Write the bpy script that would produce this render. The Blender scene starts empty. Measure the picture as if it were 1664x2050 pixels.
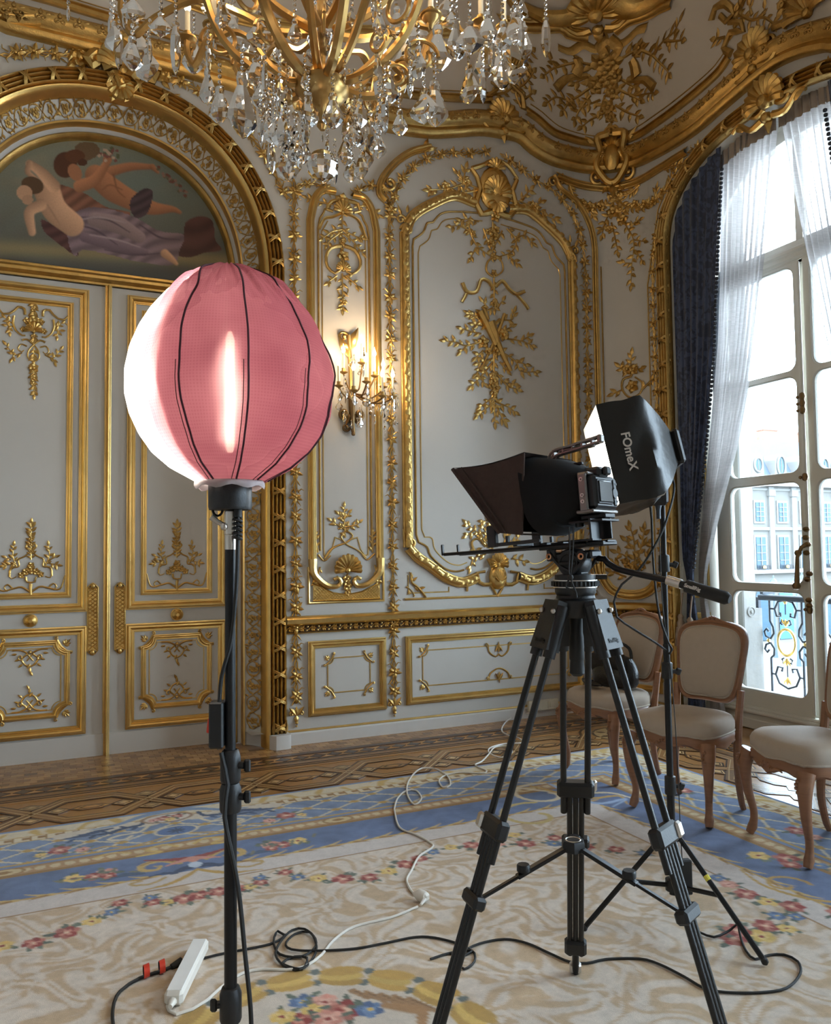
import bpy, bmesh, math, random
import numpy as np
from mathutils import Vector, Matrix

# ------------------------------------------------------------------ camera
FPX, CX, CY, CAMH = 1600.0, 832.0, 1025.0, 1.40
YAW, PIT, ROL = 0.43405, 0.05032, -0.01264
_f = np.array([math.sin(YAW)*math.cos(PIT), math.cos(YAW)*math.cos(PIT), math.sin(PIT)])
_r0 = np.array([math.cos(YAW), -math.sin(YAW), 0.0]); _u0 = np.cross(_r0, _f)
_r = _r0*math.cos(ROL)+_u0*math.sin(ROL); _u = -_r0*math.sin(ROL)+_u0*math.cos(ROL)
EYE = np.array([0, 0, CAMH])
scene = bpy.context.scene
COL = scene.collection
cam = bpy.data.cameras.new('camera'); camo = bpy.data.objects.new('camera', cam); COL.objects.link(camo)
cam.sensor_fit = 'HORIZONTAL'; cam.sensor_width = 36.0; cam.lens = 36.0*FPX/1664.0; cam.clip_end = 500; cam.clip_start = .05
camo.matrix_world = Matrix(((_r[0], _u[0], -_f[0], 0), (_r[1], _u[1], -_f[1], 0), (_r[2], _u[2], -_f[2], CAMH), (0, 0, 0, 1)))
scene.camera = camo
# ------------------------------------------------------------------ world, sun, exposure
world = bpy.data.worlds.new('world'); scene.world = world; world.use_nodes = True
wb = world.node_tree.nodes['Background']; wb.inputs[0].default_value = (0.70, 0.86, 1.0, 1); wb.inputs[1].default_value = 8.0
sun = bpy.data.lights.new('sun', 'SUN'); sun.energy = 0.9; sun.angle = math.radians(3); sun.color = (1, .95, .86)
suno = bpy.data.objects.new('sun', sun); COL.objects.link(suno)
suno.rotation_euler = Vector((-.35, -.62, .62)).to_track_quat('Z', 'Y').to_euler()
vs = scene.view_settings
vs.view_transform = 'Standard'; vs.look = 'None'; vs.exposure = 1.25; vs.gamma = 1.0; vs.use_curve_mapping = False
cy = scene.cycles
cy.use_denoising = True; cy.max_bounces = 8; cy.diffuse_bounces = 3; cy.glossy_bounces = 3; cy.transmission_bounces = 8
cy.use_adaptive_sampling = True; cy.adaptive_threshold = .055; cy.adaptive_min_samples = 16; cy.transparent_max_bounces = 8; cy.sample_clamp_indirect = 6.0; cy.caustics_reflective = False; cy.caustics_refractive = False
cy.blur_glossy = 1.0
random.seed(7); RNG = np.random.default_rng(5)

# ------------------------------------------------------------------ room dimensions (metres)
DB, XR, RC0 = 5.78, 4.75, 0.45          # back wall plane, right wall plane, corner radius
SA = XR-RC0; SB = SA+RC0*math.pi/2       # developed coordinate where the corner begins and ends
ZC, RCV = 4.95, 1.35                     # springing and radius of the coved ceiling
DOORX, DOORY = 0.40, 6.13                # middle and plane of the double door
WINY, WINX = 4.05, 5.05                  # middle and plane of the window
XL, YF = -3.9, -3.4                      # left and front walls

def ray(px, py): return _f + _r*((px-CX)/FPX) - _u*((py-CY)/FPX)
def on_y(px, py, Y): d = ray(px, py); return EYE+d*(Y/d[1])
def on_x(px, py, X): d = ray(px, py); return EYE+d*(X/d[0])
def on_z(px, py, z=0.0): d = ray(px, py); return EYE+d*((z-CAMH)/d[2])
def at(px, py, dep): return EYE+ray(px, py)*dep
def proj(V):
    V = np.asarray(V, float)-EYE; z = V@_f
    return CX+FPX*(V@_r)/z, CY-FPX*(V@_u)/z

# ------------------------------------------------------------------ developed wall surface (s along the wall, t up, n out into the room)
def S0(s, t):
    s = np.asarray(s, float); t = np.asarray(t, float)
    b = np.clip((t-ZC)/RCV, 0, math.pi/2)
    d = RCV*(1-np.cos(b)); z = np.where(t < ZC, t, ZC+RCV*np.sin(b))
    ext = np.maximum(t-ZC-RCV*math.pi/2, 0); d = d+ext
    rho = RC0+0.9*d
    xe = XR-d-rho; ye = DB-d-rho
    a = np.clip((s-SA)/RC0, 0, math.pi/2)
    x = np.where(s <= SA, np.where(s > 0, s*xe/SA, s), np.where(s < SB, xe+rho*np.sin(a), XR-d))
    K = 3.0
    y = np.where(s <= SA, DB-d, np.where(s < SB, ye+rho*np.cos(a), ye-(s-SB)*(ye+K)/(DB-RC0+K)))
    return np.stack([x, y, z], -1)
def S(V):
    V = np.asarray(V, float); s, t, n = V[..., 0], V[..., 1], V[..., 2]
    h = 1e-4; p = S0(s, t); es = (S0(s+h, t)-S0(s-h, t)); et = (S0(s, t+h)-S0(s, t-h))
    nn = np.cross(es, et); nn /= np.linalg.norm(nn, axis=-1, keepdims=True)+1e-12
    return p+nn*n[..., None]
def frame(s, t, n=0.0, rot=0.0, scale=1.0):
    h = 1e-3; p = S(np.array([s, t, n])); es = S0(s+h, t)-S0(s-h, t); es /= np.linalg.norm(es)
    et = S0(s, t+h)-S0(s, t-h); nn = np.cross(es, et); nn /= np.linalg.norm(nn); et = np.cross(nn, es)
    c, si = math.cos(rot), math.sin(rot); a = (es*c+et*si)*scale; b = (et*c-es*si)*scale; nn = nn*scale
    return Matrix(((a[0], b[0], nn[0], p[0]), (a[1], b[1], nn[1], p[1]), (a[2], b[2], nn[2], p[2]), (0, 0, 0, 1)))
_gs, _gt = np.meshgrid(np.linspace(-.7, 8.0, 190), np.linspace(0, 7.0, 150)); _gp = proj(S0(_gs, _gt)); _gd = S0(_gs, _gt)@_f
_gs, _gt, _gx, _gy = _gs[_gd > .5], _gt[_gd > .5], _gp[0][_gd > .5], _gp[1][_gd > .5]
def W(px, py):
    """point of the developed wall seen at a measured image position"""
    i = np.argmin((_gx-px)**2+(_gy-py)**2); s, t = _gs[i], _gt[i]
    for _ in range(6):
        q = np.array(proj(S0(s, t))); e = np.array([px, py])-q; h = 1e-4
        J = np.stack([(np.array(proj(S0(s+h, t)))-q)/h, (np.array(proj(S0(s, t+h)))-q)/h], 1)
        try: ds = np.linalg.solve(J, e)
        except np.linalg.LinAlgError: break
        ds = np.clip(ds, -.3, .3); s += ds[0]; t += ds[1]
        if abs(ds).max() < 1e-4: break
    return (float(s), float(t))
def WL(pts): return [W(*p) for p in pts]
def DW(px, py):
    p = on_y(px, py, DOORY); return (float(p[0]), float(p[2]))
def Sdoor(V): V = np.asarray(V, float); return np.stack([V[..., 0], DOORY-V[..., 2], V[..., 1]], -1)

# ------------------------------------------------------------------ object helpers
def link(o): COL.objects.link(o); return o
def tag(o, label=None, cat=None, group=None, kind=None):
    if label: o['label'] = label
    if cat: o['category'] = cat
    if group: o['group'] = group
    if kind: o['kind'] = kind
    return o
def empty(name, loc=(0, 0, 0), rz=0.0, **k):
    o = bpy.data.objects.new(name, None); o.location = loc; o.rotation_euler = (0, 0, rz); o.empty_display_size = .1
    link(o); return tag(o, **k)
def inst(name, mesh, parent=None, mw=None, **k):
    o = bpy.data.objects.new(name, mesh); link(o)
    if parent: o.parent = parent
    if mw is not None: o.matrix_local = mw
    return tag(o, **k)

def spline(pts, step=0.02, closed=False):
    """Catmull-Rom through the points, resampled"""
    P = np.asarray(pts, float); n = len(P)
    if n < 3 and not closed:
        L = np.linalg.norm(P[-1]-P[0]); m = max(2, int(L/step)+1); return P[0]+(P[-1]-P[0])*np.linspace(0, 1, m)[:, None]
    out = []
    for i in range(n if closed else n-1):
        p1, p2 = P[i], P[(i+1) % n]
        p0 = P[i-1] if (i > 0 or closed) else 2*p1-p2
        p3 = P[(i+2) % n] if (i+2 < n or closed) else 2*p2-p1
        m = max(1, int(np.linalg.norm(p2-p1)/step)); t = (np.arange(m)/m)[:, None]
        out.append(.5*((2*p1)+(p2-p0)*t+(2*p0-5*p1+4*p2-p3)*t**2+(3*p1-p0-3*p2+p3)*t**3))
    if not closed: out.append(P[-1:])
    return np.concatenate(out)

class MB:
    """collects shapes and links them as one mesh object"""
    def __init__(self, fn=None): self.v = []; self.f = []; self.n = 0; self.fn = fn; self.mi = []
    def add(self, V, F, m=0):
        V = np.asarray(V, float).reshape(-1, 3); self.v.append(V)
        for q in F: self.f.append(tuple(i+self.n for i in q)); self.mi.append(m)
        self.n += len(V); return self
    def xf(self, V, M=None):
        V = np.asarray(V, float)
        if M is None: return V
        M = np.array(M); return V@M[:3, :3].T+M[:3, 3]
    def box(self, c, d, M=None, bev=0.0, m=0):
        x, y, z = d[0]/2, d[1]/2, d[2]/2
        if bev <= 0:
            V = [(sx*x, sy*y, sz*z) for sx in (-1, 1) for sy in (-1, 1) for sz in (-1, 1)]
            F = [(0, 1, 3, 2), (4, 6, 7, 5), (0, 4, 5, 1), (2, 3, 7, 6), (0, 2, 6, 4), (1, 5, 7, 3)]
        else:
            b = min(bev, x*.9, y*.9, z*.9); V = []; 
            for sx in (-1, 1):
                for sy in (-1, 1):
                    for sz in (-1, 1):
                        V += [(sx*x, sy*(y-b), sz*(z-b)), (sx*(x-b), sy*y, sz*(z-b)), (sx*(x-b), sy*(y-b), sz*z)]
            def I(sx, sy, sz, k): return (((sx > 0)*4+(sy > 0)*2+(sz > 0))*3+k)
            F = []
            for s_ in (-1, 1):
                F.append([I(s_, a, b_, 0) for a, b_ in ((-1, -1), (1, -1), (1, 1), (-1, 1))][::s_])
                F.append([I(a, s_, b_, 1) for a, b_ in ((-1, -1), (1, -1), (1, 1), (-1, 1))][::-s_])
                F.append([I(a, b_, s_, 2) for a, b_ in ((-1, -1), (1, -1), (1, 1), (-1, 1))][::s_])
            for a in (-1, 1):
                for b_ in (-1, 1):
                    F.append([I(a, b_, -1, 0), I(a, b_, 1, 0), I(a, b_, 1, 1), I(a, b_, -1, 1)][::a*b_])
                    F.append([I(a, -1, b_, 0), I(a, -1, b_, 2), I(a, 1, b_, 2), I(a, 1, b_, 0)][::a*b_])
                    F.append([I(-1, a, b_, 1), I(1, a, b_, 1), I(1, a, b_, 2), I(-1, a, b_, 2)][::a*b_])
                    for c_ in (-1, 1):
                        F.append([I(a, b_, c_, 0), I(a, b_, c_, 1), I(a, b_, c_, 2)][::a*b_*c_])
        V = self.xf(np.array(V), M)+np.asarray(c, float) if M is None else self.xf(np.array(V)+np.asarray(c, float), M)
        return self.add(V, F, m)
    def tube(self, P, R, n=8, cap=True, closed=False, flat=1.0, up=None, m=0):
        P = np.asarray(P, float); k = len(P); R = np.full(k, R) if np.isscalar(R) else np.asarray(R, float)
        if len(R) != k: R = np.interp(np.linspace(0, 1, k), np.linspace(0, 1, len(R)), R)
        T = np.gradient(P, axis=0) if not closed else (np.roll(P, -1, 0)-np.roll(P, 1, 0))
        T /= np.linalg.norm(T, axis=1, keepdims=True)+1e-12
        a = np.array(up if up is not None else ((0, 0, 1) if abs(T[0][2]) < .9 else (1, 0, 0)), float)
        A = []
        for i in range(k):
            a = a-T[i]*(a@T[i]); l = np.linalg.norm(a)
            if l < 1e-6: a = np.cross(T[i], (0.3, .5, .8)); l = np.linalg.norm(a)
            a = a/l; A.append(a)
        A = np.array(A); B = np.cross(T, A)
        an = np.arange(n)*2*math.pi/n
        V = P[:, None, :]+R[:, None, None]*(A[:, None, :]*np.cos(an)[None, :, None]*flat+B[:, None, :]*np.sin(an)[None, :, None])
        F = [(i*n+j, i*n+(j+1) % n, ((i+1) % k)*n+(j+1) % n, ((i+1) % k)*n+j) for i in range(k if closed else k-1) for j in range(n)]
        if cap and not closed: F += [tuple(range(n))[::-1], tuple(range((k-1)*n, k*n))]
        return self.add(V.reshape(-1, 3), F, m)
    def lathe(self, prof, n=16, M=None, ang=2*math.pi, m=0):
        prof = np.asarray(prof, float); k = len(prof); full = abs(ang-2*math.pi) < 1e-6; nn = n if full else n+1
        an = np.arange(nn)*ang/n
        V = np.stack([prof[:, 0, None]*np.cos(an), prof[:, 0, None]*np.sin(an), np.repeat(prof[:, 1, None], nn, 1)], -1).reshape(-1, 3)
        F = [(i*nn+j, i*nn+(j+1) % nn, (i+1)*nn+(j+1) % nn, (i+1)*nn+j) for i in range(k-1) for j in range(n)]
        return self.add(self.xf(V, M), F, m)
    def ball(self, c, r, n=8, M=None, sc=(1, 1, 1), m=0):
        a = np.linspace(-math.pi/2, math.pi/2, max(4, n//2+1)); V = []
        pr = [(max(math.cos(x), 1e-4)*r, math.sin(x)*r) for x in a]
        Mt = Matrix.Translation(Vector(c))@Matrix.Diagonal((sc[0], sc[1], sc[2], 1))
        return self.lathe(pr, n, (M@Mt) if M is not None else Mt, m=m)
    def cyl(self, a, b, r, n=12, r2=None, m=0):
        return self.tube(np.array([a, b], float), [r, r if r2 is None else r2], n, m=m)
    def sweep(self, path, prof, closed=False, cap=True, m=0):
        """profile (w across, h out) swept along a 2D path, as (s,t,n) verts"""
        P = np.asarray(path, float); k = len(P)
        if closed: d0 = P-np.roll(P, 1, 0); d1 = np.roll(P, -1, 0)-P
        else: d = np.diff(P, axis=0); d0 = np.concatenate([d[:1], d]); d1 = np.concatenate([d, d[-1:]])
        d0 = d0/(np.linalg.norm(d0, axis=1, keepdims=True)+1e-12); d1 = d1/(np.linalg.norm(d1, axis=1, keepdims=True)+1e-12)
        n0 = np.stack([-d0[:, 1], d0[:, 0]], 1); n1 = np.stack([-d1[:, 1], d1[:, 0]], 1)
        nm = n0+n1; nm /= np.linalg.norm(nm, axis=1, keepdims=True)+1e-12
        nm = nm/np.maximum((nm*n0).sum(1, keepdims=True), .35)
        pr = np.asarray(prof, float); q = len(pr)
        V = np.concatenate([P[:, None, :]+nm[:, None, :]*pr[None, :, 0, None], np.repeat(pr[None, :, 1, None], k, 0)], -1).reshape(-1, 3)
        F = [(i*q+j, i*q+j+1, ((i+1) % k)*q+j+1, ((i+1) % k)*q+j) for i in range(k if closed else k-1) for j in range(q-1)]
        F = [f[::-1] for f in F]
        return self.add(V, F, m)
    def quadgrid(self, G, m=0, flip=False):
        G = np.asarray(G, float); a, b = G.shape[:2]
        F = [(i*b+j, i*b+j+1, (i+1)*b+j+1, (i+1)*b+j) for i in range(a-1) for j in range(b-1)]
        if flip: F = [f[::-1] for f in F]
        return self.add(G.reshape(-1, 3), F, m)
    def mesh(self, name, mats, smooth=True):
        V = np.concatenate(self.v) if self.v else np.zeros((0, 3))
        if self.fn is not None: V = self.fn(V)
        me = bpy.data.meshes.new(name); me.from_pydata(V.tolist(), [], self.f)
        if not isinstance(mats, (list, tuple)): mats = [mats]
        for mm in mats: me.materials.append(mm)
        if len(mats) > 1: me.polygons.foreach_set('material_index', self.mi)
        if smooth:
            me.polygons.foreach_set('use_smooth', [True]*len(me.polygons))
            if smooth != 'all':
                try: me.set_sharp_from_angle(angle=math.radians(42))
                except Exception: pass
        me.update(); return me
    def build(self, name, mats, parent=None, smooth=True, **k):
        return inst(name, self.mesh(name, mats, smooth), parent, **k)
def copy_tree(o, parent=None):
    c = o.copy(); COL.objects.link(c); c.parent = parent
    for ch in list(o.children): copy_tree(ch, c)
    return c

# ------------------------------------------------------------------ materials
def lin(h):
    if isinstance(h, str):
        h = h.lstrip('#'); c = [int(h[i:i+2], 16)/255 for i in (0, 2, 4)]
        return tuple(x/12.92 if x <= .04045 else ((x+.055)/1.055)**2.4 for x in c)
    return tuple(h)
def mat(name, col, rough=.5, metal=0.0, var=.12, scale=12.0, bump=0.0, bscale=60.0, stretch=None, spec=.5, **kw):
    m = bpy.data.materials.new(name); m.use_nodes = True; nt = m.node_tree; N = nt.nodes; L = nt.links
    b = N['Principled BSDF']; c = lin(col)
    b.inputs['Roughness'].default_value = rough; b.inputs['Metallic'].default_value = metal
    b.inputs['Specular IOR Level'].default_value = spec
    tc = N.new('ShaderNodeTexCoord'); vec = tc.outputs['Object']
    if stretch:
        mp = N.new('ShaderNodeMapping'); mp.inputs['Scale'].default_value = stretch; L.new(vec, mp.inputs[0]); vec = mp.outputs[0]
    nz = N.new('ShaderNodeTexNoise'); nz.inputs['Scale'].default_value = scale; nz.inputs['Detail'].default_value = 4; L.new(vec, nz.inputs['Vector'])
    mx = N.new('ShaderNodeMix'); mx.data_type = 'RGBA'; L.new(nz.outputs[0], mx.inputs[0])
    mx.inputs[6].default_value = (*[x*(1-var) for x in c], 1); mx.inputs[7].default_value = (*[min(1, x*(1+var)) for x in c], 1)
    L.new(mx.outputs[2], b.inputs['Base Color'])
    if bump:
        n2 = N.new('ShaderNodeTexNoise'); n2.inputs['Scale'].default_value = bscale; L.new(vec, n2.inputs['Vector'])
        bp = N.new('ShaderNodeBump'); bp.inputs['Strength'].default_value = bump; bp.inputs['Distance'].default_value = .01
        L.new(n2.outputs[0], bp.inputs['Height']); L.new(bp.outputs[0], b.inputs['Normal'])
    for k, v in kw.items(): b.inputs[k.replace('_', ' ')].default_value = v
    return m
def emat(name, col, strength):
    m = bpy.data.materials.new(name); m.use_nodes = True; N = m.node_tree.nodes; b = N['Principled BSDF']
    b.inputs['Base Color'].default_value = (.8, .8, .8, 1)
    b.inputs['Emission Color'].default_value = (*lin(col), 1); b.inputs['Emission Strength'].default_value = strength; return m
M = {}
M['wall'] = mat('wall_paint', (.60, .56, .505), .55, var=.04, scale=3, bump=.04, bscale=25)
M['ceil'] = mat('ceiling_paint', (.62, .54, .45), .6, var=.05, scale=2)
M['door'] = mat('door_paint', (.60, .56, .505), .45, var=.03, scale=4, bump=.03, bscale=30)
M['base'] = mat('baseboard_paint', (.66, .62, .57), .5, var=.06, scale=9)
M['gold'] = mat('gilding', (.60, .385, .125), .36, .92, var=.38, scale=14, bump=.18, bscale=90)
M['gold_b'] = mat('gilding_bright', (.76, .51, .18), .30, .95, var=.22, scale=10, bump=.08, bscale=60)
M['gold_d'] = mat('gilding_antique', (.46, .285, .09), .44, .9, var=.4, scale=22, bump=.25, bscale=120)
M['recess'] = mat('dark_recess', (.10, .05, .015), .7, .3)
M['brass'] = mat('bronze_brass', (.46, .285, .10), .33, .95, var=.15, scale=8)
M['bronze'] = mat('dark_bronze', (.20, .12, .05), .42, .85, var=.3, scale=15)
# ------------------------------------------------------------------ ornament library
def zc(ox, oy, sc, pts): return [(ox+x/sc, oy+y/sc) for x, y in pts]
class Orn(MB):
    """carved relief in wall coordinates (s,t,n)"""
    def leaf(self, p, ang, L, w=None, h=None, n0=.004, curl=.0):
        w = w or L*.50; h = h or L*.22; c, s = math.cos(ang), math.sin(ang)
        us = (0, .28, .62, 1.0); ws = (.08, .5, .40, 0.0); nb = (.2, .55, .8, .45+curl)
        V = []
        for u, ww, nn in zip(us, ws, nb):
            for k in (-1, 0, 1):
                x, y = u*L, k*ww*w; n = n0+(nn*h if k == 0 else nn*h*.35)
                V.append((p[0]+x*c-y*s, p[1]+x*s+y*c, n))
        F = []
        for i in range(3):
            for j in range(2):
                a = i*3+j; F.append((a, a+3, a+4, a+1))
        return self.add(V, F)
    def flower(self, p, r, k=5, ang=0.3, h=None, n0=.006):
        h = h or r*.5
        for i in range(k):
            a = ang+i*2*math.pi/k; self.leaf((p[0]+math.cos(a)*r*.15, p[1]+math.sin(a)*r*.15), a, r*.95, r*.95, h, n0)
        self.ball((p[0], p[1], n0+h*.6), r*.32, 6); return self
    def stem(self, pts, r, r2=None, n=5, step=None, n0=None):
        P = spline(pts, step or max(.012, r*2)); k = len(P); rr = np.linspace(r, r if r2 is None else r2, k)
        n0 = r*.55 if n0 is None else n0
        self.tube(np.column_stack([P, np.full(k, n0)]), rr, n, up=(0, 0, 1)); return P
    def spray(self, pts, r, lf, gap=None, tip=True, both=False, jit=.25):
        P = self.stem(pts, r, r*.5); d = np.r_[0, np.cumsum(np.linalg.norm(np.diff(P, axis=0), axis=1))]
        gap = gap or lf*.55; q = gap*.5; side = 1
        while q < d[-1]:
            i = min(np.searchsorted(d, q), len(P)-2); t = P[i+1]-P[i]; a = math.atan2(t[1], t[0])
            for sd in ((1, -1) if both else (side,)):
                self.leaf(P[i], a+sd*(.85+random.uniform(-jit, jit)), lf*random.uniform(.8, 1.15))
            side = -side; q += gap
        if tip: t = P[-1]-P[-2]; self.leaf(P[-1], math.atan2(t[1], t[0]), lf*1.05)
        return P
    def scroll(self, p, ang, r, turns=1.2, dirn=1, w=None, n=6):
        """spiral that starts at p heading ang and curls in; dirn is +1 for left"""
        w = w or r*.22; k = int(14*turns)+4; c = np.array(p)+r*np.array([-math.sin(ang), math.cos(ang)])*dirn
        th = np.linspace(0, turns*2*math.pi, k); rr = r*(1-.80*th/(th[-1]))
        a0 = ang-dirn*math.pi/2
        P = np.column_stack([c[0]+rr*np.cos(a0+dirn*th), c[1]+rr*np.sin(a0+dirn*th), np.linspace(w*.5, w*1.1, k)])
        self.tube(P, np.linspace(w*.55, w*.3, k), n, up=(0, 0, 1)); self.ball(tuple(P[-1]), w*.7, 6); return self
    def shell(self, p, ang, r, ribs=9, spread=2.2, h=None):
        h = h or r*.3
        for i in range(ribs):
            a = ang+(i/(ribs-1)-.5)*spread*1.35; L = r*(1.0-.12*abs(i/(ribs-1)-.5)*2)
            q = [(p[0]+math.cos(a)*L*t, p[1]+math.sin(a)*L*t, .006+h*(.9*math.sin(t*2.4)+.15)) for t in (.1, .4, .7, .92, 1.0)]
            self.tube(q, np.array([.05, .11, .15, .16, .08])*r, 5, up=(0, 0, 1))
        self.ball((p[0], p[1], h*.5), r*.2, 8); return self
    def ribbon(self, pts, w, step=.02):
        P = spline(pts, step); k = len(P)
        wv = np.sin(np.arange(k)*.9)*.2*w
        self.sweep(P, [(-w/2, .003), (-w*.45, w*.5), (-w*.1, w*.35), (w*.1, w*.35), (w*.45, w*.5), (w/2, .003)]); return self
def Pframe(w, h):
    return [(a*w, b*h) for a, b in ((-.5, 0), (-.5, .38), (-.38, .42), (-.34, .70), (-.22, .95), (-.05, 1.0), (.10, .85), (.18, .55), (.22, .40), (.36, .42), (.40, .22), (.5, .22), (.5, 0))]
def Pround(w, h, k=6): return [(math.cos(math.pi-i*math.pi/k)*w/2, math.sin(i*math.pi/k)*h) for i in range(k+1)]
def Preed(w, h, reeds=4, n0=0.0):
    out = [(-w/2, 0), (-w/2, n0+h*.3)]; q = w/reeds
    for i in range(reeds):
        for j in range(5):
            a = math.pi-j*math.pi/4; out.append((-w/2+q*(i+.5)+math.cos(a)*q*.46, n0+h*.3+math.sin(a)*h*.7))
    return out+[(w/2, n0+h*.3), (w/2, 0)]
def rect(x0, z0, x1, z1): return [(x0, z0), (x1, z0), (x1, z1), (x0, z1)]
def mould(name, path, prof, mtl, parent, closed=False, fn=S, smooth=True, **k):
    m = MB(fn); m.sweep(path, prof, closed); return m.build(name, mtl, parent, smooth, **k)
def notched(x0, z0, x1, z1, r, k=5):
    """rectangle with concave quarter-round corners"""
    P = []
    for cx, cz, a0 in ((x0, z0, math.pi/2), (x1, z0, math.pi), (x1, z1, 1.5*math.pi), (x0, z1, 0)):
        for i in range(k+1):
            a = a0-i*(math.pi/2)/k; P.append((cx+r*math.cos(a), cz+r*math.sin(a)))
    return P

# ------------------------------------------------------------------ shared leaf cluster of the gilded vines
def cluster_mesh(seed):
    random.seed(seed); o = Orn()
    for i in range(5):
        a = -math.pi/2+(i-2)*.95+random.uniform(-.15, .15)+(math.pi if i in (0, 4) and False else 0)
        o.leaf((0, .01), a+math.pi*(0 if i != 2 else 1), .052*random.uniform(.85, 1.15), .028, .018, .006)
    for s_ in (-1, 1):
        o.leaf((.012*s_, .0), math.pi/2+s_*.5, .05, .02, .014, .005)
        P = [(.01*s_, -.03, .008), (.03*s_, -.055, .012), (.05*s_, -.05, .012)]
        o.tube(np.array(P), [.005, .004, .002], 4)
    o.ball((0, .005, .02), .011, 6); o.ball((.014, .016, .015), .007, 5)
    return o.mesh('leaf_cluster', M['gold'], True)
CLUSTER = [cluster_mesh(i) for i in range(4)]
def vine(parent, path, gap=.165, size=1.0, mtl=None, tail=True, stems=True, cluster=True):
    """gilded vine: two twisting stems, long leaves, and a row of leaf clusters"""
    random.seed(len(path)*31+int(path[0][0]*100)); P = spline(path, .03)
    d = np.r_[0, np.cumsum(np.linalg.norm(np.diff(P, axis=0), axis=1))]; T = np.gradient(P, axis=0); T /= np.linalg.norm(T, axis=1, keepdims=True)
    N = np.column_stack([-T[:, 1], T[:, 0]]); o = Orn(S)
    for sg in (-1, 1):
        Q = P+N*(sg*.011*size*np.sin(d/gap*2*math.pi))[:, None]; o.tube(np.column_stack([Q, np.full(len(Q), .008)]), .0055*size, 4, up=(0, 0, 1))
    q = gap*.25
    k = 0
    while q < d[-1]:
        i = min(np.searchsorted(d, q), len(P)-2); a = math.atan2(T[i][1], T[i][0])
        for sg in (-1, 1):
            if random.random() < .8: o.leaf(P[i]+N[i]*sg*.008*size, a+sg*random.uniform(.35, .7), .06*size, .013*size, .01)
        q += gap*.5
    v = o.build('vine_stem', mtl or M['gold'], parent)
    if cluster:
        q = gap*.5; k = 0
        while q < d[-1]:
            i = min(np.searchsorted(d, q), len(P)-2); a = math.atan2(T[i][1], T[i][0])-math.pi/2
            inst('leaf_cluster', CLUSTER[k % 4], v, frame(P[i][0], P[i][1], .004, a+random.uniform(-.25, .25), size*random.uniform(.9, 1.15)))
            q += gap; k += 1
    return v
def corner_spray(o, p, sx, sy, r):
    """small rocaille spray filling a panel corner; the panel lies towards (sx,sy)"""
    a = math.atan2(sy, sx)
    o.stem([(p[0]+sx*r*1.1, p[1]-sy*r*.05), (p[0]+sx*r*.75, p[1]+sy*r*.55), (p[0]+sx*r*.1, p[1]+sy*r*1.1)], r*.13, r*.07)
    for da, l in ((.5, .6), (-.5, .6), (0, .75), (1.0, .45), (-1.0, .45)):
        o.leaf((p[0]+sx*r*.45, p[1]+sy*r*.45), a+math.pi+da, r*l, r*.26, r*.12)
    o.scroll((p[0]+sx*r*.1, p[1]+sy*r*1.1), math.atan2(sy, 0), r*.2, .9, sx*sy, r*.14)
    o.scroll((p[0]+sx*r*1.1, p[1]-sy*r*.05), math.atan2(0, sx), r*.2, .9, -sx*sy, r*.14)
def stuff_orn(name, parent, stems=(), ribbons=(), flowers=(), leaf=.05, r=.006, fn=S, mtl=None, conv=W, both=False, thick=(), scrolls=(), shells=(), label=None, mirror=None):
    """free-form gilded relief from traced stems (image positions), with separate flowers"""
    leaf *= 1.28; r *= 1.25; random.seed(len(stems)*7+len(flowers)); o = Orn(fn); cv = lambda L: [conv(*p) for p in L]
    def mm(L): return [L] if mirror is None else [L, [(2*mirror-a, b) for a, b in L]]
    for st in stems:
        for L in mm(cv(st)): o.spray(L, r, leaf, both=both)
    for rb, w in ribbons:
        for L in mm(cv(rb)): o.ribbon(L, w)
    for th, w in thick:
        for L in mm(cv(th)): o.stem(L, w, w*.6, 6)
    for sc in scrolls:
        p = conv(sc[0], sc[1]); o.scroll(p, *sc[2:])
        if mirror is not None: o.scroll((2*mirror-p[0], p[1]), math.pi-sc[2], sc[3], sc[4], -sc[5], *sc[6:])
    for sh in shells: o.shell(conv(sh[0], sh[1]), *sh[2:])
    ob = o.build(name, mtl or M['gold'], parent)
    for fx, fy, fr in flowers:
        p = conv(fx, fy)
        for q in ([p] if mirror is None else [p, (2*mirror-p[0], p[1])]):
            f = Orn(fn); f.flower(q, fr, 5, random.random()); f.build('flower', mtl or M['gold'], ob)
    return ob

# ------------------------------------------------------------------ the room shell
_arc_px = [(571, 700), (569, 560), (566, 475), (562, 425), (550, 385), (525, 338), (482, 282), (438, 237), (384, 193), (330, 166)]
_ar = [W(*p) for p in _arc_px]
ARW = 1.61-DOORX
ARCHD = [(DOORX+ARW, 0.0), (DOORX+ARW, 1.2), (DOORX+ARW, 2.4), (DOORX+ARW, 3.3)]
ARCHD_TOP = 4.77
def arch_pts(hw, spring, top, cx, p=2.25, k=22):
    """right half of a basket arch, springing to crown"""
    out = []
    for i in range(k+1):
        a = i*math.pi/2/k; out.append((cx+hw*math.cos(a)**(2/p), spring+(top-spring)*math.sin(a)**(2/p)))
    return out
def full_arch(hw, spring, top, cx, p=2.25, k=22, z0=0.0, legs=6):
    R = arch_pts(hw, spring, top, cx, p, k); L = [(2*cx-x, z) for x, z in R[::-1]][1:]
    zs = np.linspace(z0, spring, legs, endpoint=False)
    return [(cx+hw, z) for z in zs]+R+L+[(cx-hw, z) for z in zs[::-1]]
DSPR, DTOP = 3.42, 4.745
wall_back = MB()
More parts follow.
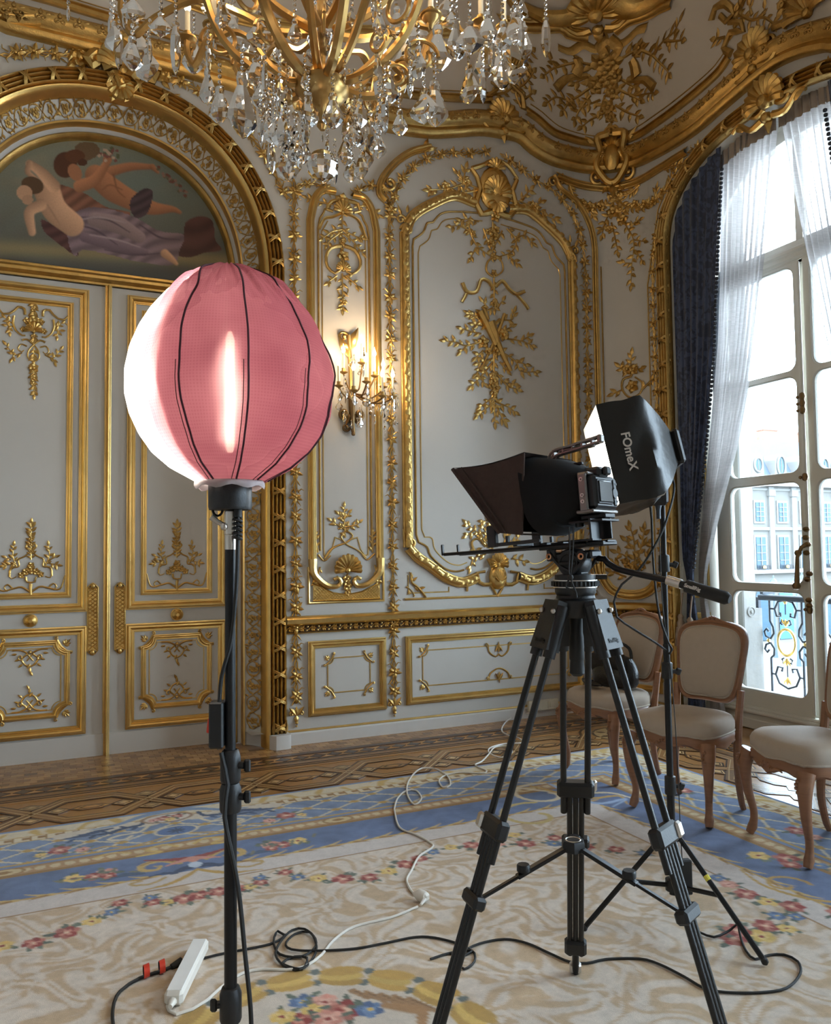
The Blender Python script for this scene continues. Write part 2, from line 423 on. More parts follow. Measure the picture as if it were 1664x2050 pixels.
def wall_with_openings(s0, s1, openings, ztop, fn, ds=.08):
    """wall strip by columns; each opening is (centre, half width, height function)"""
    cuts = {s0, s1}
    for c, hw, fz in openings:
        for q in np.sin(np.linspace(-math.pi/2, math.pi/2, 41)): cuts.add(round(c+hw*float(q), 5))
    for q in np.arange(s0, s1, .5): cuts.add(round(float(q), 5))
    cs = sorted(cuts); m = MB(fn)
    for a, b in zip(cs[:-1], cs[1:]):
        mid = (a+b)/2; za = zb = 0.0
        for c, hw, fz in openings:
            if abs(mid-c) < hw: za, zb = fz(a-c), fz(b-c)
        if za > ztop: continue
        za = min(za, ztop); zb = min(zb, ztop)
        m.add([(a, za, 0), (b, zb, 0), (b, ztop, 0), (a, ztop, 0)], [(0, 1, 2, 3)])
    return m
def arch_z(hw, spring, top, p=2.25):
    return lambda x: spring+(top-spring)*(max(0.0, 1-min(1.0, abs(x)/hw)**p))**(1/p)
wall_back = wall_with_openings(XL, SA, [(DOORX, ARW-.05, arch_z(ARW-.05, DSPR, DTOP-.05))], ZC, S).build('wall_back', M['wall'], smooth=False, kind='structure')
m = MB(S); m.quadgrid([[(s_, t_, 0) for t_ in (0, 1, 2, 3, 4, ZC)] for s_ in np.linspace(SA, SB, 15)], flip=True)
wall_corner = m.build('wall_corner', M['wall'], kind='structure')
def s_of_y(y): return SB+(DB-RC0-y)
WHW, WSPR, WTOP = 1.03, 3.93, 4.60       # window opening
WINS = [WINY, WINY-3.3, WINY-6.3]
wall_right = wall_with_openings(SB, s_of_y(YF), [(s_of_y(w_), WHW, arch_z(WHW, WSPR, WTOP)) for w_ in WINS], ZC, S).build('wall_right', M['wall'], smooth=False, kind='structure')
m = MB(); m.add([(XL, YF, 0), (XL, DB, 0), (XL, DB, 6.4), (XL, YF, 6.4)], [(0, 1, 2, 3)]); wall_left = m.build('wall_left', M['wall'], smooth=False, kind='structure')
m = MB(); m.add([(XL, YF, 0), (XR, YF, 0), (XR, YF, 6.4), (XL, YF, 6.4)], [(0, 1, 2, 3)]); m.build('wall_front', M['wall'], smooth=False, kind='structure')
# coved ceiling with its flat
tt = ZC+RCV*np.linspace(0, math.pi/2, 13)
ss = np.r_[np.linspace(XL, SA, 20), np.linspace(SA, SB, 13)[1:], np.linspace(SB, s_of_y(YF), 14)[1:]]
m = MB(S); m.quadgrid([[(s_, t_, 0) for t_ in tt] for s_ in ss], flip=True)
m2 = MB(); zt = ZC+RCV; edge = S0(ss, np.full(len(ss), tt[-1])); c0 = np.array([[XL, YF, zt]])
V = np.concatenate([edge, c0]); n_ = len(edge)
m.fn = None; m.v = [S(np.concatenate(m.v))]; m.add(V+np.array([0, 0, 0.0]), [(i+1, i, n_) for i in range(n_-1)])
ceiling = m.build('ceiling', M['ceil'], smooth=True, kind='structure')
m = MB(); m.add([(XL-.6, YF-.6, zt+.25), (XR+.6, YF-.6, zt+.25), (XR+.6, DB+.9, zt+.25), (XL-.6, DB+.9, zt+.25)], [(0, 1, 2, 3)])
m.add([(XL-.01, YF-.01, ZC), (XL-.01, YF-.01, zt+.3), (XR+.4, YF-.01, zt+.3), (XR+.4, YF-.01, ZC)], [(0, 1, 2, 3)])
m.build('roof_slab', M['ceil'], ceiling, False)

# ------------------------------------------------------------------ mouldings of the back wall
WB = wall_back
# baseboard, gold line and dado rail run on round the corner to the window
LINE = [(s_, 0) for s_ in np.r_[np.linspace(DOORX+ARW, SA, 12), np.linspace(SA, SB, 12)[1:], s_of_y(WINY+WHW+.12)]]
def level(z): return [(s_, z) for s_, _ in LINE]
bb = mould('baseboard_back', level(.045), [(-.045, .0), (-.045, .022), (.035, .022), (.045, .012), (.045, 0)], M['base'], None, kind='structure')
mould('gold_fillet', level(.097), Pround(.018, .014, 4), M['gold_b'], bb)
rail = mould('dado_rail', level(.905), [(-.035, 0), (-.035, .03), (-.02, .05), (.012, .055), (.028, .04), (.034, .015), (.034, 0)], M['gold_b'], WB)
mould('rail_recess', level(.845), [(-.028, 0), (-.028, .006), (.028, .006), (.028, 0)], M['recess'], rail)
mould('rail_fillet', level(.812), Pround(.012, .022, 4), M['gold_b'], rail)
o = Orn()
for a, l in ((.0, .042), (.7, .036), (-.7, .036), (1.3, .024), (-1.3, .024)): o.leaf((-.02, 0), a, l, .02, .016, .004)
o.stem([(-.045, -.012), (-.03, .006), (-.018, 0)], .004); o.ball((.024, -.014, .012), .008, 6); o.ball((.030, .012, .012), .008, 6)
FRZ = o.mesh('frieze_leaf', M['gold'])
q = DOORX+ARW+.05
while q < s_of_y(WINY+WHW+.15): inst('frieze_leaf', FRZ, rail, frame(q, .845, .004)); q += .085
# pilaster strip vines
xv1, xv2 = W(592.5, 1300)[0], W(788, 1300)[0]
for xv, topz in ((xv1, 4.25), (xv2, 4.2)):
    vine(WB, [(xv, topz), (xv, 2.8), (xv, 1.4), (xv, .30)], .165)
    o = Orn(S)
    for a, l in ((math.pi/2, .07), (2.3, .085), (.84, .085), (-math.pi/2, .06)): o.leaf((xv, .21), a, l, .035, .02)
    for s_ in (-1, 1): o.scroll((xv+s_*.02, .235), math.pi/2-s_*.6, .022, .8, -s_, .012)
    o.ball((xv, .16, .012), .014); o.ball((xv, .135, .01), .009); o.build('vine_finial', M['gold'], WB)
# dado panels
def panel(x0, z0, x1, z1, w, h, mtl, parent, name='panel_moulding', fn=S): return mould(name, rect(x0, z0, x1, z1), Pframe(w, h), mtl, parent, True, fn)
px_, pz_ = lambda a, b: W(a, b)[0], lambda a, b: W(a, b)[1]
sm0, sm1, sz0, sz1 = 1.781, 2.408, .192, .746
panel(sm0+.027, sz0+.027, sm1-.027, sz1-.027, .055, .035, M['gold_b'], WB)
d_ = mould('panel_line', notched(sm0+.155, sz0+.16, sm1-.13, sz1-.135, .045), Pround(.010, .006, 3), M['gold_b'], WB, True)
o = Orn(S)
for sx, sy, cx_, cz_ in ((1, 1, sm0+.135, sz0+.14), (-1, 1, sm1-.11, sz0+.14), (1, -1, sm0+.135, sz1-.115), (-1, -1, sm1-.11, sz1-.115)): corner_spray(o, (cx_, cz_), sx, sy, .06)
o.build('corner_ornament', M['gold'], WB)
bg0, bg1, bz0, bz1 = 2.576, 4.268, .206, .740
panel(bg0+.027, bz0+.027, bg1-.027, bz1-.027, .055, .035, M['gold_b'], WB)
mould('panel_line', notched(bg0+.15, bz0+.135, bg1-.15, bz1-.12, .045), Pround(.010, .006, 3), M['gold_b'], WB, True)
o = Orn(S)
for sx, sy, cx_, cz_ in ((1, 1, bg0+.125, bz0+.11), (-1, 1, bg1-.125, bz0+.11), (1, -1, bg0+.125, bz1-.095), (-1, -1, bg1-.125, bz1-.095)): corner_spray(o, (cx_, cz_), sx, sy, .062)
o.build('corner_ornament', M['gold'], WB)
xm = (bg0+bg1)/2
for zz, sg in ((bz1-.12, -1), (bz0+.135, 1)):
    o = Orn(S)
    for s_ in (-1, 1):
        o.stem([(xm+s_*.10, zz), (xm+s_*.085, zz+sg*.05), (xm+s_*.03, zz+sg*.085), (xm, zz+sg*.09)] if sg > 0 else [(xm+s_*.10, zz+.015), (xm+s_*.09, zz-.05), (xm+s_*.03, zz-.09), (xm, zz-.07)], .007)
        o.scroll((xm+s_*.10, zz), math.pi/2*sg+s_*.9, .018, .9, s_*-sg, .01)
    for a in (-.6, 0, .6): o.leaf((xm, zz), math.pi/2*sg+a, .065, .024, .014)
    o.leaf((xm, zz+sg*.04), -math.pi/2*sg, .07, .024, .014)
    o.build('centre_ornament', M['gold'], WB)
# tall narrow panel (behind the sconce)
nL, nR, nB = 1.778, 2.406, 1.018
mould('panel_line', [(nL+.012, 1.30), (nL+.012, nB+.012), (nR-.012, nB+.012), (nR-.012, 1.30)], Pround(.02, .014, 4), M['gold_b'], WB)
topn = WL([(609, 470), (611, 437), (624, 412), (650, 401), (668, 405)]); topn2 = WL([(702, 408), (726, 415), (748, 436), (760, 468)])
xin = nL+.035; xrn = nR-.035
cn = (nL+nR)/2
pl = [(nL+.04, 1.36), (nL+.04, 2.5), (nL+.04, 3.95)]+[(cn-.235, 4.12), (cn-.17, 4.205), (cn-.07, 4.215)]
pl = list(spline(pl[:3], .1))[:-1]+list(spline(pl[2:], .02))
for sg in (1, -1):
    path = [(cn+sg*(x-cn), z) for x, z in pl]
    mould('panel_moulding', path, [(sg*a, b) for a, b in Pframe(.062, .042)][::sg], M['gold_b'], WB)
    # lower end curling into the shell
    e = [(nL+.04, 1.36), (nL+.045, 1.26), (nL+.09, 1.20), (nL+.16, 1.155), (nL+.235, 1.15), (nL+.262, 1.185), (nL+.235, 1.215), (nL+.205, 1.20)]
    o = Orn(S); o.stem([(cn+sg*(x-cn), z) for x, z in e], .034, .014, 7, .02, .018); o.scroll((cn+sg*(nL+.065-cn), 1.255), 1.2 if sg > 0 else math.pi-1.2, .03, 1.0, sg, .02)
    o.build('panel_scroll', M['gold_b'], WB)
    i2 = [(nL+.105, 1.42), (nL+.105, 3.9), (nL+.12, 3.98), (nL+.15, 4.03), (nL+.16, 4.06), (nL+.2, 4.08)]
    mould('bead_line', [(cn+sg*(x-cn), z) for x, z in i2], Pround(.017, .012, 4), M['gold_d'], WB)
i3 = [(cn+.16, 1.36), (cn+.17, 1.34), (cn+.178, 3.83), (cn+.16, 3.9)]
i3 = [(cn+.03, 1.50), (cn+.09, 1.52), (cn+.115, 1.43), (cn+.15, 1.38), (cn+.178, 1.385), (cn+.18, 1.44), (cn+.18, 3.88), (cn+.13, 3.97)]
for sg in (1, -1): mould('panel_line', [(cn+sg*(x-cn), z) for x, z in i3], Pround(.010, .007, 3), M['gold_b'], WB)
Z4 = lambda L: zc(540, 380, 2.383, L)
stuff_orn('crest_ornament', WB, stems=[Z4(a) for a in ([(345, 100), (345, 270)], [(345, 190), (300, 200), (255, 230)], [(345, 200), (290, 240), (275, 262)], [(350, 190), (400, 220), (440, 232)], [(350, 210), (400, 250), (440, 300)], [(320, 410), (280, 440)], [(360, 410), (420, 460)], [(345, 400), (347, 570)], [(300, 70), (240, 60), (180, 40)], [(400, 85), (460, 80), (520, 120)])],
    ribbons=[(Z4([(345, 110), (300, 130), (260, 140), (235, 190)]), .022), (Z4([(345, 110), (400, 130), (430, 160), (460, 240)]), .022)],
    thick=[(Z4([(340, 270), (290, 280), (268, 320), (275, 370), (310, 400), (335, 385)]), .016), (Z4([(355, 270), (405, 290), (430, 340), (425, 380), (390, 405), (362, 388)]), .016),
           (Z4([(350, 450), (325, 480), (350, 515), (375, 480), (350, 450)]), .006), (Z4([(350, 50), (290, 60), (270, 95), (300, 105)]), .018), (Z4([(350, 50), (420, 70), (430, 105), (400, 112)]), .018)],
    flowers=[(*Z4([(350, 318)])[0], .05), (*Z4([(345, 250)])[0], .03), (*Z4([(350, 535)])[0], .03), (*Z4([(345, 55)])[0], .06)], leaf=.042, shells=[(*Z4([(348, 385)])[0], math.pi/2, .07), (*Z4([(345, 110)])[0], math.pi/2, .09)])
stuff_orn('foot_ornament', WB, stems=[Z4(a) for a in ([(360, 1660), (355, 1600), (355, 1515)], [(355, 1620), (310, 1590), (295, 1580)], [(358, 1610), (410, 1600), (425, 1590)], [(355, 1570), (330, 1548)], [(355, 1570), (375, 1545)], [(240, 1800), (225, 1850), (215, 1890)], [(500, 1790), (510, 1840), (515, 1880)], [(230, 1730), (220, 1680), (215, 1640)], [(490, 1730), (492, 1680), (490, 1640)])],
    thick=[(Z4([(260, 1760), (300, 1710), (370, 1680), (395, 1650), (365, 1630), (340, 1655), (365, 1690), (420, 1720), (460, 1755)]), .009), (Z4([(230, 1740), (260, 1770), (290, 1745)]), .008), (Z4([(500, 1735), (465, 1765), (440, 1740)]), .008)],
    flowers=[(*Z4([(220, 1860)])[0], .035), (*Z4([(510, 1850)])[0], .035), (*Z4([(370, 1890)])[0], .04), (*Z4([(372, 1920)])[0], .03), (*Z4([(368, 1855)])[0], .035)], leaf=.036, shells=[(*Z4([(368, 1815)])[0], math.pi/2, .125, 11, 2.4, .035)])
m = MB(S); lat = WL(Z4([(205, 1880), (240, 1892), (300, 1922), (370, 1932), (440, 1917), (500, 1885), (525, 1878)])); zb_ = W(*Z4([(365, 1955)])[0])[1]
m.quadgrid([[(a, zb_, .008), (a, (b+zb_)/2, .008), (a, b, .008)] for a, b in lat], flip=True)
for i in range(24):
    for sg in (1, -1):
        x0 = lat[0][0]+(lat[-1][0]-lat[0][0])*i/23; pts = []
        for k in range(9):
            x = x0+sg*k*.012; z = zb_+k*.012
            if not lat[0][0] <= x <= lat[-1][0] or z > np.interp(x, [a for a, b in lat], [b for a, b in lat]): break
            pts.append((x, z, .009))
        if len(pts) > 1: m.tube(np.array(pts), .0025, 4)
m.sweep(lat, Pround(.012, .014, 4)); m.sweep([(lat[0][0], zb_), (lat[-1][0], zb_)], Pround(.012, .014, 4))
m.build('lattice_plaque', M['gold_b'], WB)

# ------------------------------------------------------------------ large panel
Z5 = lambda L: zc(780, 280, 2.135, L)
bL, bR, bB = W(813, 800)[0]-.0, W(1148, 700)[0], 1.018
bC = (bL+bR)/2
mould('panel_line', rect(bL-.035, bB+.012, bR+.05, bB+.013)[:2], Pround(.02, .014, 4), M['gold_b'], WB)
ZT, ZB_ = 3.98, 1.42
side = [(bL, ZB_+.02), (bL, 2.6), (bL, ZT)]
# crown of the panel frame: scroll shoulders rising to the crest
crownL = WL(Z5([(105, 372), (150, 305), (250, 272), (340, 250), (395, 268)]))
# use one symmetric crown
hwp = (bR-bL)/2
crown = [(bC-hwp+.02, ZT+.06), (bC-hwp+.10, ZT+.17), (bC-hwp+.27, ZT+.29), (bC-hwp+.46, ZT+.385), (bC-.16, ZT+.36)]
footp = [(bC-hwp+.0, ZB_+.02), (bC-hwp+.08, ZB_-.06), (bC-hwp+.19, ZB_-.13), (bC-hwp+.33, ZB_-.225), (bC-hwp+.48, ZB_-.27), (bC-.20, ZB_-.235)]
gar = [(a*.085, b*.05) for a, b in ((-.5, 0), (-.5, .3), (-.42, .42), (-.36, .42), (-.32, .65), (-.2, .9), (0, 1), (.2, .9), (.32, .65), (.36, .42), (.42, .42), (.5, .3), (.5, 0))]
def ribbed(parent, path, sg, name='ribbon_band'):
    P = spline(path, .02); d = np.r_[0, np.cumsum(np.linalg.norm(np.diff(P, axis=0), axis=1))]; q = .05; o = Orn(S); k = 0
    while q < d[-1]-.03:
        i = min(np.searchsorted(d, q), len(P)-2); t = P[i+1]-P[i]; a = math.atan2(t[1], t[0])
        o.leaf(P[i], a+.35*sg, .055, .05, .014, .046); o.leaf(P[i], a+math.pi+.35*sg, .045, .03, .010, .046); q += .10; k += 1
    return o.build(name, M['gold'], parent)
for sg in (1, -1):
    f = lambda L: [(bC+sg*(x-bC), z) for x, z in L]
    mb = mould('panel_moulding', f(spline(side, .15)), gar, M['gold'], WB); ribbed(mb, f(side), sg)
    mb = mould('crown_moulding', f(spline(crown, .02)), gar, M['gold_b'], WB); ribbed(mb, f(crown), sg)
    mb = mould('foot_moulding', f(spline(footp, .02)), gar, M['gold_b'], WB); ribbed(mb, f(footp), sg)
    o = Orn(S); c = f([(bL+.03, ZT+.05)])[0]
    for k in range(5): o.stem(f([(bL-.03+k*.017, ZT-.01+k*.004), (bL+.0+k*.02, ZT+.06+k*.012), (bL+.085+k*.008, ZT+.115+k*.018)]), .013, .008, 5, .02, .03)
    o.scroll(f([(bL-.035, ZT+.02)])[0], math.pi/2, .055, 1.1, sg*-1, .028); o.scroll(f([(bL+.01, ZT+.11)])[0], math.pi/2+.3*sg, .045, 1.0, sg*1, .022)
    o.leaf(f([(bL-.03, ZT+.13)])[0], math.pi/2+sg*.4, .09, .03, .02, .02); o.leaf(f([(bL+.02, ZT+.16)])[0], math.pi/2-sg*.1, .07, .03, .02, .02)
    o.build('shoulder_scroll', M['gold'], WB)
    o = Orn(S); o.scroll(f([(bL-.03, ZB_+.06)])[0], -math.pi/2, .05, 1.0, sg*1, .026); o.leaf(f([(bL-.03, ZB_+.06)])[0], math.pi/2+.2*sg, .11, .03, .02, .02)
    o.stem(f([(bL+.02, ZB_-.18), (bL+.03, ZB_-.26), (bL+.07, ZB_-.29), (bL+.13, ZB_-.35)]), .01)
    for p, a in (((bL+.03, ZB_-.25), 0.6), ((bL+.06, ZB_-.28), -1.2), ((bL+.09, ZB_-.31), .2), ((bL+.12, ZB_-.34), -.9), ((bL+.04, ZB_-.22), 2.2)): o.leaf(f([p])[0], a if sg > 0 else math.pi-a, .06, .024, .014)
    o.build('foot_scroll', M['gold'], WB)
    i1 = [(bC-.06, ZT+.27), (bC-.09, ZT+.285), (bL+.38, ZT+.235), (bL+.26, ZT+.13), (bL+.21, ZT+.115), (bL+.17, ZT+.03), (bL+.085, ZT-.04), (bL+.075, ZT-.1), (bL+.075, ZB_+.12), (bL+.095, ZB_+.06), (bL+.17, ZB_+.02), (bL+.20, ZB_-.05), (bL+.32, ZB_-.15), (bL+.42, ZB_-.18), (bL+.5, ZB_-.17)]
    mould('bead_line', f(spline(i1[:7], .02))+f(i1[7:9])+f(spline(i1[9:], .02)), Pround(.017, .012, 4), M['gold_d'], WB)
    i4 = [(bC-.09, ZT+.22), (bL+.40, ZT+.18), (bL+.30, ZT+.08), (bL+.25, ZT+.06), (bL+.22, ZT-.02), (bL+.14, ZT-.09), (bL+.125, ZT-.15), (bL+.125, ZB_+.16), (bL+.15, ZB_+.10), (bL+.215, ZB_+.09), (bL+.24, ZB_+.0), (bL+.35, ZB_-.10), (bL+.45, ZB_-.13), (bL+.53, ZB_-.11)]
    mould('panel_line', f(spline(i4[:6], .02))+f(i4[6:8])+f(spline(i4[8:], .02)), Pround(.010, .007, 3), M['gold_b'], WB)
    mould('panel_line', f([(bL+.0, ZB_-.2), (bL+.0, bB+.06), (bL+.36, bB+.06), (bL+.36, bB+.1)]), Pround(.011, .007, 3), M['gold_d'], WB)
    o = Orn(S); corner_spray(o, f([(bL-.01, bB+.05)])[0], sg, 1, .05); o.build('corner_ornament', M['gold_d'], WB)
stuff_orn('crest_cartouche', WB, stems=[Z5(a) for a in ([(380, 210), (320, 190), (250, 210), (170, 215)], [(320, 190), (290, 150)], [(310, 195), (325, 125)], [(510, 260), (570, 270), (630, 300), (710, 345)], [(560, 260), (600, 215)], [(600, 290), (645, 270)], [(380, 215), (330, 225), (250, 235)])],
    thick=[(Z5([(440, 305), (390, 320), (365, 275), (385, 215), (370, 160), (345, 125)]), .030), (Z5([(455, 310), (510, 330), (535, 280), (520, 220), (540, 175), (530, 165)]), .030), (Z5([(350, 125), (400, 110), (440, 90), (500, 110), (545, 170)]), .022), (Z5([(395, 200), (400, 260), (445, 300), (500, 260), (505, 200), (450, 150), (395, 200)]), .018)],
    flowers=[(*Z5([(240, 200)])[0], .045), (*Z5([(330, 185)])[0], .035), (*Z5([(620, 285)])[0], .04), (*Z5([(660, 320)])[0], .035), (*Z5([(450, 330)])[0], .05)], leaf=.055, r=.008, shells=[(*Z5([(450, 240)])[0], math.pi/2, .16, 11, 2.3, .05), (*Z5([(450, 265)])[0], -math.pi/2, .12, 7, 1.6, .05), (*Z5([(450, 130)])[0], math.pi/2, .10, 7, 2.0, .03)], mtl=M['gold_b'])
def boss(name, c, rx, rz, parent, mtl):
    o = Orn(S); o.ball((c[0], c[1], .012), 1.0, 16, sc=(rx, rz, .045))
    for k in range(9): a = math.pi*.15+k*math.pi*.0875; o.tube(np.array([(c[0]+rx*.15*math.cos(a), c[1]-rz*.4+rz*.15*math.sin(a), .05), (c[0]+rx*.62*math.cos(a), c[1]-rz*.4+rz*.8*math.sin(a), .052), (c[0]+rx*.92*math.cos(a), c[1]-rz*.4+rz*1.25*math.sin(a), .018)]), [.008, .014, .010], 5)
    return o.build(name, mtl, parent)
boss('cartouche_body', W(*Z5([(450, 215)])[0]), .155, .20, WB, M['gold_b'])
stuff_orn('floral_wreath', WB, stems=[Z5(a) for a in ([(345, 330), (340, 380), (370, 450), (420, 490), (450, 500)], [(500, 380), (540, 430), (520, 480), (470, 500)], [(345, 390), (300, 370), (265, 370)], [(350, 360), (330, 340), (300, 350)], [(540, 420), (580, 410), (612, 440)], [(370, 460), (345, 505)], [(500, 490), (545, 530)], [(440, 350), (440, 480)], [(400, 380), (420, 440)], [(480, 390), (450, 450)], [(380, 350), (360, 345)])],
    thick=[(Z5([(450, 500), (420, 520), (413, 560), (445, 585), (482, 560), (477, 520), (450, 500)]), .010)], flowers=[(*Z5([(a, b)])[0], c) for a, b, c in ((445, 410, .05), (425, 395, .035), (430, 440, .04), (455, 385, .035), (445, 500, .035), (355, 400, .03), (545, 425, .03), (445, 570, .03))], leaf=.048, r=.007)
stuff_orn('ribbon_trophy', WB, stems=[Z5(a) for a in ([(445, 590), (447, 720)], [(440, 720), (390, 740), (345, 750)], [(420, 720), (400, 695)], [(460, 720), (480, 690)], [(390, 830), (350, 820), (310, 808)], [(400, 860), (330, 880), (280, 865), (240, 860)], [(330, 880), (305, 905)], [(480, 770), (520, 770), (532, 738)], [(490, 850), (560, 860), (605, 878)], [(560, 860), (595, 840)], [(470, 900), (540, 950), (560, 990), (622, 992)], [(545, 950), (580, 960)], [(430, 940), (380, 955)], [(440, 950), (400, 1000), (350, 1052)], [(380, 1010), (405, 1040)], [(460, 1000), (500, 1050), (545, 1068)], [(480, 1035), (530, 1045)], [(445, 900), (445, 1120)], [(445, 1120), (410, 1150), (378, 1178)], [(440, 1100), (390, 1140)], [(450, 1120), (500, 1140), (533, 1162)], [(450, 1130), (490, 1205)], [(446, 1120), (450, 1208)], [(400, 900), (370, 930)], [(420, 800), (360, 790)], [(400, 780), (340, 745)], [(480, 820), (520, 800)], [(400, 960), (370, 1000)], [(470, 950), (500, 985)])],
    ribbons=[(Z5([(445, 640), (420, 605), (390, 600), (370, 650), (330, 650), (310, 612)]), .03), (Z5([(330, 650), (322, 670), (308, 695)]), .026), (Z5([(450, 630), (480, 605), (510, 640), (540, 660), (577, 648)]), .03), (Z5([(540, 660), (575, 700), (592, 725)]), .026)],
    thick=[(Z5([(382, 735), (415, 800), (450, 880)]), .034), (Z5([(400, 725), (420, 770)]), .022), (Z5([(490, 745), (455, 840), (400, 960), (385, 985)]), .016), (Z5([(455, 860), (480, 920), (515, 990)]), .028), (Z5([(470, 770), (440, 800), (430, 840), (460, 870)]), .018), (Z5([(425, 780), (445, 830), (455, 870)]), .040)],
    flowers=[(*Z5([(a, b)])[0], c) for a, b, c in ((400, 865, .055), (485, 835, .055), (455, 905, .05), (445, 1030, .05), (435, 1050, .04), (455, 1060, .04), (445, 1085, .04), (440, 1010, .04), (420, 905, .04), (445, 700, .035))], leaf=.050, r=.007)
stuff_orn('foot_cartouche', WB, stems=[Z5(a) for a in ([(420, 1740), (385, 1690), (330, 1640)], [(360, 1670), (330, 1690)], [(440, 1750), (430, 1640), (400, 1630)], [(410, 1770), (360, 1790), (345, 1830)], [(500, 1750), (550, 1700), (560, 1660)], [(520, 1790), (575, 1800)], [(440, 1760), (400, 1650)], [(490, 1720), (520, 1640)], [(340, 1770), (370, 1755)])],
    thick=[(Z5([(460, 1850), (425, 1900), (380, 1890), (372, 1850), (405, 1845)]), .022), (Z5([(460, 1850), (495, 1900), (540, 1890), (548, 1850), (515, 1845)]), .022), (Z5([(360, 1870), (330, 1900), (330, 1930)]), .016), (Z5([(560, 1870), (590, 1900), (588, 1925)]), .016), (Z5([(420, 1790), (440, 1830), (460, 1835), (482, 1830), (505, 1790)]), .016), (Z5([(430, 1900), (450, 1935), (460, 1950), (470, 1935), (490, 1900)]), .012), (Z5([(360, 1760), (350, 1720), (380, 1705), (410, 1740)]), .012)],
    flowers=[(*Z5([(460, 1885)])[0], .04), (*Z5([(385, 1690)])[0], .03)], leaf=.045, r=.006, shells=[(*Z5([(460, 1815)])[0], math.pi/2, .10, 11, 2.6, .035)], mtl=M['gold_b'])
boss('cartouche_body', W(*Z5([(460, 1868)])[0]), .085, .105, WB, M['gold_b'])
# vine arch over the large panel and the scrolled outer strip
vine(WB, WL(Z5([(8, 360), (15, 260), (60, 160), (140, 90), (240, 60), (340, 60), (430, 50)])), .15)
vr = WL(Z5([(470, 60), (540, 110), (620, 170), (700, 220), (770, 300), (812, 400)])); xv3 = W(1175, 700)[0]
vine(WB, vr+[(xv3, 3.9), (xv3, 3.0), (xv3, 2.0), (xv3, 1.0)], .15); vine(WB, [(xv3, .80), (xv3, .5), (xv3, .22)], .15)
vine(WB, WL([(592, 402), (600, 372), (640, 372), (665, 390)]), .12, .9); vine(WB, WL([(702, 392), (740, 372), (770, 385), (783, 430)]), .12, .9)
strip = [W(1108, 352), W(1122, 378), W(1155, 406), W(1178, 444), W(1190, 491)]; xs_ = W(1195, 700)[0]
P_ = list(spline(strip+[(xs_, 3.75)], .02))+[(xs_, 2.5), (xs_, 1.2)]
mould('outer_strip', P_, Pframe(.055, .045), M['gold'], wall_corner)
mould('bead_line', [(xs_+.055, 3.95), (xs_+.055, 2.5), (xs_+.055, 1.3)], Pround(.014, .01, 4), M['gold_d'], wall_corner)
mould('outer_strip', spline(WL([(860, 296), (822, 306), (788, 330), (764, 362), (760, 388), (772, 402)]), .02), Pframe(.06, .05), M['gold'], WB)
o = Orn(S); o.scroll(W(765, 372), -1.2, .06, 1.2, 1, .03); o.scroll(W(1112, 362), math.pi*.7, .05, 1.1, 1, .026); o.leaf(W(850, 300), .3, .12, .05, .03); o.leaf(W(850, 300), 1.3, .1, .05, .03); o.build('strip_scroll', M['gold'], WB)
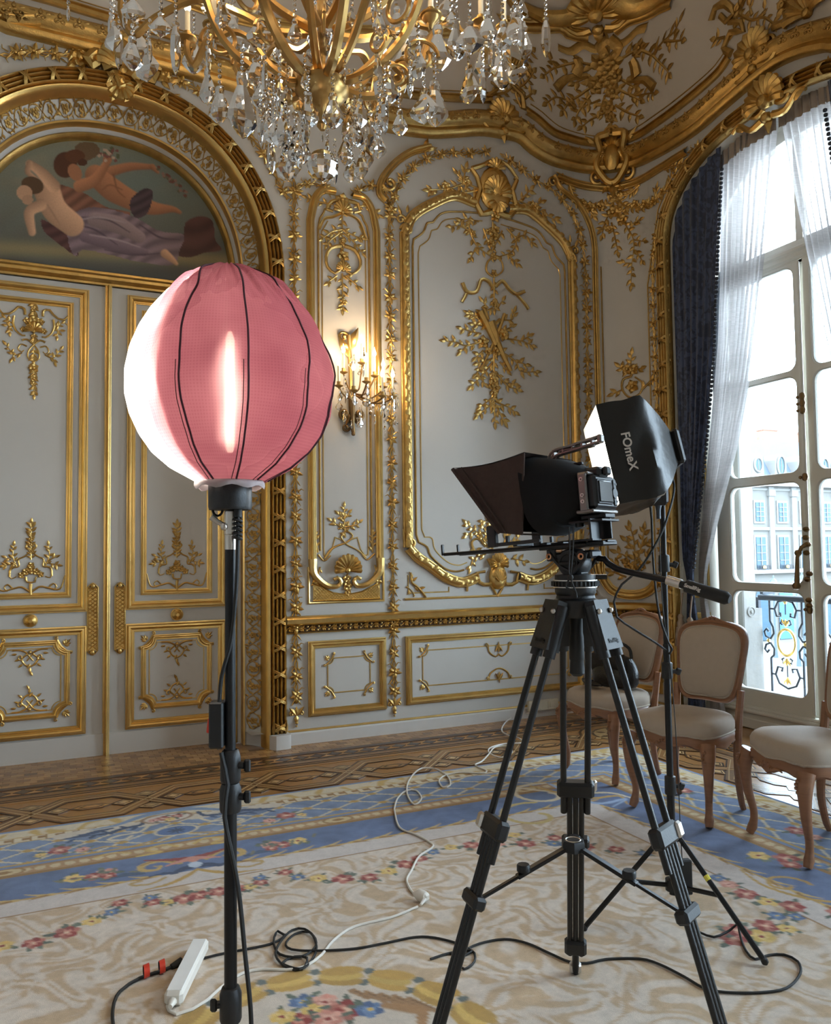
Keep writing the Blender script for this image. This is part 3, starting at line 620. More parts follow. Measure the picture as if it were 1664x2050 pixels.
# ------------------------------------------------------------------ numpy painter for woven and painted surfaces (colour attribute)
class Paint:
    def __init__(self, X, Y, base): self.X, self.Y = X.ravel(), Y.ravel(); self.C = np.tile(np.array(base, float), (len(self.X), 1))
    def blend(self, idx, a, col): 
        a = np.clip(a, 0, 1)[:, None]; self.C[idx] = self.C[idx]*(1-a)+np.array(col)*a
    def box(self, x0, y0, x1, y1): return np.nonzero((self.X > x0) & (self.X < x1) & (self.Y > y0) & (self.Y < y1))[0]
    def stroke(self, pts, w, col, soft=.004, shade=0.0, smooth=True, step=None):
        P = spline(pts, step or max(w if np.isscalar(w) else max(w), .01)*.8) if smooth and len(pts) > 2 else np.asarray(pts, float); k = len(P)
        R = np.full(k, w/2) if np.isscalar(w) else np.interp(np.linspace(0, 1, k), np.linspace(0, 1, len(w)), w)/2
        mx = R.max()+soft; ix = self.box(P[:, 0].min()-mx, P[:, 1].min()-mx, P[:, 0].max()+mx, P[:, 1].max()+mx)
        if not len(ix): return
        x, y = self.X[ix], self.Y[ix]; best = np.full(len(ix), 9.0); sd = np.zeros(len(ix))
        for i in range(k-1):
            a, b = P[i], P[i+1]; d = b-a; L2 = d@d+1e-12; t = np.clip(((x-a[0])*d[0]+(y-a[1])*d[1])/L2, 0, 1)
            dx, dy = x-a[0]-t*d[0], y-a[1]-t*d[1]; r = R[i]+(R[i+1]-R[i])*t; e = np.hypot(dx, dy)-r
            cr = (d[0]*dy-d[1]*dx)/math.sqrt(L2)/np.maximum(r, 1e-6); m_ = e < best; best[m_] = e[m_]; sd[m_] = cr[m_]
        a = np.clip(.5-best/soft, 0, 1); c = np.array(col)[None, :]*(1+shade*sd[:, None])
        self.C[ix] = self.C[ix]*(1-a[:, None])+np.clip(c, 0, 1)*a[:, None]
    def ell(self, cx, cy, rx, ry, col, ang=0.0, soft=.08, shade=0.0):
        r = max(rx, ry)*1.15; ix = self.box(cx-r, cy-r, cx+r, cy+r)
        if not len(ix): return
        x, y = self.X[ix]-cx, self.Y[ix]-cy; c, s = math.cos(ang), math.sin(ang); u, v = (x*c+y*s)/rx, (-x*s+y*c)/ry
        q = np.hypot(u, v); a = np.clip((1-q)/soft+.5, 0, 1); cc = np.array(col)[None, :]*(1-shade*(u*.5+v)[:, None])
        self.C[ix] = self.C[ix]*(1-a[:, None])+np.clip(cc, 0, 1)*a[:, None]
    def poly(self, pts, col, smooth=True, shade=None):
        P = spline(pts, max(1e-3, np.ptp(np.asarray(pts, float), axis=0).max()/40), True) if smooth else np.asarray(pts, float)
        ix = self.box(P[:, 0].min(), P[:, 1].min(), P[:, 0].max(), P[:, 1].max())
        if not len(ix): return
        x, y = self.X[ix], self.Y[ix]; ins = np.zeros(len(ix), bool); j = len(P)-1
        for i in range(len(P)):
            yi, yj = P[i][1], P[j][1]
            if yi != yj:
                ins ^= ((yi > y) != (yj > y)) & (x < (P[j][0]-P[i][0])*(y-yi)/(yj-yi)+P[i][0])
            j = i
        c = np.array(col)[None, :]*np.ones((len(ix), 1))
        if shade is not None: c = c*shade(x, y)[:, None]
        self.C[ix[ins]] = np.clip(c[ins], 0, 1)
    def attr(self, me, name='Col'):
        at_ = me.color_attributes.new(name, 'FLOAT_COLOR', 'POINT'); at_.data.foreach_set('color', np.column_stack([self.C, np.ones(len(self.C))]).astype(np.float32).ravel())
def attr_mat(name, rough=.6, bump=0, bscale=200, spec=.3, sheen=0.0):
    m = bpy.data.materials.new(name); m.use_nodes = True; N = m.node_tree.nodes; L = m.node_tree.links; b = N['Principled BSDF']
    a = N.new('ShaderNodeAttribute'); a.attribute_name = 'Col'; nz = N.new('ShaderNodeTexNoise'); nz.inputs['Scale'].default_value = 90; tc = N.new('ShaderNodeTexCoord'); L.new(tc.outputs['Object'], nz.inputs['Vector'])
    mr = N.new('ShaderNodeMapRange'); mr.inputs[3].default_value = .86; mr.inputs[4].default_value = 1.12; L.new(nz.outputs[0], mr.inputs[0])
    mx = N.new('ShaderNodeMix'); mx.data_type = 'RGBA'; mx.blend_type = 'MULTIPLY'; mx.inputs[0].default_value = 1.0; L.new(a.outputs['Color'], mx.inputs[6]); L.new(mr.outputs[0], mx.inputs[7]); L.new(mx.outputs[2], b.inputs['Base Color'])
    b.inputs['Roughness'].default_value = rough; b.inputs['Specular IOR Level'].default_value = spec; b.inputs['Sheen Weight'].default_value = sheen
    if bump:
        n2 = N.new('ShaderNodeTexNoise'); n2.inputs['Scale'].default_value = bscale; n2.inputs['Detail'].default_value = 3; L.new(tc.outputs['Object'], n2.inputs['Vector'])
        bp = N.new('ShaderNodeBump'); bp.inputs['Strength'].default_value = bump; bp.inputs['Distance'].default_value = .01; L.new(n2.outputs[0], bp.inputs['Height']); L.new(bp.outputs[0], b.inputs['Normal'])
    return m
def cl(r, g, b): return np.array(lin('%02x%02x%02x' % (r, g, b)))

# ------------------------------------------------------------------ arched doorway: moulded reveal
def arch_path(w, k=22): return full_arch(ARW-w, DSPR, DTOP-w, DOORX, 2.2, k, 0.0, 8)
reed = mould('arch_reeding', arch_path(.058), Preed(.115, .065, 4), M['gold'], WB)
mould('arch_cavetto', arch_path(.115), [(0, .0), (0, .045), (.012, .06), (.028, .05), (.04, .015), (.052, -.03), (.055, -.06)], M['gold_b'], WB)
mould('arch_band', arch_path(.165), [(0, -.05), (.03, -.10), (.065, -.145), (.10, -.17)], M['wall'], WB)
mould('arch_fillet', arch_path(.263), [(0, -.18), (0, -.155), (.014, -.155), (.014, -.25)], M['gold_b'], WB)
mould('arch_soffit', arch_path(.275), [(0, -.23), (.02, -.26), (.024, -.30)], M['wall'], WB)
mould('arch_inner_moulding', arch_path(.312), [(-.018, -.31), (-.018, -.265), (-.005, -.255), (.008, -.27), (.018, -.29), (.018, -.36)], M['gold'], WB)
AP = np.asarray(arch_path(0)); AD = np.r_[0, np.cumsum(np.linalg.norm(np.diff(AP, axis=0), axis=1))]
def arch_pos(d, w):
    """point and inward direction on the arch at distance d, inset w"""
    x, z = np.interp(d, AD, AP[:, 0]), np.interp(d, AD, AP[:, 1]); x2, z2 = np.interp(d+.02, AD, AP[:, 0]), np.interp(d+.02, AD, AP[:, 1]); x1, z1 = np.interp(d-.02, AD, AP[:, 0]), np.interp(d-.02, AD, AP[:, 1])
    tx, tz = x2-x1, z2-z1; l = np.hypot(tx, tz)+1e-9; tx, tz = tx/l, tz/l
    return x-tz*w, z+tx*w, tx, tz
# crossed ribbons on the reeding
o = MB()
for sg in (1, -1):
    for k in range(3):
        P = np.array([(-.058, sg*.030+k*.007-.007, .030), (-.03, sg*.016+k*.007-.007, .078), (0, k*.007-.007, .083), (.03, -sg*.016+k*.007-.007, .078), (.058, -sg*.030+k*.007-.007, .030)])
        o.tube(P, .0048, 5)
CROSS = o.mesh('crossed_ribbon', M['gold'])
L_ = AD[-1]; q = .15
while q < L_*.64:
    x, z, tx, tz = arch_pos(q, .058)
    if z > .05: inst('crossed_ribbon', CROSS, reed, frame(float(x), float(z), 0, math.atan2(tz, tx)-math.pi/2))
    q += .19
# acanthus foot and plinth
o = Orn(S)
for a in (-.045, -.015, .015, .045): o.leaf((DOORX+ARW-.058+a, .10), math.pi/2, .10, .03, .03, .055)
o.build('reeding_foot', M['gold_d'], reed)
m = MB()
for sg in (1, -1):
    pl_ = [(ARW+.012, 0), (ARW+.012, -.10), (ARW-.02, -.115), (ARW-.10, -.115), (ARW-.125, -.09), (ARW-.15, -.0), (ARW-.19, .14), (ARW-.24, .235), (ARW-.27, .27), (ARW-.33, .29), (ARW-.33, .36)]
    G = [[(DOORX+sg*a, DB+b, z) for z in (0, .10)] for a, b in pl_]; m.quadgrid(G, flip=sg > 0)
    m.add([(DOORX+sg*a, DB+b, .10) for a, b in pl_]+[(DOORX+sg*(ARW-.25), DB, .10), (DOORX+sg*ARW, DB+.05, .1)], [tuple(range(6))+(len(pl_)+1,), tuple(range(5, 9))+(len(pl_),)])
m.build('trim_plinth', M['base'], None, kind='structure')
# fine leaf scrolls in the band between the gold strips
def arch_orn(V):
    V = np.asarray(V, float); x, z, tx, tz = arch_pos(V[:, 0], V[:, 1]); u = np.clip((V[:, 1]-.165)/.10, 0, 1)
    return np.stack([x, DB+.036+.12*np.sin(u*math.pi/2)-V[:, 2]*.9, z], -1)
random.seed(3); o = Orn(arch_orn); d0 = .12
while d0 < L_*.62:
    for sg in (-1, 1):
        c = .214; o.stem([(d0, c), (d0+.04, c+sg*.032), (d0+.09, c+sg*.034), (d0+.12, c)], .004)
        for k in range(4): o.leaf((d0+.02+k*.03, c+sg*.024), random.uniform(0, 6.28), .032, .016, .009, .006)
    o.flower((d0+.06, .214), .024, 5); d0 += .125
arch_vine = o.build('arch_scrollwork', M['gold_d'], WB)

# ------------------------------------------------------------------ double door
DHW, DTOPZ = .885, 3.36
M['door2'] = M['door']
door = empty('door_1', (0, 0, 0), kind='structure')
dfn = Sdoor
for sg in (1, -1):
    fx = lambda L: [(DOORX+sg*abs(x-DOORX), z) for x, z in L]
    fr = lambda x0, z0, x1, z1: rect(*( (x0, z0, x1, z1) if sg > 0 else (2*DOORX-x1, z0, 2*DOORX-x0, z1)))
    m = MB(); m.box((DOORX+sg*(DHW/2+.004), DOORY+.03, DTOPZ/2), (DHW-.01, .06, DTOPZ-.01)); m.box((DOORX+sg*(DHW/2+.004), DOORY-.006, .075), (DHW-.02, .02, .15))
    leaf_ = m.build('door_leaf', M['door'], door, False)
    u0, u1 = DW(253, 1000)[0], DW(452, 1215)[0]; uz0, uz1 = DW(252, 1221)[1], DW(253.6, 591)[1]
    l0z, l1z = DW(251, 1460)[1], DW(252, 1249)[1]
    panel(*fr(u0+.03, uz0+.03, u1-.03, uz1-.03)[0], *fr(u0+.03, uz0+.03, u1-.03, uz1-.03)[2], .06, .04, M['gold_b'], leaf_, fn=dfn)
    panel(*fr(u0+.03, l0z+.03, u1-.03, l1z-.03)[0], *fr(u0+.03, l0z+.03, u1-.03, l1z-.03)[2], .06, .04, M['gold_b'], leaf_, fn=dfn)
    i0, i1 = DW(283, 1000)[0], DW(424, 1000)[0]; iz0, iz1 = DW(283, 1191)[1], DW(281, 622)[1]
    panel(*fr(i0+.018, iz0+.018, i1-.018, iz1-.018)[0], *fr(i0+.018, iz0+.018, i1-.018, iz1-.018)[2], .04, .026, M['gold_b'], leaf_, fn=dfn)
    lc = (i0+i1)/2; c0 = DOORX+sg*(lc-DOORX)
    for s2 in (1, -1): mould('panel_line', [(c0+s2*.225, iz0+.17), (c0+s2*.225, iz1-.17), (c0+s2*.20, iz1-.15)], Pround(.008, .005, 3), M['gold_b'], leaf_, fn=dfn)
    j0, j1, jz0, jz1 = DW(283, 1300)[0], DW(423, 1300)[0], DW(283, 1420)[1], DW(283, 1273)[1]
    mould('panel_moulding', notched(*fr(j0+.015, jz0+.015, j1-.015, jz1-.015)[0], *fr(j0+.015, jz0+.015, j1-.015, jz1-.015)[2], .075), Pframe(.036, .026), M['gold_b'], leaf_, True, dfn)
    mould('panel_line', notched(*fr(j0+.055, jz0+.05, j1-.055, jz1-.05)[0], *fr(j0+.055, jz0+.05, j1-.055, jz1-.05)[2], .055), Pround(.008, .005, 3), M['gold_b'], leaf_, True, dfn)
    o = Orn(dfn); w_ = (j1-j0)/2
    for sx in (1, -1):
        for sy, zz in ((1, jz0), (-1, jz1)): corner_spray(o, (c0-sx*w_, zz), sx, sy, .075)
    o.build('corner_ornament', M['gold'], leaf_)
    o = Orn(dfn)
    for zz, sy in ((jz1-.05, -1), (jz0+.05, 1)):
        for sx in (1, -1):
            o.stem([(c0+sx*.11, zz+sy*.004), (c0+sx*.06, zz+sy*.006), (c0+sx*.018, zz+sy*.03), (c0+sx*.050, zz+sy*.065), (c0+sx*.030, zz+sy*.105), (c0, zz+sy*.12)], .006); o.stem([(c0+sx*.018, zz+sy*.03), (c0+sx*.0, zz+sy*.055), (c0-sx*.02, zz+sy*.08)], .005); o.scroll((c0+sx*.045, zz+sy*.07), math.pi/2*sy-sx*sy*1.0, .022, .9, -sx*sy, .010)
            for k in range(3): o.leaf((c0+sx*(.045+.018*k), zz+sy*(.10-.035*k)), math.pi/2*sy-sx*sy*(.9+.3*k), .036, .016, .01)
        for k in range(3): o.leaf((c0, zz+sy*(.10+.025*k)), math.pi/2*sy+(k-1)*.5, .04, .018, .012)
        o.ball((c0, zz+sy*.02, .01), .014)
    o.build('centre_ornament', M['gold'], leaf_)
    # traced ornaments of the tall panel (measured on the left leaf, mirrored for the right)
    base = lambda px, py: DW(px, py); lcl = 2*DOORX-lc; off = W
    conv = lambda px, py: ((lambda q: (c0+(q[0]-DW(88, 640)[0])*1.0, q[1]))(DW(px, py)))
    Zt = lambda L: zc(0, 500, 5.127, L)
    top_ = stuff_orn('crown_ornament', leaf_, stems=[Zt(a) for a in ([(240, 770), (190, 740), (165, 715)], [(245, 800), (180, 790)], [(200, 790), (205, 850)], [(330, 1070), (250, 1090), (200, 1030), (170, 990)], [(250, 1085), (230, 1125)])],
        thick=[(Zt([(360, 680), (355, 620), (290, 600), (250, 640), (200, 670), (140, 670), (95, 620)]), .010), (Zt([(250, 690), (240, 760), (270, 840), (330, 890), (365, 890)]), .009), (Zt([(330, 940), (380, 930), (448, 985), (500, 1060), (500, 1130), (448, 1160)]), .007), (Zt([(380, 1000), (320, 980), (290, 1030), (330, 1060), (350, 1040)]), .006)],
        flowers=[(*Zt([(345, 830)])[0], .022), (*Zt([(380, 740)])[0], .026)], leaf=.03, r=.004, fn=dfn, conv=conv, mirror=c0)
    stuff_orn('drop_ornament', leaf_, stems=[Zt([(448, 550), (448, 700)]), Zt([(448, 1160), (448, 1300), (452, 1495)]), Zt([(448, 860), (448, 950)]), Zt([(448, 1020), (448, 1140)])], flowers=[(*Zt([(a, b)])[0], c) for a, b, c in ((448, 620, .022), (448, 735, .035), (410, 745, .025), (490, 745, .025), (448, 1225, .034), (448, 1330, .026), (448, 1390, .018), (448, 900, .02))], leaf=.03, r=.004, both=True, fn=dfn, conv=conv, shells=[(*Zt([(450, 850)])[0], math.pi/2, .065, 9, 2.4, .02)])
    Zb = lambda L: zc(0, 540, 2.93, L)
    conv2 = lambda px, py: ((lambda q: (c0+(q[0]-DW(80.2, 1150)[0]), q[1]))(DW(px, py)))
    stuff_orn('foot_ornament', leaf_, stems=[Zb(a) for a in ([(150, 1740), (130, 1680), (135, 1620)], [(150, 1720), (80, 1735)], [(120, 1700), (95, 1690)])],
        thick=[(Zb([(110, 1800), (120, 1750), (165, 1740), (162, 1700), (200, 1680), (235, 1650), (265, 1620), (235, 1600), (205, 1620), (235, 1660)]), .007), (Zb([(232, 1890), (180, 1860), (130, 1870), (60, 1880), (30, 1800)]), .008), (Zb([(130, 1870), (100, 1845), (80, 1865), (100, 1885)]), .006), (Zb([(140, 1740), (110, 1770), (120, 1810), (150, 1800)]), .006)], leaf=.03, r=.004, fn=dfn, conv=conv2, mirror=c0)
    stuff_orn('flower_basket', leaf_, stems=[Zb([(235, 1700), (235, 1600), (238, 1490)])], both=True, flowers=[(*Zb([(a, b)])[0], c) for a, b, c in ((235, 1760, .03), (205, 1770, .026), (265, 1770, .026), (180, 1790, .024), (290, 1785, .024), (235, 1735, .026), (235, 1580, .02), (235, 1610, .02))], thick=[(Zb([(205, 1800), (212, 1830), (258, 1830), (265, 1800)]), .009), (Zb([(235, 1840), (232, 1870), (235, 1915)]), .012)], leaf=.032, r=.004, fn=dfn, conv=conv2)
    # lattice finger plate and rosette knob
    kx = DOORX+sg*(DW(240, 1240)[0]-DOORX); k0, k1 = DW(240, 1308)[1], DW(240, 1166)[1]
    m = MB(); m.box((kx, DOORY-.004, (k0+k1)/2), (.068, .008, k1-k0-.06))
    for i in range(16):
        for s2 in (1, -1): m.tube(np.array([(kx-.03*s2, DOORY-.009, k0+.035+i*(k1-k0-.09)/15-.0), (kx+.03*s2, DOORY-.009, min(k1-.03, k0+.035+i*(k1-k0-.09)/15+.05))]), .0028, 4)
    m.tube(np.array([(kx-.034, DOORY-.008, k0+.03), (kx-.034, DOORY-.008, k1-.03), (kx-.015, DOORY-.008, k1-.01), (kx, DOORY-.008, k1), (kx+.015, DOORY-.008, k1-.01), (kx+.034, DOORY-.008, k1-.03), (kx+.034, DOORY-.008, k0+.03), (kx+.015, DOORY-.008, k0+.01), (kx, DOORY-.008, k0), (kx-.015, DOORY-.008, k0+.01), (kx-.034, DOORY-.008, k0+.03)]), .006, 5)
    for zz in (k0+.02, k1-.02): m.ball((kx, DOORY-.01, zz), .018, 8)
    m.build('finger_plate', M['gold'], leaf_)
    p = DW(355, 1230); Mk = Matrix.Translation((c0, DOORY, p[1]))@Matrix.Rotation(math.pi/2, 4, 'X')
    m = MB(); m.lathe([(.001, .05), (.012, .05), (.02, .042), (.018, .03), (.028, .022), (.036, .018), (.038, .008), (.046, .006), (.046, 0)], 16, Mk)
    m.build('door_knob', M['gold'], leaf_)
m = MB(); m.sweep([(DOORX, 0), (DOORX, DTOPZ)], Pframe(.045, .05)); m.fn = Sdoor; m.build('meeting_astragal', M['gold_b'], door)
m = MB(Sdoor); m.sweep([(DOORX-DHW-.02, DTOPZ+.055), (DOORX+DHW+.02, DTOPZ+.055)], Pframe(.11, .07)); m.build('transom_moulding', M['gold'], door)

# ------------------------------------------------------------------ overdoor painting
nx, nz = 240, 150
hwp_, sp_, tp_ = .905, 3.42, 4.45
fz = arch_z(hwp_, sp_+.02, tp_, 2.2); xs = DOORX+np.linspace(-hwp_, hwp_, nx); G = np.zeros((nx, nz, 3))
for i, x in enumerate(xs): zt_ = max(fz(x-DOORX), DTOPZ+.13); G[i, :, 0] = x; G[i, :, 1] = DOORY-.02; G[i, :, 2] = np.linspace(DTOPZ+.10, zt_, nz)
PX, PY = proj(G.reshape(-1, 3)); PX, PY = PX*2, PY*2      # paint in the traced drawing units
pt = Paint(PX, PY, (0, 0, 0)); gy = (pt.Y-520)/560
sky = cl(122, 122, 104)[None]*(1-gy[:, None])+cl(70, 70, 66)[None]*gy[:, None]
cloud = .5+.5*np.sin(pt.X*.012+np.sin(pt.Y*.021)*2.0+np.sin(pt.X*.005)*3)*np.sin(pt.Y*.018+np.sin(pt.X*.009)*1.7)
cl2 = np.clip(np.sin(pt.X*.021+2*np.sin(pt.Y*.03+pt.X*.004))*np.sin(pt.Y*.034+2*np.sin(pt.X*.013)), 0, 1)
sky = sky*(1-.22*cloud[:, None])+cl(120, 96, 66)[None]*(.22*cloud*np.clip(1.15-gy, 0, 1))[:, None]; sky = sky*(1-.30*cl2[:, None])+cl(150, 124, 92)[None]*(.30*cl2*np.clip(.8-gy, 0, 1))[:, None]+sky*(.30*cl2*np.clip(.2+gy, 0, 1))[:, None]
blue = np.clip(np.exp(-((pt.X-640)/300)**2-((pt.Y-720)/150)**2), 0, 1)[:, None]*.5; sky = sky*(1-blue)+cl(92, 108, 106)[None]*blue
hz = np.clip(np.exp(-((pt.Y-(990+.06*pt.X))/30)**2), 0, 1)[:, None]*.5; sky = sky*(1-hz)+cl(150, 130, 84)[None]*hz; pt.C = sky
skin, skin2 = cl(176, 134, 104), cl(146, 96, 66)
st = lambda p, w, c, sh=-.35: pt.stroke(p, w, c, 6, sh, step=10)
def hsh(f, ph=0): return lambda x, y: 1+.28*np.sin((x*.6+y*1.4)*f+np.sin(x*.02+ph)*2)
pt.poly([(300, 590), (330, 570), (380, 575), (400, 610), (360, 640), (310, 640)], cl(96, 74, 52))
pt.poly([(230, 740), (330, 770), (430, 830), (520, 850), (480, 880), (300, 860), (250, 800)], cl(112, 72, 54), shade=hsh(.09))
st([(430, 690), (520, 668), (610, 668)], [44, 34, 20], skin2); st([(610, 668), (632, 690)], [22, 12], skin2)
st([(545, 815), (620, 835), (690, 838), (720, 850)], [70, 56, 34, 14], skin2); st([(380, 700), (450, 760), (540, 810)], [80, 92, 74], skin2)
st([(455, 700), (470, 760), (500, 790)], [8, 6, 4], skin2*.6, 0); st([(410, 760), (440, 740), (490, 760)], [6, 6, 4], skin2*.65, 0)
st([(320, 745), (380, 720), (430, 650)], [52, 44, 28], skin2*1.1); pt.ell(430, 640, 18, 16, skin2)
pt.ell(262, 660, 48, 52, cl(74, 42, 26)); pt.ell(300, 625, 40, 26, cl(84, 48, 28)); pt.ell(300, 690, 26, 36, skin2*1.05, -.5); pt.ell(330, 650, 20, 14, cl(70, 40, 26))
pt.poly([(530, 790), (580, 755), (612, 772), (592, 850), (545, 872), (520, 830)], cl(62, 46, 50), shade=hsh(.12))
pt.poly([(165, 880), (210, 900), (300, 960), (310, 1025), (240, 980), (180, 930)], cl(74, 44, 42), shade=hsh(.1))
pt.poly([(735, 935), (745, 890), (800, 866), (850, 885), (862, 960), (886, 1000), (820, 1012), (760, 1030), (690, 1015), (700, 960)], cl(76, 46, 42), shade=hsh(.05, 1))
pt.poly([(280, 870), (350, 832), (440, 838), (540, 870), (640, 925), (735, 940), (720, 1000), (690, 1060), (560, 1050), (440, 1020), (330, 1000), (300, 1028), (272, 960)], cl(112, 92, 96), shade=hsh(.085, 2))
st([(380, 880), (470, 900), (560, 950)], [60, 70, 46], cl(128, 106, 104), -.3); st([(340, 950), (450, 980), (580, 1010)], [40, 46, 30], cl(106, 86, 92), -.3)
for a in ([(300, 900), (380, 920), (470, 980)], [(330, 870), (430, 880), (520, 930)], [(420, 1000), (540, 1020), (680, 1010)], [(560, 900), (640, 950), (720, 960)]): st(a, [5, 8, 3], cl(76, 60, 66), 0)
for a in ([(300, 885), (390, 870), (500, 890)], [(360, 940), (470, 960), (560, 990)]): st(a, [4, 7, 3], cl(150, 130, 128), 0)
st([(660, 1015), (690, 1040), (706, 1056)], [34, 26, 14], skin)
st([(190, 770), (220, 840), (290, 900)], [104, 100, 92], skin); st([(215, 745), (165, 690), (118, 655)], [52, 44, 30], skin); st([(118, 655), (112, 690), (150, 720)], [26, 22, 14], skin*.85)
st([(165, 820), (118, 850), (128, 930)], [46, 42, 30], skin*.95); st([(190, 820), (215, 860), (240, 900)], [6, 8, 4], skin*.68, 0)
pt.ell(130, 742, 46, 34, cl(78, 54, 34), .3); pt.ell(98, 772, 32, 30, skin*.95, .5); pt.ell(110, 800, 22, 20, skin*.8)
for k in range(26): pt.ell(445+RNG.normal(0, 24), 620+RNG.normal(0, 14), 7, 6, cl(*[(166, 140, 120), (112, 70, 60), (84, 84, 60)][k % 3]))
for k in range(22): pt.ell(630+k*6+RNG.normal(0, 8), 680+k*5+RNG.normal(0, 9), 7, 6, cl(*[(104, 64, 54), (90, 82, 62), (126, 96, 84)][k % 3]))
pt.stroke([(795, 720), (790, 750), (826, 772)], [2, 7, 2], cl(150, 136, 96), 4, 0, step=8)
m = MB(); m.quadgrid(G, flip=True); pt.C = np.clip(pt.C*1.35, 0, 1); me = m.mesh('canvas', attr_mat('oil_paint', .45, .05, 300, .4), False); pt.attr(me)
pic = inst('painting', me, label='arched overdoor oil painting of two reclining figures among clouds, above the double door', cat='painting')
mould('picture_frame', full_arch(hwp_-.0, sp_+.02, tp_, DOORX, 2.2, 22, DTOPZ+.12, 2), [(-.012, -.0), (-.012, .03), (.0, .04), (.012, .03), (.02, .0)], M['gold_b'], pic, fn=Sdoor)
# ------------------------------------------------------------------ crest over the doorway arch
WC = wall_corner; WR = wall_right
# the wall goes on to the left of the doorway in the same order
LN2 = lambda z: [(XL+.02, z), (DOORX-ARW, z)]
b2 = mould('baseboard_left', LN2(.045), [(-.045, .0), (-.045, .022), (.035, .022), (.045, .012), (.045, 0)], M['base'], None, kind='structure'); mould('gold_fillet', LN2(.097), Pround(.018, .014, 4), M['gold_b'], b2)
r2 = mould('dado_rail', LN2(.905), [(-.035, 0), (-.035, .03), (-.02, .05), (.012, .055), (.028, .04), (.034, .015), (.034, 0)], M['gold_b'], WB); mould('rail_recess', LN2(.845), [(-.028, 0), (-.028, .006), (.028, .006), (.028, 0)], M['recess'], r2); mould('rail_fillet', LN2(.812), Pround(.012, .022, 4), M['gold_b'], r2)
for a_, b_ in ((sm0, sm1), (bg0, bg1)):
    x0_, x1_ = 2*DOORX-b_, 2*DOORX-a_; panel(x0_+.027, sz0+.027, x1_-.027, sz1-.027, .055, .035, M['gold_b'], WB); mould('panel_moulding', [(x0_+.04, 1.06), (x1_-.04, 1.06)]+[(x1_-.04, 3.9)]+[((x0_+x1_)/2+((x1_-x0_)/2-.04)*math.cos(t_), 3.9+.32*math.sin(t_)) for t_ in np.linspace(.1, math.pi-.1, 16)]+[(x0_+.04, 3.9)], Pframe(.062, .042), M['gold_b'], WB, True)
for xq in (2*DOORX-xv1, 2*DOORX-xv2): vine(WB, [(xq, 4.2), (xq, 2.8), (xq, 1.4), (xq, .30)], .165)
Z0 = lambda L: zc(0, 0, 3.962, L)
crx, crz = DOORX-.12, DTOP
stuff_orn('arch_crest', WB, stems=[Z0(a) for a in ([(760, 400), (680, 400), (600, 480)], [(1150, 540), (1230, 500), (1290, 480)], [(1200, 580), (1280, 640), (1330, 640)], [(640, 340), (600, 400)], [(1240, 700), (1320, 780), (1390, 800)])],
    thick=[(Z0([(880, 590), (830, 470), (760, 450), (700, 500), (730, 545), (770, 510)]), .06), (Z0([(1030, 660), (1080, 590), (1150, 570), (1220, 620), (1200, 660), (1160, 640)]), .06), (Z0([(790, 300), (780, 370), (850, 440), (890, 520)]), .035), (Z0([(890, 600), (950, 720), (1040, 680)]), .05), (Z0([(800, 640), (740, 600), (560, 610)]), .025), (Z0([(1100, 720), (1250, 780), (1330, 830)]), .03)],
    flowers=[(*Z0([(a, b)])[0], c) for a, b, c in ((650, 370, .09), (690, 400, .08), (640, 470, .07), (740, 330, .06), (1220, 490, .08), (1260, 560, .08), (1290, 600, .06), (960, 660, .10), (900, 740, .06), (1010, 750, .06))],
    leaf=.075, r=.012, shells=[(*Z0([(970, 590)])[0], math.pi/2, .20, 11, 2.0, .08), (*Z0([(955, 690)])[0], -math.pi/2, .12, 7, 1.8, .05)])
vine(WB, WL(Z0([(0, 440), (80, 440), (160, 420), (260, 420), (380, 420), (470, 450), (560, 430)])), .13, 1.1)
vine(WB, WL([(330, 160), (372, 170), (420, 200), (470, 240), (510, 285), (545, 340), (575, 400)]), .15, 1.0)

# ------------------------------------------------------------------ great cornice, running in waves round the corner
CPX = [(-60, 15), (0, 33), (157, 72), (330, 116), (500, 165), (700, 222), (832, 249), (900, 250), (955, 246), (1000, 252), (1040, 262), (1070, 288), (1105, 308), (1160, 322), (1227, 322), (1275, 311), (1330, 284), (1390, 246), (1440, 203), (1480, 168), (1515, 138), (1560, 105), (1610, 82), (1664, 68), (1720, 56)]
CP = WL(CPX); CP = spline([(XL+.05, CP[0][1])]+CP+[(CP[-1][0]+.8, CP[-1][1]-.05), (s_of_y(YF)-.05, CP[-1][1]-.05)], .05)
C1 = [(-.16, 0), (-.16, .05), (-.14, .075), (-.10, .085), (-.06, .06), (-.045, .05), (-.03, .06), (.0, .10), (.05, .115), (.10, .10), (.12, .07), (.14, .05), (.16, .0)]
C1 = [(a*.70, b*.85) for a, b in C1]; cornice = mould('cornice', CP, C1, M['gold'], ceiling)
o = Orn()
for sg in (-1, 1):
    o.scroll((sg*.005, -.03), math.pi/2+sg*.3, .028, .9, sg, .016)
    o.leaf((sg*.03, .0), sg*.2+(math.pi if sg < 0 else 0), .055, .03, .02)
o.leaf((0, -.035), math.pi/2, .08, .05, .03); o.ball((0, 0, .02), .018, 8); CARV = o.mesh('cornice_carving', M['gold_d'])
d = np.r_[0, np.cumsum(np.linalg.norm(np.diff(CP, axis=0), axis=1))]; q = .06
while q < d[-1]:
    i = min(np.searchsorted(d, q), len(CP)-2); t = CP[i+1]-CP[i]; a = math.atan2(t[1], t[0]); nv = np.array([-t[1], t[0]])/np.linalg.norm(t)
    p = CP[i]+nv*.040; inst('cornice_carving', CARV, cornice, frame(p[0], p[1], .085, a, .8)); q += .13
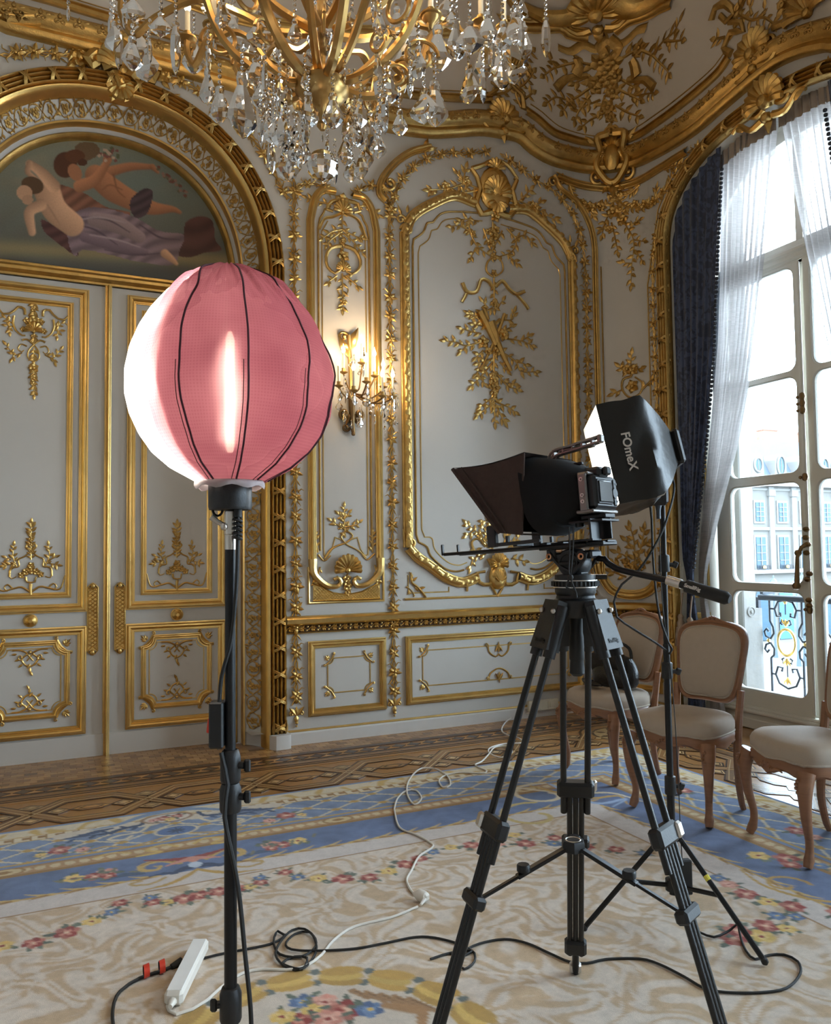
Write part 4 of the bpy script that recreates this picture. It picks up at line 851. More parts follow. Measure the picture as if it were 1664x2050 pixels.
# second, slimmer band above
B2 = [[(-60, -42), (30, -18), (111, 4), (220, 37), (330, 68), (500, 120), (700, 170), (832, 192), (900, 196), (985, 200)], [(1052, 222), (1075, 238), (1108, 266), (1150, 281), (1205, 287)], [(1258, 280), (1300, 258), (1345, 226), (1400, 182), (1440, 145), (1462, 113)]]
for L in B2:
    mould('cornice_band', spline(WL(L), .03), [(a*.065, b*.040) for a, b in ((-.5, 0), (-.5, .7), (-.3, 1), (-.2, .5), (.2, .5), (.3, 1), (.5, .7), (.5, 0))], M['gold'], ceiling)
    mould('cove_line', spline(WL([(x+(10 if x < 1200 else -8), y-14) for x, y in L]), .04), Pround(.012, .008, 3), M['gold_d'], ceiling)
# lower moulding of the corner with its garlands
for L in ([(1112, 352), (1135, 362), (1175, 373), (1222, 376)], [(1228, 376), (1270, 366), (1325, 335), (1378, 302)]):
    mould('corner_moulding', spline(WL(L), .03), Pframe(.075, .05), M['gold'], WC)
Z2 = lambda L: zc(832, 0, 2.0, L); Z6 = lambda L: zc(1180, 200, 2.928, L)
def cart(name, parent, pc, k, mtl=None):
    """corner cartouche: shield between C-scrolls with drop"""
    o = Orn(S); x, z = pc
    for sg in (-1, 1):
        o.stem([(x+sg*.02*k, z+.20*k), (x+sg*.12*k, z+.17*k), (x+sg*.10*k, z+.05*k), (x+sg*.14*k, z-.06*k), (x+sg*.05*k, z-.18*k), (x, z-.20*k)], .035*k, .028*k, 7, .03, .06*k)
        o.scroll((x+sg*.10*k, z-.17*k), -math.pi/2+sg*.9, .055*k, 1.2, sg, .03*k); o.scroll((x+sg*.05*k, z+.20*k), math.pi/2-sg*.4, .045*k, 1.1, sg, .026*k)
        o.leaf((x+sg*.1*k, z+.12*k), math.pi/2-sg*1.0, .14*k, .06*k, .03*k, .02); o.leaf((x+sg*.1*k, z+.05*k), math.pi/2-sg*1.5, .12*k, .05*k, .03*k, .02)
    o.ball((x, z, .06*k), .085*k, 10, sc=(1, 1.35, .6)); o.shell((x, z+.07*k), math.pi/2, .11*k, 7, 1.8, .05*k); o.leaf((x, z-.16*k), -math.pi/2, .14*k, .09*k, .05*k, .02)
    for sg in (-1, 1): o.leaf((x+sg*.02*k, z-.18*k), -math.pi/2+sg*.7, .11*k, .05*k, .04*k, .02)
    return o.build(name, mtl or M['gold'], parent)
cart('corner_cartouche', ceiling, W(1227, 322), 1.15)
def shellcart(name, parent, pc, k):
    o = Orn(S); x, z = pc; o.shell((x, z), math.pi/2, .2*k, 11, 2.6, .09*k); o.ball((x, z, .08*k), .06*k, 8)
    for sg in (-1, 1):
        o.scroll((x+sg*.06*k, z-.02*k), -math.pi/2+sg*.6, .08*k, 1.2, sg, .04*k); o.stem([(x+sg*.05*k, z-.12*k), (x+sg*.16*k, z-.14*k), (x+sg*.27*k, z-.05*k), (x+sg*.34*k, z-.08*k)], .03*k, .015*k, 6, .03, .05*k); o.leaf((x+sg*.2*k, z-.1*k), math.pi/2-sg*1.2, .16*k, .06*k, .04*k, .03)
    o.leaf((x, z-.1*k), -math.pi/2, .14*k, .08*k, .05*k, .03); o.ball((x, z-.12*k, .06*k), .045*k, 8)
    return o.build(name, M['gold'], parent)
shellcart('shell_crest', ceiling, W(1003, 244), .85); shellcart('shell_crest', ceiling, W(1518, 112), .9)
stuff_orn('garland', WC, stems=[Z2(a) for a in ([(610, 715), (625, 770), (650, 815), (700, 835), (760, 820), (792, 785)], [(800, 785), (850, 830), (930, 820), (990, 775), (1035, 700)], [(700, 850), (712, 865)], [(900, 740), (850, 780), (800, 785)], [(960, 780), (965, 760)], [(1000, 680), (1060, 660), (1080, 655)])], flowers=[(*Z2([(a, b)])[0], c) for a, b, c in ((700, 830, .05), (740, 828, .045), (670, 815, .04), (920, 820, .05), (955, 808, .05), (880, 820, .045), (990, 770, .04), (590, 720, .05))], leaf=.052, r=.008, both=True)
stuff_orn('hanging_spray', WC, stems=[Z6(a) for a in ([(135, 560), (150, 640), (190, 700), (230, 760), (260, 820), (260, 900), (250, 970), (245, 1085)], [(150, 650), (100, 700), (75, 790)], [(130, 720), (150, 800), (168, 890)], [(240, 770), (265, 720), (292, 705)], [(260, 820), (320, 830)], [(265, 880), (312, 942)], [(250, 960), (198, 955)], [(150, 640), (200, 660)], [(100, 720), (70, 760)])], flowers=[(*Z6([(a, b)])[0], c) for a, b, c in ((140, 660, .06), (195, 705, .055), (120, 760, .04))], leaf=.050, r=.006)
stuff_orn('scroll_spray', WC, stems=[Z6(a) for a in ([(250, 1620), (245, 1560), (250, 1495)], [(245, 1580), (210, 1590), (180, 1568)], [(250, 1590), (300, 1575)], [(195, 1700), (145, 1722)], [(310, 1700), (350, 1660), (375, 1640), (440, 1690)])], thick=[(Z6([(250, 1620), (200, 1640), (195, 1700), (240, 1745), (300, 1720), (312, 1660), (270, 1625)]), .012)], flowers=[(*Z6([(a, b)])[0], c) for a, b, c in ((255, 1680, .06), (222, 1580, .05), (262, 1582, .05))], leaf=.055, r=.008)
Z8 = lambda L: zc(890, 780, 2.773, L); Z9 = lambda L: zc(1140, 1140, 4.894, L)
mould('oval_moulding', spline(WL(Z9([(280, -60), (300, 30), (350, 120), (420, 200), (530, 240), (680, 245), (790, 205), (850, 130), (880, 40)])), .02), Pframe(.085, .05), M['gold'], WC)
stuff_orn('foot_spray', WC, stems=[Z8(a) for a in ([(1050, 1020), (1010, 930), (960, 905)], [(1060, 1010), (1055, 850), (1035, 770)], [(1070, 960), (1100, 850), (1110, 780)], [(1000, 1000), (940, 960)], [(1100, 1000), (1130, 920)], [(1010, 1040), (930, 1010)], [(1055, 880), (1010, 840)], [(1095, 870), (1130, 850)])], flowers=[(*Z8([(a, b)])[0], c) for a, b, c in ((1060, 1000, .05), (1010, 960, .04), (1100, 980, .04))], leaf=.06, r=.008, mtl=M['gold_d'])
cp0, cp1 = W(1199, 1290)[0], W(1321, 1290)[0]
mould('panel_moulding', [(s_, z_) for s_, z_ in [(x, .205) for x in np.linspace(cp0, cp1, 10)]+[(x, .735) for x in np.linspace(cp1, cp0, 10)]], Pframe(.055, .035), M['gold_b'], WC, True)
# vine beside the window arch, bead line
xvw = s_of_y(WINY+WHW+.20)
vine(WR, [(xvw, .25), (xvw, .75)], .15); vine(WR, [(xvw, 1.0), (xvw, 2.4), (xvw, 3.9)]+WL([(1352, 375), (1368, 340)]), .15)
mould('bead_line', [(xvw-.085, 1.2), (xvw-.085, 2.5), (xvw-.085, 3.7)]+WL([(1318, 420), (1335, 375)]), Pround(.014, .01, 4), M['gold_d'], WR)
# gilded reeded arch round the window openings
def win_arch(yc): return [(s_of_y(yc)+(x-0), z) for x, z in full_arch(WHW+.06, WSPR, WTOP+.06, 0.0, 2.25, 20, 0.0, 8)]
for k, yc in enumerate(WINS):
    ra = mould('window_reeding', win_arch(yc), Preed(.12, .07, 4), M['gold'], WR)
    if k == 0:
        wp = np.asarray(win_arch(yc)); wd = np.r_[0, np.cumsum(np.linalg.norm(np.diff(wp, axis=0), axis=1))]; q = .3
        while q < wd[-1]:
            x, z = np.interp(q, wd, wp[:, 0]), np.interp(q, wd, wp[:, 1]); x2, z2 = np.interp(q+.02, wd, wp[:, 0]), np.interp(q+.02, wd, wp[:, 1])
            inst('crossed_ribbon', CROSS, ra, frame(x, z, 0, math.atan2(z2-z, x2-x)-math.pi/2)); q += .21
shellcart('window_crest', WR, W(1545, 208), .95)
vine(WR, WL([(1378, 306), (1410, 290), (1450, 262), (1480, 240), (1500, 225)]), .14, 1.0)
vine(WR, WL([(1575, 180), (1610, 158), (1664, 130)]), .14, 1.0)
# ------------------------------------------------------------------ cove ornaments
stuff_orn('bird_trophy', ceiling, stems=[Z2(a) for a in ([(740, 100), (770, 160), (775, 250), (780, 350), (785, 430), (787, 515)], [(830, 230), (890, 200), (950, 220), (1000, 270), (1015, 292)], [(950, 220), (990, 170), (1035, 130), (1055, 92)], [(1000, 165), (1065, 162)], [(720, 260), (640, 250), (560, 270), (515, 300)], [(560, 270), (530, 225)], [(700, 350), (620, 400), (560, 390), (525, 412)], [(620, 400), (590, 445)], [(700, 380), (650, 450), (640, 480)], [(760, 450), (700, 480), (668, 505)], [(800, 350), (870, 380), (955, 372)], [(800, 420), (850, 450), (895, 465)], [(740, 400), (685, 420)], [(700, 300), (640, 330)], [(830, 320), (880, 350)], [(760, 320), (700, 330)], [(860, 380), (900, 400)], [(760, 380), (740, 440)])],
    ribbons=[(Z2([(760, 160), (720, 195), (670, 178), (620, 205), (568, 188)]), .05), (Z2([(780, 160), (820, 175), (860, 150), (890, 120), (928, 108)]), .05), (Z2([(770, 150), (740, 180), (760, 220)]), .06), (Z2([(775, 150), (815, 190), (790, 225)]), .06)],
    thick=[(Z2([(560, 355), (600, 315), (640, 305), (690, 300)]), .034), (Z2([(640, 300), (655, 260), (640, 230)]), .04), (Z2([(960, 350), (925, 318), (890, 318), (850, 320)]), .034), (Z2([(890, 305), (880, 260), (868, 235)]), .04)],
    flowers=[(*Z2([(a, b)])[0], c) for a, b, c in ((760, 290, .065), (800, 305, .06), (720, 350, .055), (790, 365, .06), (770, 430, .06), (740, 250, .07), (790, 250, .07), (620, 415, .05), (895, 190, .05), (745, 320, .07), (780, 470, .05))], leaf=.060, r=.009, mtl=M['gold_d'])
stuff_orn('scroll_trellis', ceiling, stems=[Z2(a) for a in ([(1260, 90), (1300, 60), (1350, 80), (1400, 70), (1450, 100), (1500, 90)], [(1240, 205), (1262, 140), (1290, 100)], [(1350, 60), (1340, 20)], [(1240, 150), (1205, 155)], [(1470, 40), (1500, 20), (1540, 10)], [(1400, 60), (1400, 35)])], thick=[(Z2([(1190, 80), (1205, 30), (1250, 15), (1280, 55), (1250, 85), (1225, 60)]), .03), (Z2([(1270, 215), (1240, 190), (1265, 130), (1320, 125), (1310, 90), (1260, 90)]), .028), (Z2([(1440, 110), (1490, 90), (1540, 70), (1570, 60)]), .03)], flowers=[(*Z2([(1300, 30)])[0], .06), (*Z2([(1480, 20)])[0], .07)], leaf=.055, r=.010, shells=[(*Z2([(1580, 55)])[0], math.pi/2, .2, 9, 2.2, .06)], mtl=M['gold_d'])
stuff_orn('scroll_trellis', ceiling, stems=[Z2(a) for a in ([(420, 430), (400, 370), (440, 330), (470, 290)], [(410, 260), (440, 230), (465, 205)], [(300, 380), (360, 370), (400, 330)], [(430, 400), (465, 375)])], thick=[(Z2([(430, 440), (420, 380), (385, 345), (400, 320)]), .028), (Z2([(280, 390), (330, 350), (300, 330)]), .02)], flowers=[(*Z2([(440, 275)])[0], .06)], leaf=.055, r=.010, mtl=M['gold_d'])
# gilded frame of the ceiling field
for L in ([(1000, 42), (1060, 52), (1118, 50), (1140, 64), (1178, 70)], [(1230, 58), (1262, 35), (1300, 22), (1350, -2)], [(300, -25), (420, 20), (520, 45), (650, 60), (760, 65), (900, 62)]):
    mould('field_band', spline(WL(L), .03), Pframe(.09, .05), M['gold'], ceiling)
for L in ([(1010, -6), (1060, 22), (1110, 34), (1150, 26), (1165, 2)], [(1222, -2), (1255, 14), (1300, 4), (1345, -22)]):
    o = Orn(S); o.stem(WL(L), .055, .05, 8, .04, .04); o.build('field_roll', M['gold'], ceiling)
shellcart('field_crest', ceiling, W(1193, 26), .72)
# ------------------------------------------------------------------ parquet floor: each inlaid piece is geometry
def wood(name, col, scale=6, var=.22, rough=.24, st=(1, 14, 1)):
    m = mat(name, col, rough, 0, var, scale, .03, 80, st, .45); nt = m.node_tree; N = nt.nodes; L = nt.links
    oi = N.new('ShaderNodeObjectInfo'); mr = N.new('ShaderNodeMapRange'); mr.inputs[3].default_value = .72; mr.inputs[4].default_value = 1.22; L.new(oi.outputs['Random'], mr.inputs[0])
    mx = N.new('ShaderNodeMix'); mx.data_type = 'RGBA'; mx.blend_type = 'MULTIPLY'; mx.inputs[0].default_value = 1; b = N['Principled BSDF']; src = b.inputs['Base Color'].links[0].from_socket
    L.new(src, mx.inputs[6]); L.new(mr.outputs[0], mx.inputs[7]); L.new(mx.outputs[2], b.inputs['Base Color']); return m
M['oak'] = wood('parquet_oak', (.40, .205, .075)); M['oakm'] = wood('parquet_oak_mid', (.30, .15, .055)); M['wal'] = wood('parquet_walnut', (.085, .042, .022)); M['maple'] = wood('parquet_maple', (.52, .34, .16)); M['band'] = wood('parquet_band', (.24, .12, .048))
m = MB(); m.add([(XL, YF, -.004), (5.3, YF, -.004), (5.3, 6.2, -.004), (XL, 6.2, -.004)], [(0, 1, 2, 3)]); floor = m.build('floor', M['oakm'], None, False, kind='structure')
_pc = {}
def prism(poly, z1=0.0, z0=-.004):
    k = len(poly); a = sum(poly[i][0]*poly[(i+1) % k][1]-poly[(i+1) % k][0]*poly[i][1] for i in range(k))
    if a < 0: poly = poly[::-1]
    V = [(x, y, z0) for x, y in poly]+[(x, y, z1) for x, y in poly]
    return V, [tuple(range(k, 2*k))]+[(i, (i+1) % k, k+(i+1) % k, k+i) for i in range(k)]
def piece(key, poly, mtl, x=0, y=0, rz=0, name='parquet_piece', z1=0.0):
    if key not in _pc: mb = MB(); mb.add(*prism(poly, z1)); _pc[key] = mb.mesh(name, M[mtl], False)
    o = inst(name, _pc[key], floor); o.location = (x, y, 0); o.rotation_euler = (0, 0, rz); return o
g = .0012
# blocks by the wall
bw, bh = .078, .050; nb = 0; stuff = MB(); random.seed(11)
def blk(w, h): return [(-w/2+g, -h/2+g), (w/2-g, -h/2+g), (w/2-g, h/2-g), (-w/2+g, h/2-g)]
cells = []
for j in range(12):
    y = 5.555+j*bh
    for i in range(64):
        x = -.50+(i+.5*(j % 2))*bw
        if y > 5.77 and x > 1.28: continue
        if x > 4.6: continue
        cells.append((x, y, (i+j) % 3 if random.random() < .7 else random.randint(0, 2)))
cells.sort(key=lambda c: (c[0]-1.0)**2+(c[1]-5.6)**2*20)
for n_, (x, y, c) in enumerate(cells):
    if n_ < 290: piece(('blk', c), blk(bw, bh), ('oak', 'oakm', 'maple')[c] if c < 2 else 'oak', x, y, 0, 'parquet_block')
    else: V, F = prism([(a+x, b+y) for a, b in blk(bw, bh)]); stuff.add(V, F, c % 2)
stuff.build('parquet_blocks_far', [M['oak'], M['oakm']], floor, False, kind='stuff')
XE = 4.42
def longstrip(y0, y1, mtl, x0=-1.2, x1=4.6): piece(('ls', y0), [(x0, y0), (x1+(y1-5.34)*0, y0), (x1, y1), (x0, y1)], mtl, name='parquet_strip')
def sidestrip(x0, x1, mtl, y0=1.2, y1=5.4): piece(('ss', x0), [(x0, y0), (x1, y0), (x1, y1), (x0, y1)], mtl, name='parquet_strip')
longstrip(5.475, 5.53, 'wal')
longstrip(5.338, 5.344, 'wal'); longstrip(5.448, 5.455, 'wal')
DY, DP = 5.396, .1225
for i in range(44):
    x = -.72+i*DP
    if x > XE+.02: break
    piece('dia', [(-.056, 0), (0, -.047), (.056, 0), (0, .047)], 'wal', x, DY, name='parquet_diamond')
    piece('diaL', [(-.052, .047), (.052, .047), (0, .006)], 'oak', x+DP/2, DY, name='parquet_triangle'); piece('diaL2', [(-.052, -.047), (.052, -.047), (0, -.006)], 'oak', x+DP/2, DY, name='parquet_triangle')
for y0, y1, c in ((5.31, 5.33, 'wal'), (5.255, 5.305, 'band'), (5.243, 5.252, 'wal'), (5.215, 5.236, 'band'), (5.203, 5.210, 'wal'), (5.165, 5.195, 'oakm')): longstrip(y0, y1, c)
# interlaced octagon chain
CYC, CPER, CX0 = 4.905, .6125, -.67
def band_poly(P, w):
    P = np.asarray(P, float); m_ = MB(); m_.sweep(P, [(-w/2, 0), (w/2, 0)]); V = m_.v[0]; k = len(P); return [tuple(V[2*i][:2]) for i in range(k)]+[tuple(V[2*i+1][:2]) for i in range(k)][::-1]
HB = .185
def chain(put, n0, n1):
    for i in range(n0, n1):
        x = CX0+i*CPER
        for sg in (1, -1):
            P = [(0, 0), (.17, sg*HB), (CPER-.17, sg*HB), (CPER, 0)]
            put(('cb', sg), band_poly(P, .088), 'wal', x, .0000, 'parquet_chain_edge', 0.0)
            put(('cb2', sg), band_poly(P, .066), 'band', x, 0, 'parquet_chain_band', .0008)
            for off in (-.022, .022):
                Q = [(0, off*1.3), (.17, sg*HB+off), (CPER-.17, sg*HB+off), (CPER, off*1.3)]; put(('cl', sg, off), band_poly(Q, .007), 'maple', x, 0, 'parquet_line', .0014)
        h = [(-.115, 0), (-.055, .042), (.055, .042), (.115, 0), (.055, -.042), (-.055, -.042)]
        for k, (sc, c) in enumerate(((1, 'wal'), (.82, 'oak'), (.62, 'wal'), (.45, 'oak'))): put(('hx', k), [(a*sc, b*sc) for a, b in h], c, x+CPER/2, 0, 'parquet_hexagon', .0003+.0004*k)
        for dx, dy, ra, kk in ((.135, 0, 0, 'h'), (-.135, 0, math.pi, 'h'), (0, .125, math.pi/2, 'v'), (0, -.125, -math.pi/2, 'v')):
            for k, (sc, c) in enumerate(((1, 'wal'), (.74, 'maple'), (.56, 'wal'), (.40, 'maple'))):
                hw_, hh_ = ((.072, .062) if kk == 'h' else (.085, .055)); put(('sq', k, kk), [(hw_*sc, 0), (0, hh_*sc), (-hw_*sc, 0), (0, -hh_*sc)], c, x+dx, dy, 'parquet_square', .0003+.0004*k)
chain(lambda key, poly, c, x, y, nm, z: piece(('E',)+tuple(key), poly, c, x, CYC+y, 0, nm, z), 0, 8)
# the same border along the window wall
for x0, x1, c in ((4.30, 4.32, 'wal'), (4.20, 4.26, 'band'), (4.186, 4.195, 'wal'), (4.42, 4.427, 'wal'), (4.305, 4.311, 'wal'), (4.46, 4.52, 'wal')): sidestrip(x0+.02, x1+.02, c)
for i in range(30):
    y = 5.2-i*DP; piece('diaR', [(0, -.056), (.044, 0), (0, .056), (-.044, 0)], 'wal', 4.395, y, name='parquet_diamond')
chain(lambda key, poly, c, x, y, nm, z: piece(('E',)+tuple(key), poly, c, 3.975-y, 4.45-(x-CX0-0), -math.pi/2, nm, z), 0, 5)
for k, (r_, c) in enumerate(((.33, 'wal'), (.31, 'oak'), (.235, 'wal'), (.215, 'maple'), (.12, 'wal'), (.095, 'oak'), (.05, 'wal'))):
    piece(('ros', k), [(r_*math.cos(a), r_*math.sin(a)) for a in np.linspace(0, 2*math.pi, 28, endpoint=False)], c, 4.0, 4.93, 0, 'parquet_rosette', .0006+.0003*k)
for k in range(8):
    a = k*math.pi/4; piece('rosl', [(.13, 0), (.165, .022), (.205, 0), (.165, -.022)], 'wal', 4.0, 4.93, a, 'parquet_leaf', .0030)

# ------------------------------------------------------------------ rug
RX0, RX1, RY0, RY1 = -2.45, 3.69, -.9, 4.62
gx = np.unique(np.r_[np.linspace(RX0, -.5, 30), np.arange(-.5, 3.69, .0088), RX1]); gy_ = np.unique(np.r_[np.linspace(RY0, 1.5, 30), np.arange(1.5, 4.62, .0088), RY1])
Xg, Yg = np.meshgrid(gx, gy_, indexing='ij'); rp = Paint(Xg, Yg, (0, 0, 0)); X, Y = rp.X, rp.Y
eT = RY1-Y; eR = RX1-X; eL = X-RX0; e = np.minimum(np.minimum(eT, eR), eL); RCX = .625
u = np.where(eT < eR, X-RCX, Y-1.55)
n1 = np.sin(X*9+2.2*np.sin(Y*7+1.3*np.sin(X*5)))*np.sin(Y*11+2.4*np.sin(X*8+Y*3)); n2 = np.sin(X*23+3*np.sin(Y*17)+np.sin(X*7))*np.sin(Y*27+3*np.sin(X*19))
n3 = np.sin(X*61+2*np.sin(Y*53))*np.sin(Y*57+2*np.sin(X*47))
# damask field
wx = X+.055*np.sin(Y*13+1.7*np.sin(X*9))+.03*np.sin(X*21+Y*17); wy = Y+.055*np.sin(X*14+1.9*np.sin(Y*8))+.03*np.sin(Y*23-X*15)
q = np.sin(42*wx+2.9*np.sin(26*wy+1.3*np.sin(15*wx)))+np.sin(39*wy+2.7*np.sin(29*wx+1.5*np.sin(17*wy)))+.5*np.sin(63*(wx+wy)+2*np.sin(43*(wx-wy)))
a = np.clip(q*1.1+.35, 0, 1)[:, None]; fld = cl(214, 199, 183)*(1-a)+cl(194, 166, 132)*a; rp.C[:] = fld*(1+.03*n3)[:, None]
def lay(lo, hi, col): ix = (e >= lo) & (e < hi); rp.C[ix] = np.array(col)
pale = cl(205, 194, 186); gold = cl(190, 150, 72); gold2 = cl(150, 108, 44); blue = cl(116, 132, 162); blue2 = cl(94, 110, 146); cream = cl(214, 198, 166); navy = cl(48, 62, 92); red = cl(148, 56, 44); pink = cl(206, 140, 120); yel = cl(214, 178, 96); grn = cl(96, 104, 88); tan = cl(176, 136, 88)
lay(.93, 1.075, pale); lay(1.075, 1.087, gold2)
ix = (e >= .66) & (e < .93); rp.C[ix] = blue2*(1+.14*n1[ix]+.08*n2[ix])[:, None]
lay(.63, .66, gold2); lay(.555, .63, tan); lay(.545, .555, gold2); lay(.52, .545, blue); lay(.50, .52, gold)
ix = (e >= .20) & (e < .50); rp.C[ix] = blue*(1+.12*n1[ix]+.1*n2[ix])[:, None]
P_ = .17; t1 = np.abs(((u*.62+e*1.0)/P_) % 1-.5); t2 = np.abs(((u*.62-e*1.0)/P_) % 1-.5); ix = (e > .20) & (e < .50) & ((t1 < .055) | (t2 < .055)); rp.C[ix] = cream*.92
ix = (e > .20) & (e < .50) & (t1 < .14) & (t2 < .14); rp.C[ix] = gold*.95
ix = (e >= .03) & (e < .20); aa = np.clip(n2[ix]*1.6-.1+.5*n1[ix], 0, 1)[:, None]; rp.C[ix] = cream*(1-aa)+cl(196, 160, 84)*aa
ix = (e >= .13) & (e < .195); kq = ((u/.075) % 1); aa = ((kq > .45) & (e > .145) & (e < .18)) | ((kq > .9)); rp.C[ix] = cream; rp.C[ix & aa] = gold2; lay(.122, .130, gold); lay(.193, .202, gold)
lay(0, .03, cl(112, 134, 170))
ix = (e > .565) & (e < .62) & ((((u/.06) % 1)-.5)**2*4+((e-.592)/.03)**2 < .6); rp.C[ix] = cl(206, 184, 140)
def flower(x, y, r, kind):
    c1, c2, c3 = dict(r=(red, pink, cl(226, 190, 160)), b=(cl(84, 104, 140), cl(120, 144, 178), yel), y=(yel, cl(228, 200, 130), red), p=(pink, cl(224, 176, 156), red))[kind]
    for k in range(4): a = random.uniform(0, 6.28); rp.ell(x+math.cos(a)*r*1.05, y+math.sin(a)*r*.95, r*.62, r*.24, grn*random.uniform(.8, 1.3), a)
    for k in range(6): a = k*1.047+random.random()*.5; rp.ell(x+math.cos(a)*r*.52, y+math.sin(a)*r*.52, r*.5, r*.40, (c1 if k % 2 else (c1+c2)/2)*random.uniform(.9, 1.15), a, .2)
    for k in range(4): a = k*1.57+random.random(); rp.ell(x+math.cos(a)*r*.25, y+math.sin(a)*r*.25, r*.30, r*.18, c2, a, .25)
    rp.ell(x, y, r*.22, r*.2, c3)
def lf(x, y, ang, L, w, col): rp.ell(x+math.cos(ang)*L/2, y+math.sin(ang)*L/2, L/2, w/2, col, ang, .2)
random.seed(4)
# gold branch along the inner edge of the blue band, with acanthus barbs
def branch(pt0, ptf, n, flip):
    for i in range(n):
        a = np.array(ptf(i)); b = np.array(ptf(i+1)); dv = (b-a); nn = np.array([-dv[1], dv[0]])*flip
        rp.stroke([a, a+dv*.5-nn*.05, b+nn*.0], [.012, .02, .012], gold, .006); rp.stroke([a+dv*.1, a+dv*.55+nn*.12, a+dv*.9+nn*.34], [.02, .016, .004], cl(206, 172, 100), .006); rp.stroke([a+dv*.3, a+dv*.6-nn*.08, a+dv*.8-nn*.2], [.016, .012, .003], gold2, .006)
for sg in (-1, 1): branch(None, lambda i: (RCX+sg*(.16+i*.135), 3.69-.0*i), 15, sg)
branch(None, lambda i: (2.76, 3.60-i*.135), 20, 1)
# centre cartouche of the far border and its mirror motifs
for sg in (-1, 1):
    f = lambda L: [(RCX+sg*x, y) for x, y in L]
    for xx in np.linspace(.12, .52, 8): rp.ell(RCX+sg*xx, 4.44-.10*abs(xx-.3), .06, .045, cl(206, 192, 172))
    rp.stroke(f([(.0, 4.575), (.12, 4.565), (.20, 4.52), (.28, 4.47), (.40, 4.45)]), [.03, .05, .04, .03, .01], cl(122, 142, 172))
    rp.stroke(f([(.14, 4.50), (.16, 4.42), (.25, 4.40), (.33, 4.36), (.42, 4.37)]), [.02, .03, .035, .03, .01], navy); rp.stroke(f([(.30, 4.43), (.38, 4.41), (.46, 4.38), (.54, 4.37)]), [.02, .045, .03, .01], navy*1.2)
    for k in range(7): lf(RCX+sg*(.18+.05*k), 4.40-.008*k, (1.0 if k % 2 else -.9) if sg > 0 else math.pi-(1.0 if k % 2 else -.9), .06, .024, navy*random.uniform(.9, 1.5))
    rp.stroke(f([(.12, 4.40), (.18, 4.31), (.28, 4.30), (.33, 4.26), (.26, 4.23), (.22, 4.27)]), .02, cream); rp.stroke(f([(.05, 4.18), (.16, 4.14), (.25, 4.12), (.35, 4.17), (.45, 4.14)]), .016, gold)
    rp.stroke(f([(.04, 4.02), (.10, 4.07), (.18, 4.03), (.12, 3.98), (.22, 3.97)]), .02, yel*.9); rp.stroke(f([(.25, 4.03), (.33, 4.07), (.40, 4.04)]), .014, yel*.9)
    flower(RCX+sg*.55, 4.22, .055, 'r'); flower(RCX+sg*.45, 4.18, .035, 'p'); flower(RCX+sg*.63, 4.19, .03, 'y')
    rp.stroke(f([(.06, 3.80), (.14, 3.87), (.22, 3.84), (.22, 3.78), (.16, 3.765), (.14, 3.80), (.17, 3.81)]), [.03, .036, .036, .034, .03, .022, .01], cl(196, 162, 92)); rp.stroke(f([(.06, 3.80), (.14, 3.875), (.225, 3.845)]), .008, gold2)
    rp.stroke(f([(.0, 3.83), (.10, 3.86), (.20, 3.90)]), [.05, .03, .012], red*.95); rp.stroke(f([(.0, 3.83), (.07, 3.81), (.12, 3.79)]), [.05, .026, .01], pink)
    rp.stroke(f([(.0, 3.74), (.06, 3.72), (.10, 3.69), (.14, 3.71), (.20, 3.70)]), [.05, .045, .03, .02, .006], navy); rp.stroke(f([(.23, 3.75), (.30, 3.77), (.38, 3.74)]), [.03, .04, .006], cl(72, 86, 112))
    for k, (dx, dy, r_, c) in enumerate(((.37, .15, .05, 'p'), (.42, .13, .045, 'r'), (.50, .15, .045, 'y'), (.36, .11, .035, 'r'))): flower(RCX+sg*dx, 3.70+dy-.02, r_, c)
    for k in range(6): lf(RCX+sg*(.28+.06*k), 3.80+.02*(k % 3), random.uniform(0, 6.28), .06, .018, cl(120, 116, 92))
    rp.stroke(f([(.14, 3.66), (.20, 3.62), (.27, 3.63), (.28, 3.66), (.24, 3.665)]), .018, cl(186, 152, 88)); rp.stroke(f([(.0, 3.69), (.06, 3.63), (.14, 3.58), (.26, 3.56)]), [.02, .03, .02, .006], gold)
    # scalloped flower garland
    for x, y, r_, c in ((.10, 3.405, .05, 'r'), (.04, 3.41, .045, 'r'), (.17, 3.40, .03, 'y'), (.22, 3.425, .035, 'r'), (.225, 3.475, .03, 'b'), (.34, 3.48, .034, 'r'), (.375, 3.405, .032, 'b'), (.45, 3.355, .038, 'y'), (.54, 3.30, .05, 'r'), (.65, 3.265, .042, 'r'), (.75, 3.29, .04, 'y'), (.85, 3.325, .048, 'r'), (.93, 3.36, .04, 'r'), (1.02, 3.40, .032, 'b'), (1.12, 3.42, .036, 'y'), (1.22, 3.40, .045, 'r'), (1.34, 3.36, .04, 'p'), (1.46, 3.30, .05, 'r'), (1.58, 3.24, .04, 'b'), (1.68, 3.14, .05, 'r')): flower(RCX+sg*x, y, r_, c)
rp.ell(.60, 4.47, .135, .075, cl(150, 112, 76)); rp.ell(.60, 4.47, .115, .062, cl(214, 200, 184))
for x, y, r_, c in ((.58, 4.47, .04, 'r'), (.65, 4.48, .035, 'r'), (.53, 4.46, .03, 'p'), (.61, 4.44, .03, 'y')): flower(x, y, r_, c)
rp.ell(.615, 4.25, .11, .075, cream); rp.ell(.615, 4.25, .095, .062, cl(84, 108, 156))
for k in range(8): lf(.615, 4.25, k*math.pi/4, .05, .012, navy)
rp.ell(RCX, 3.75, .03, .035, cl(190, 200, 214)); rp.ell(RCX, 3.82, .03, .035, pink)
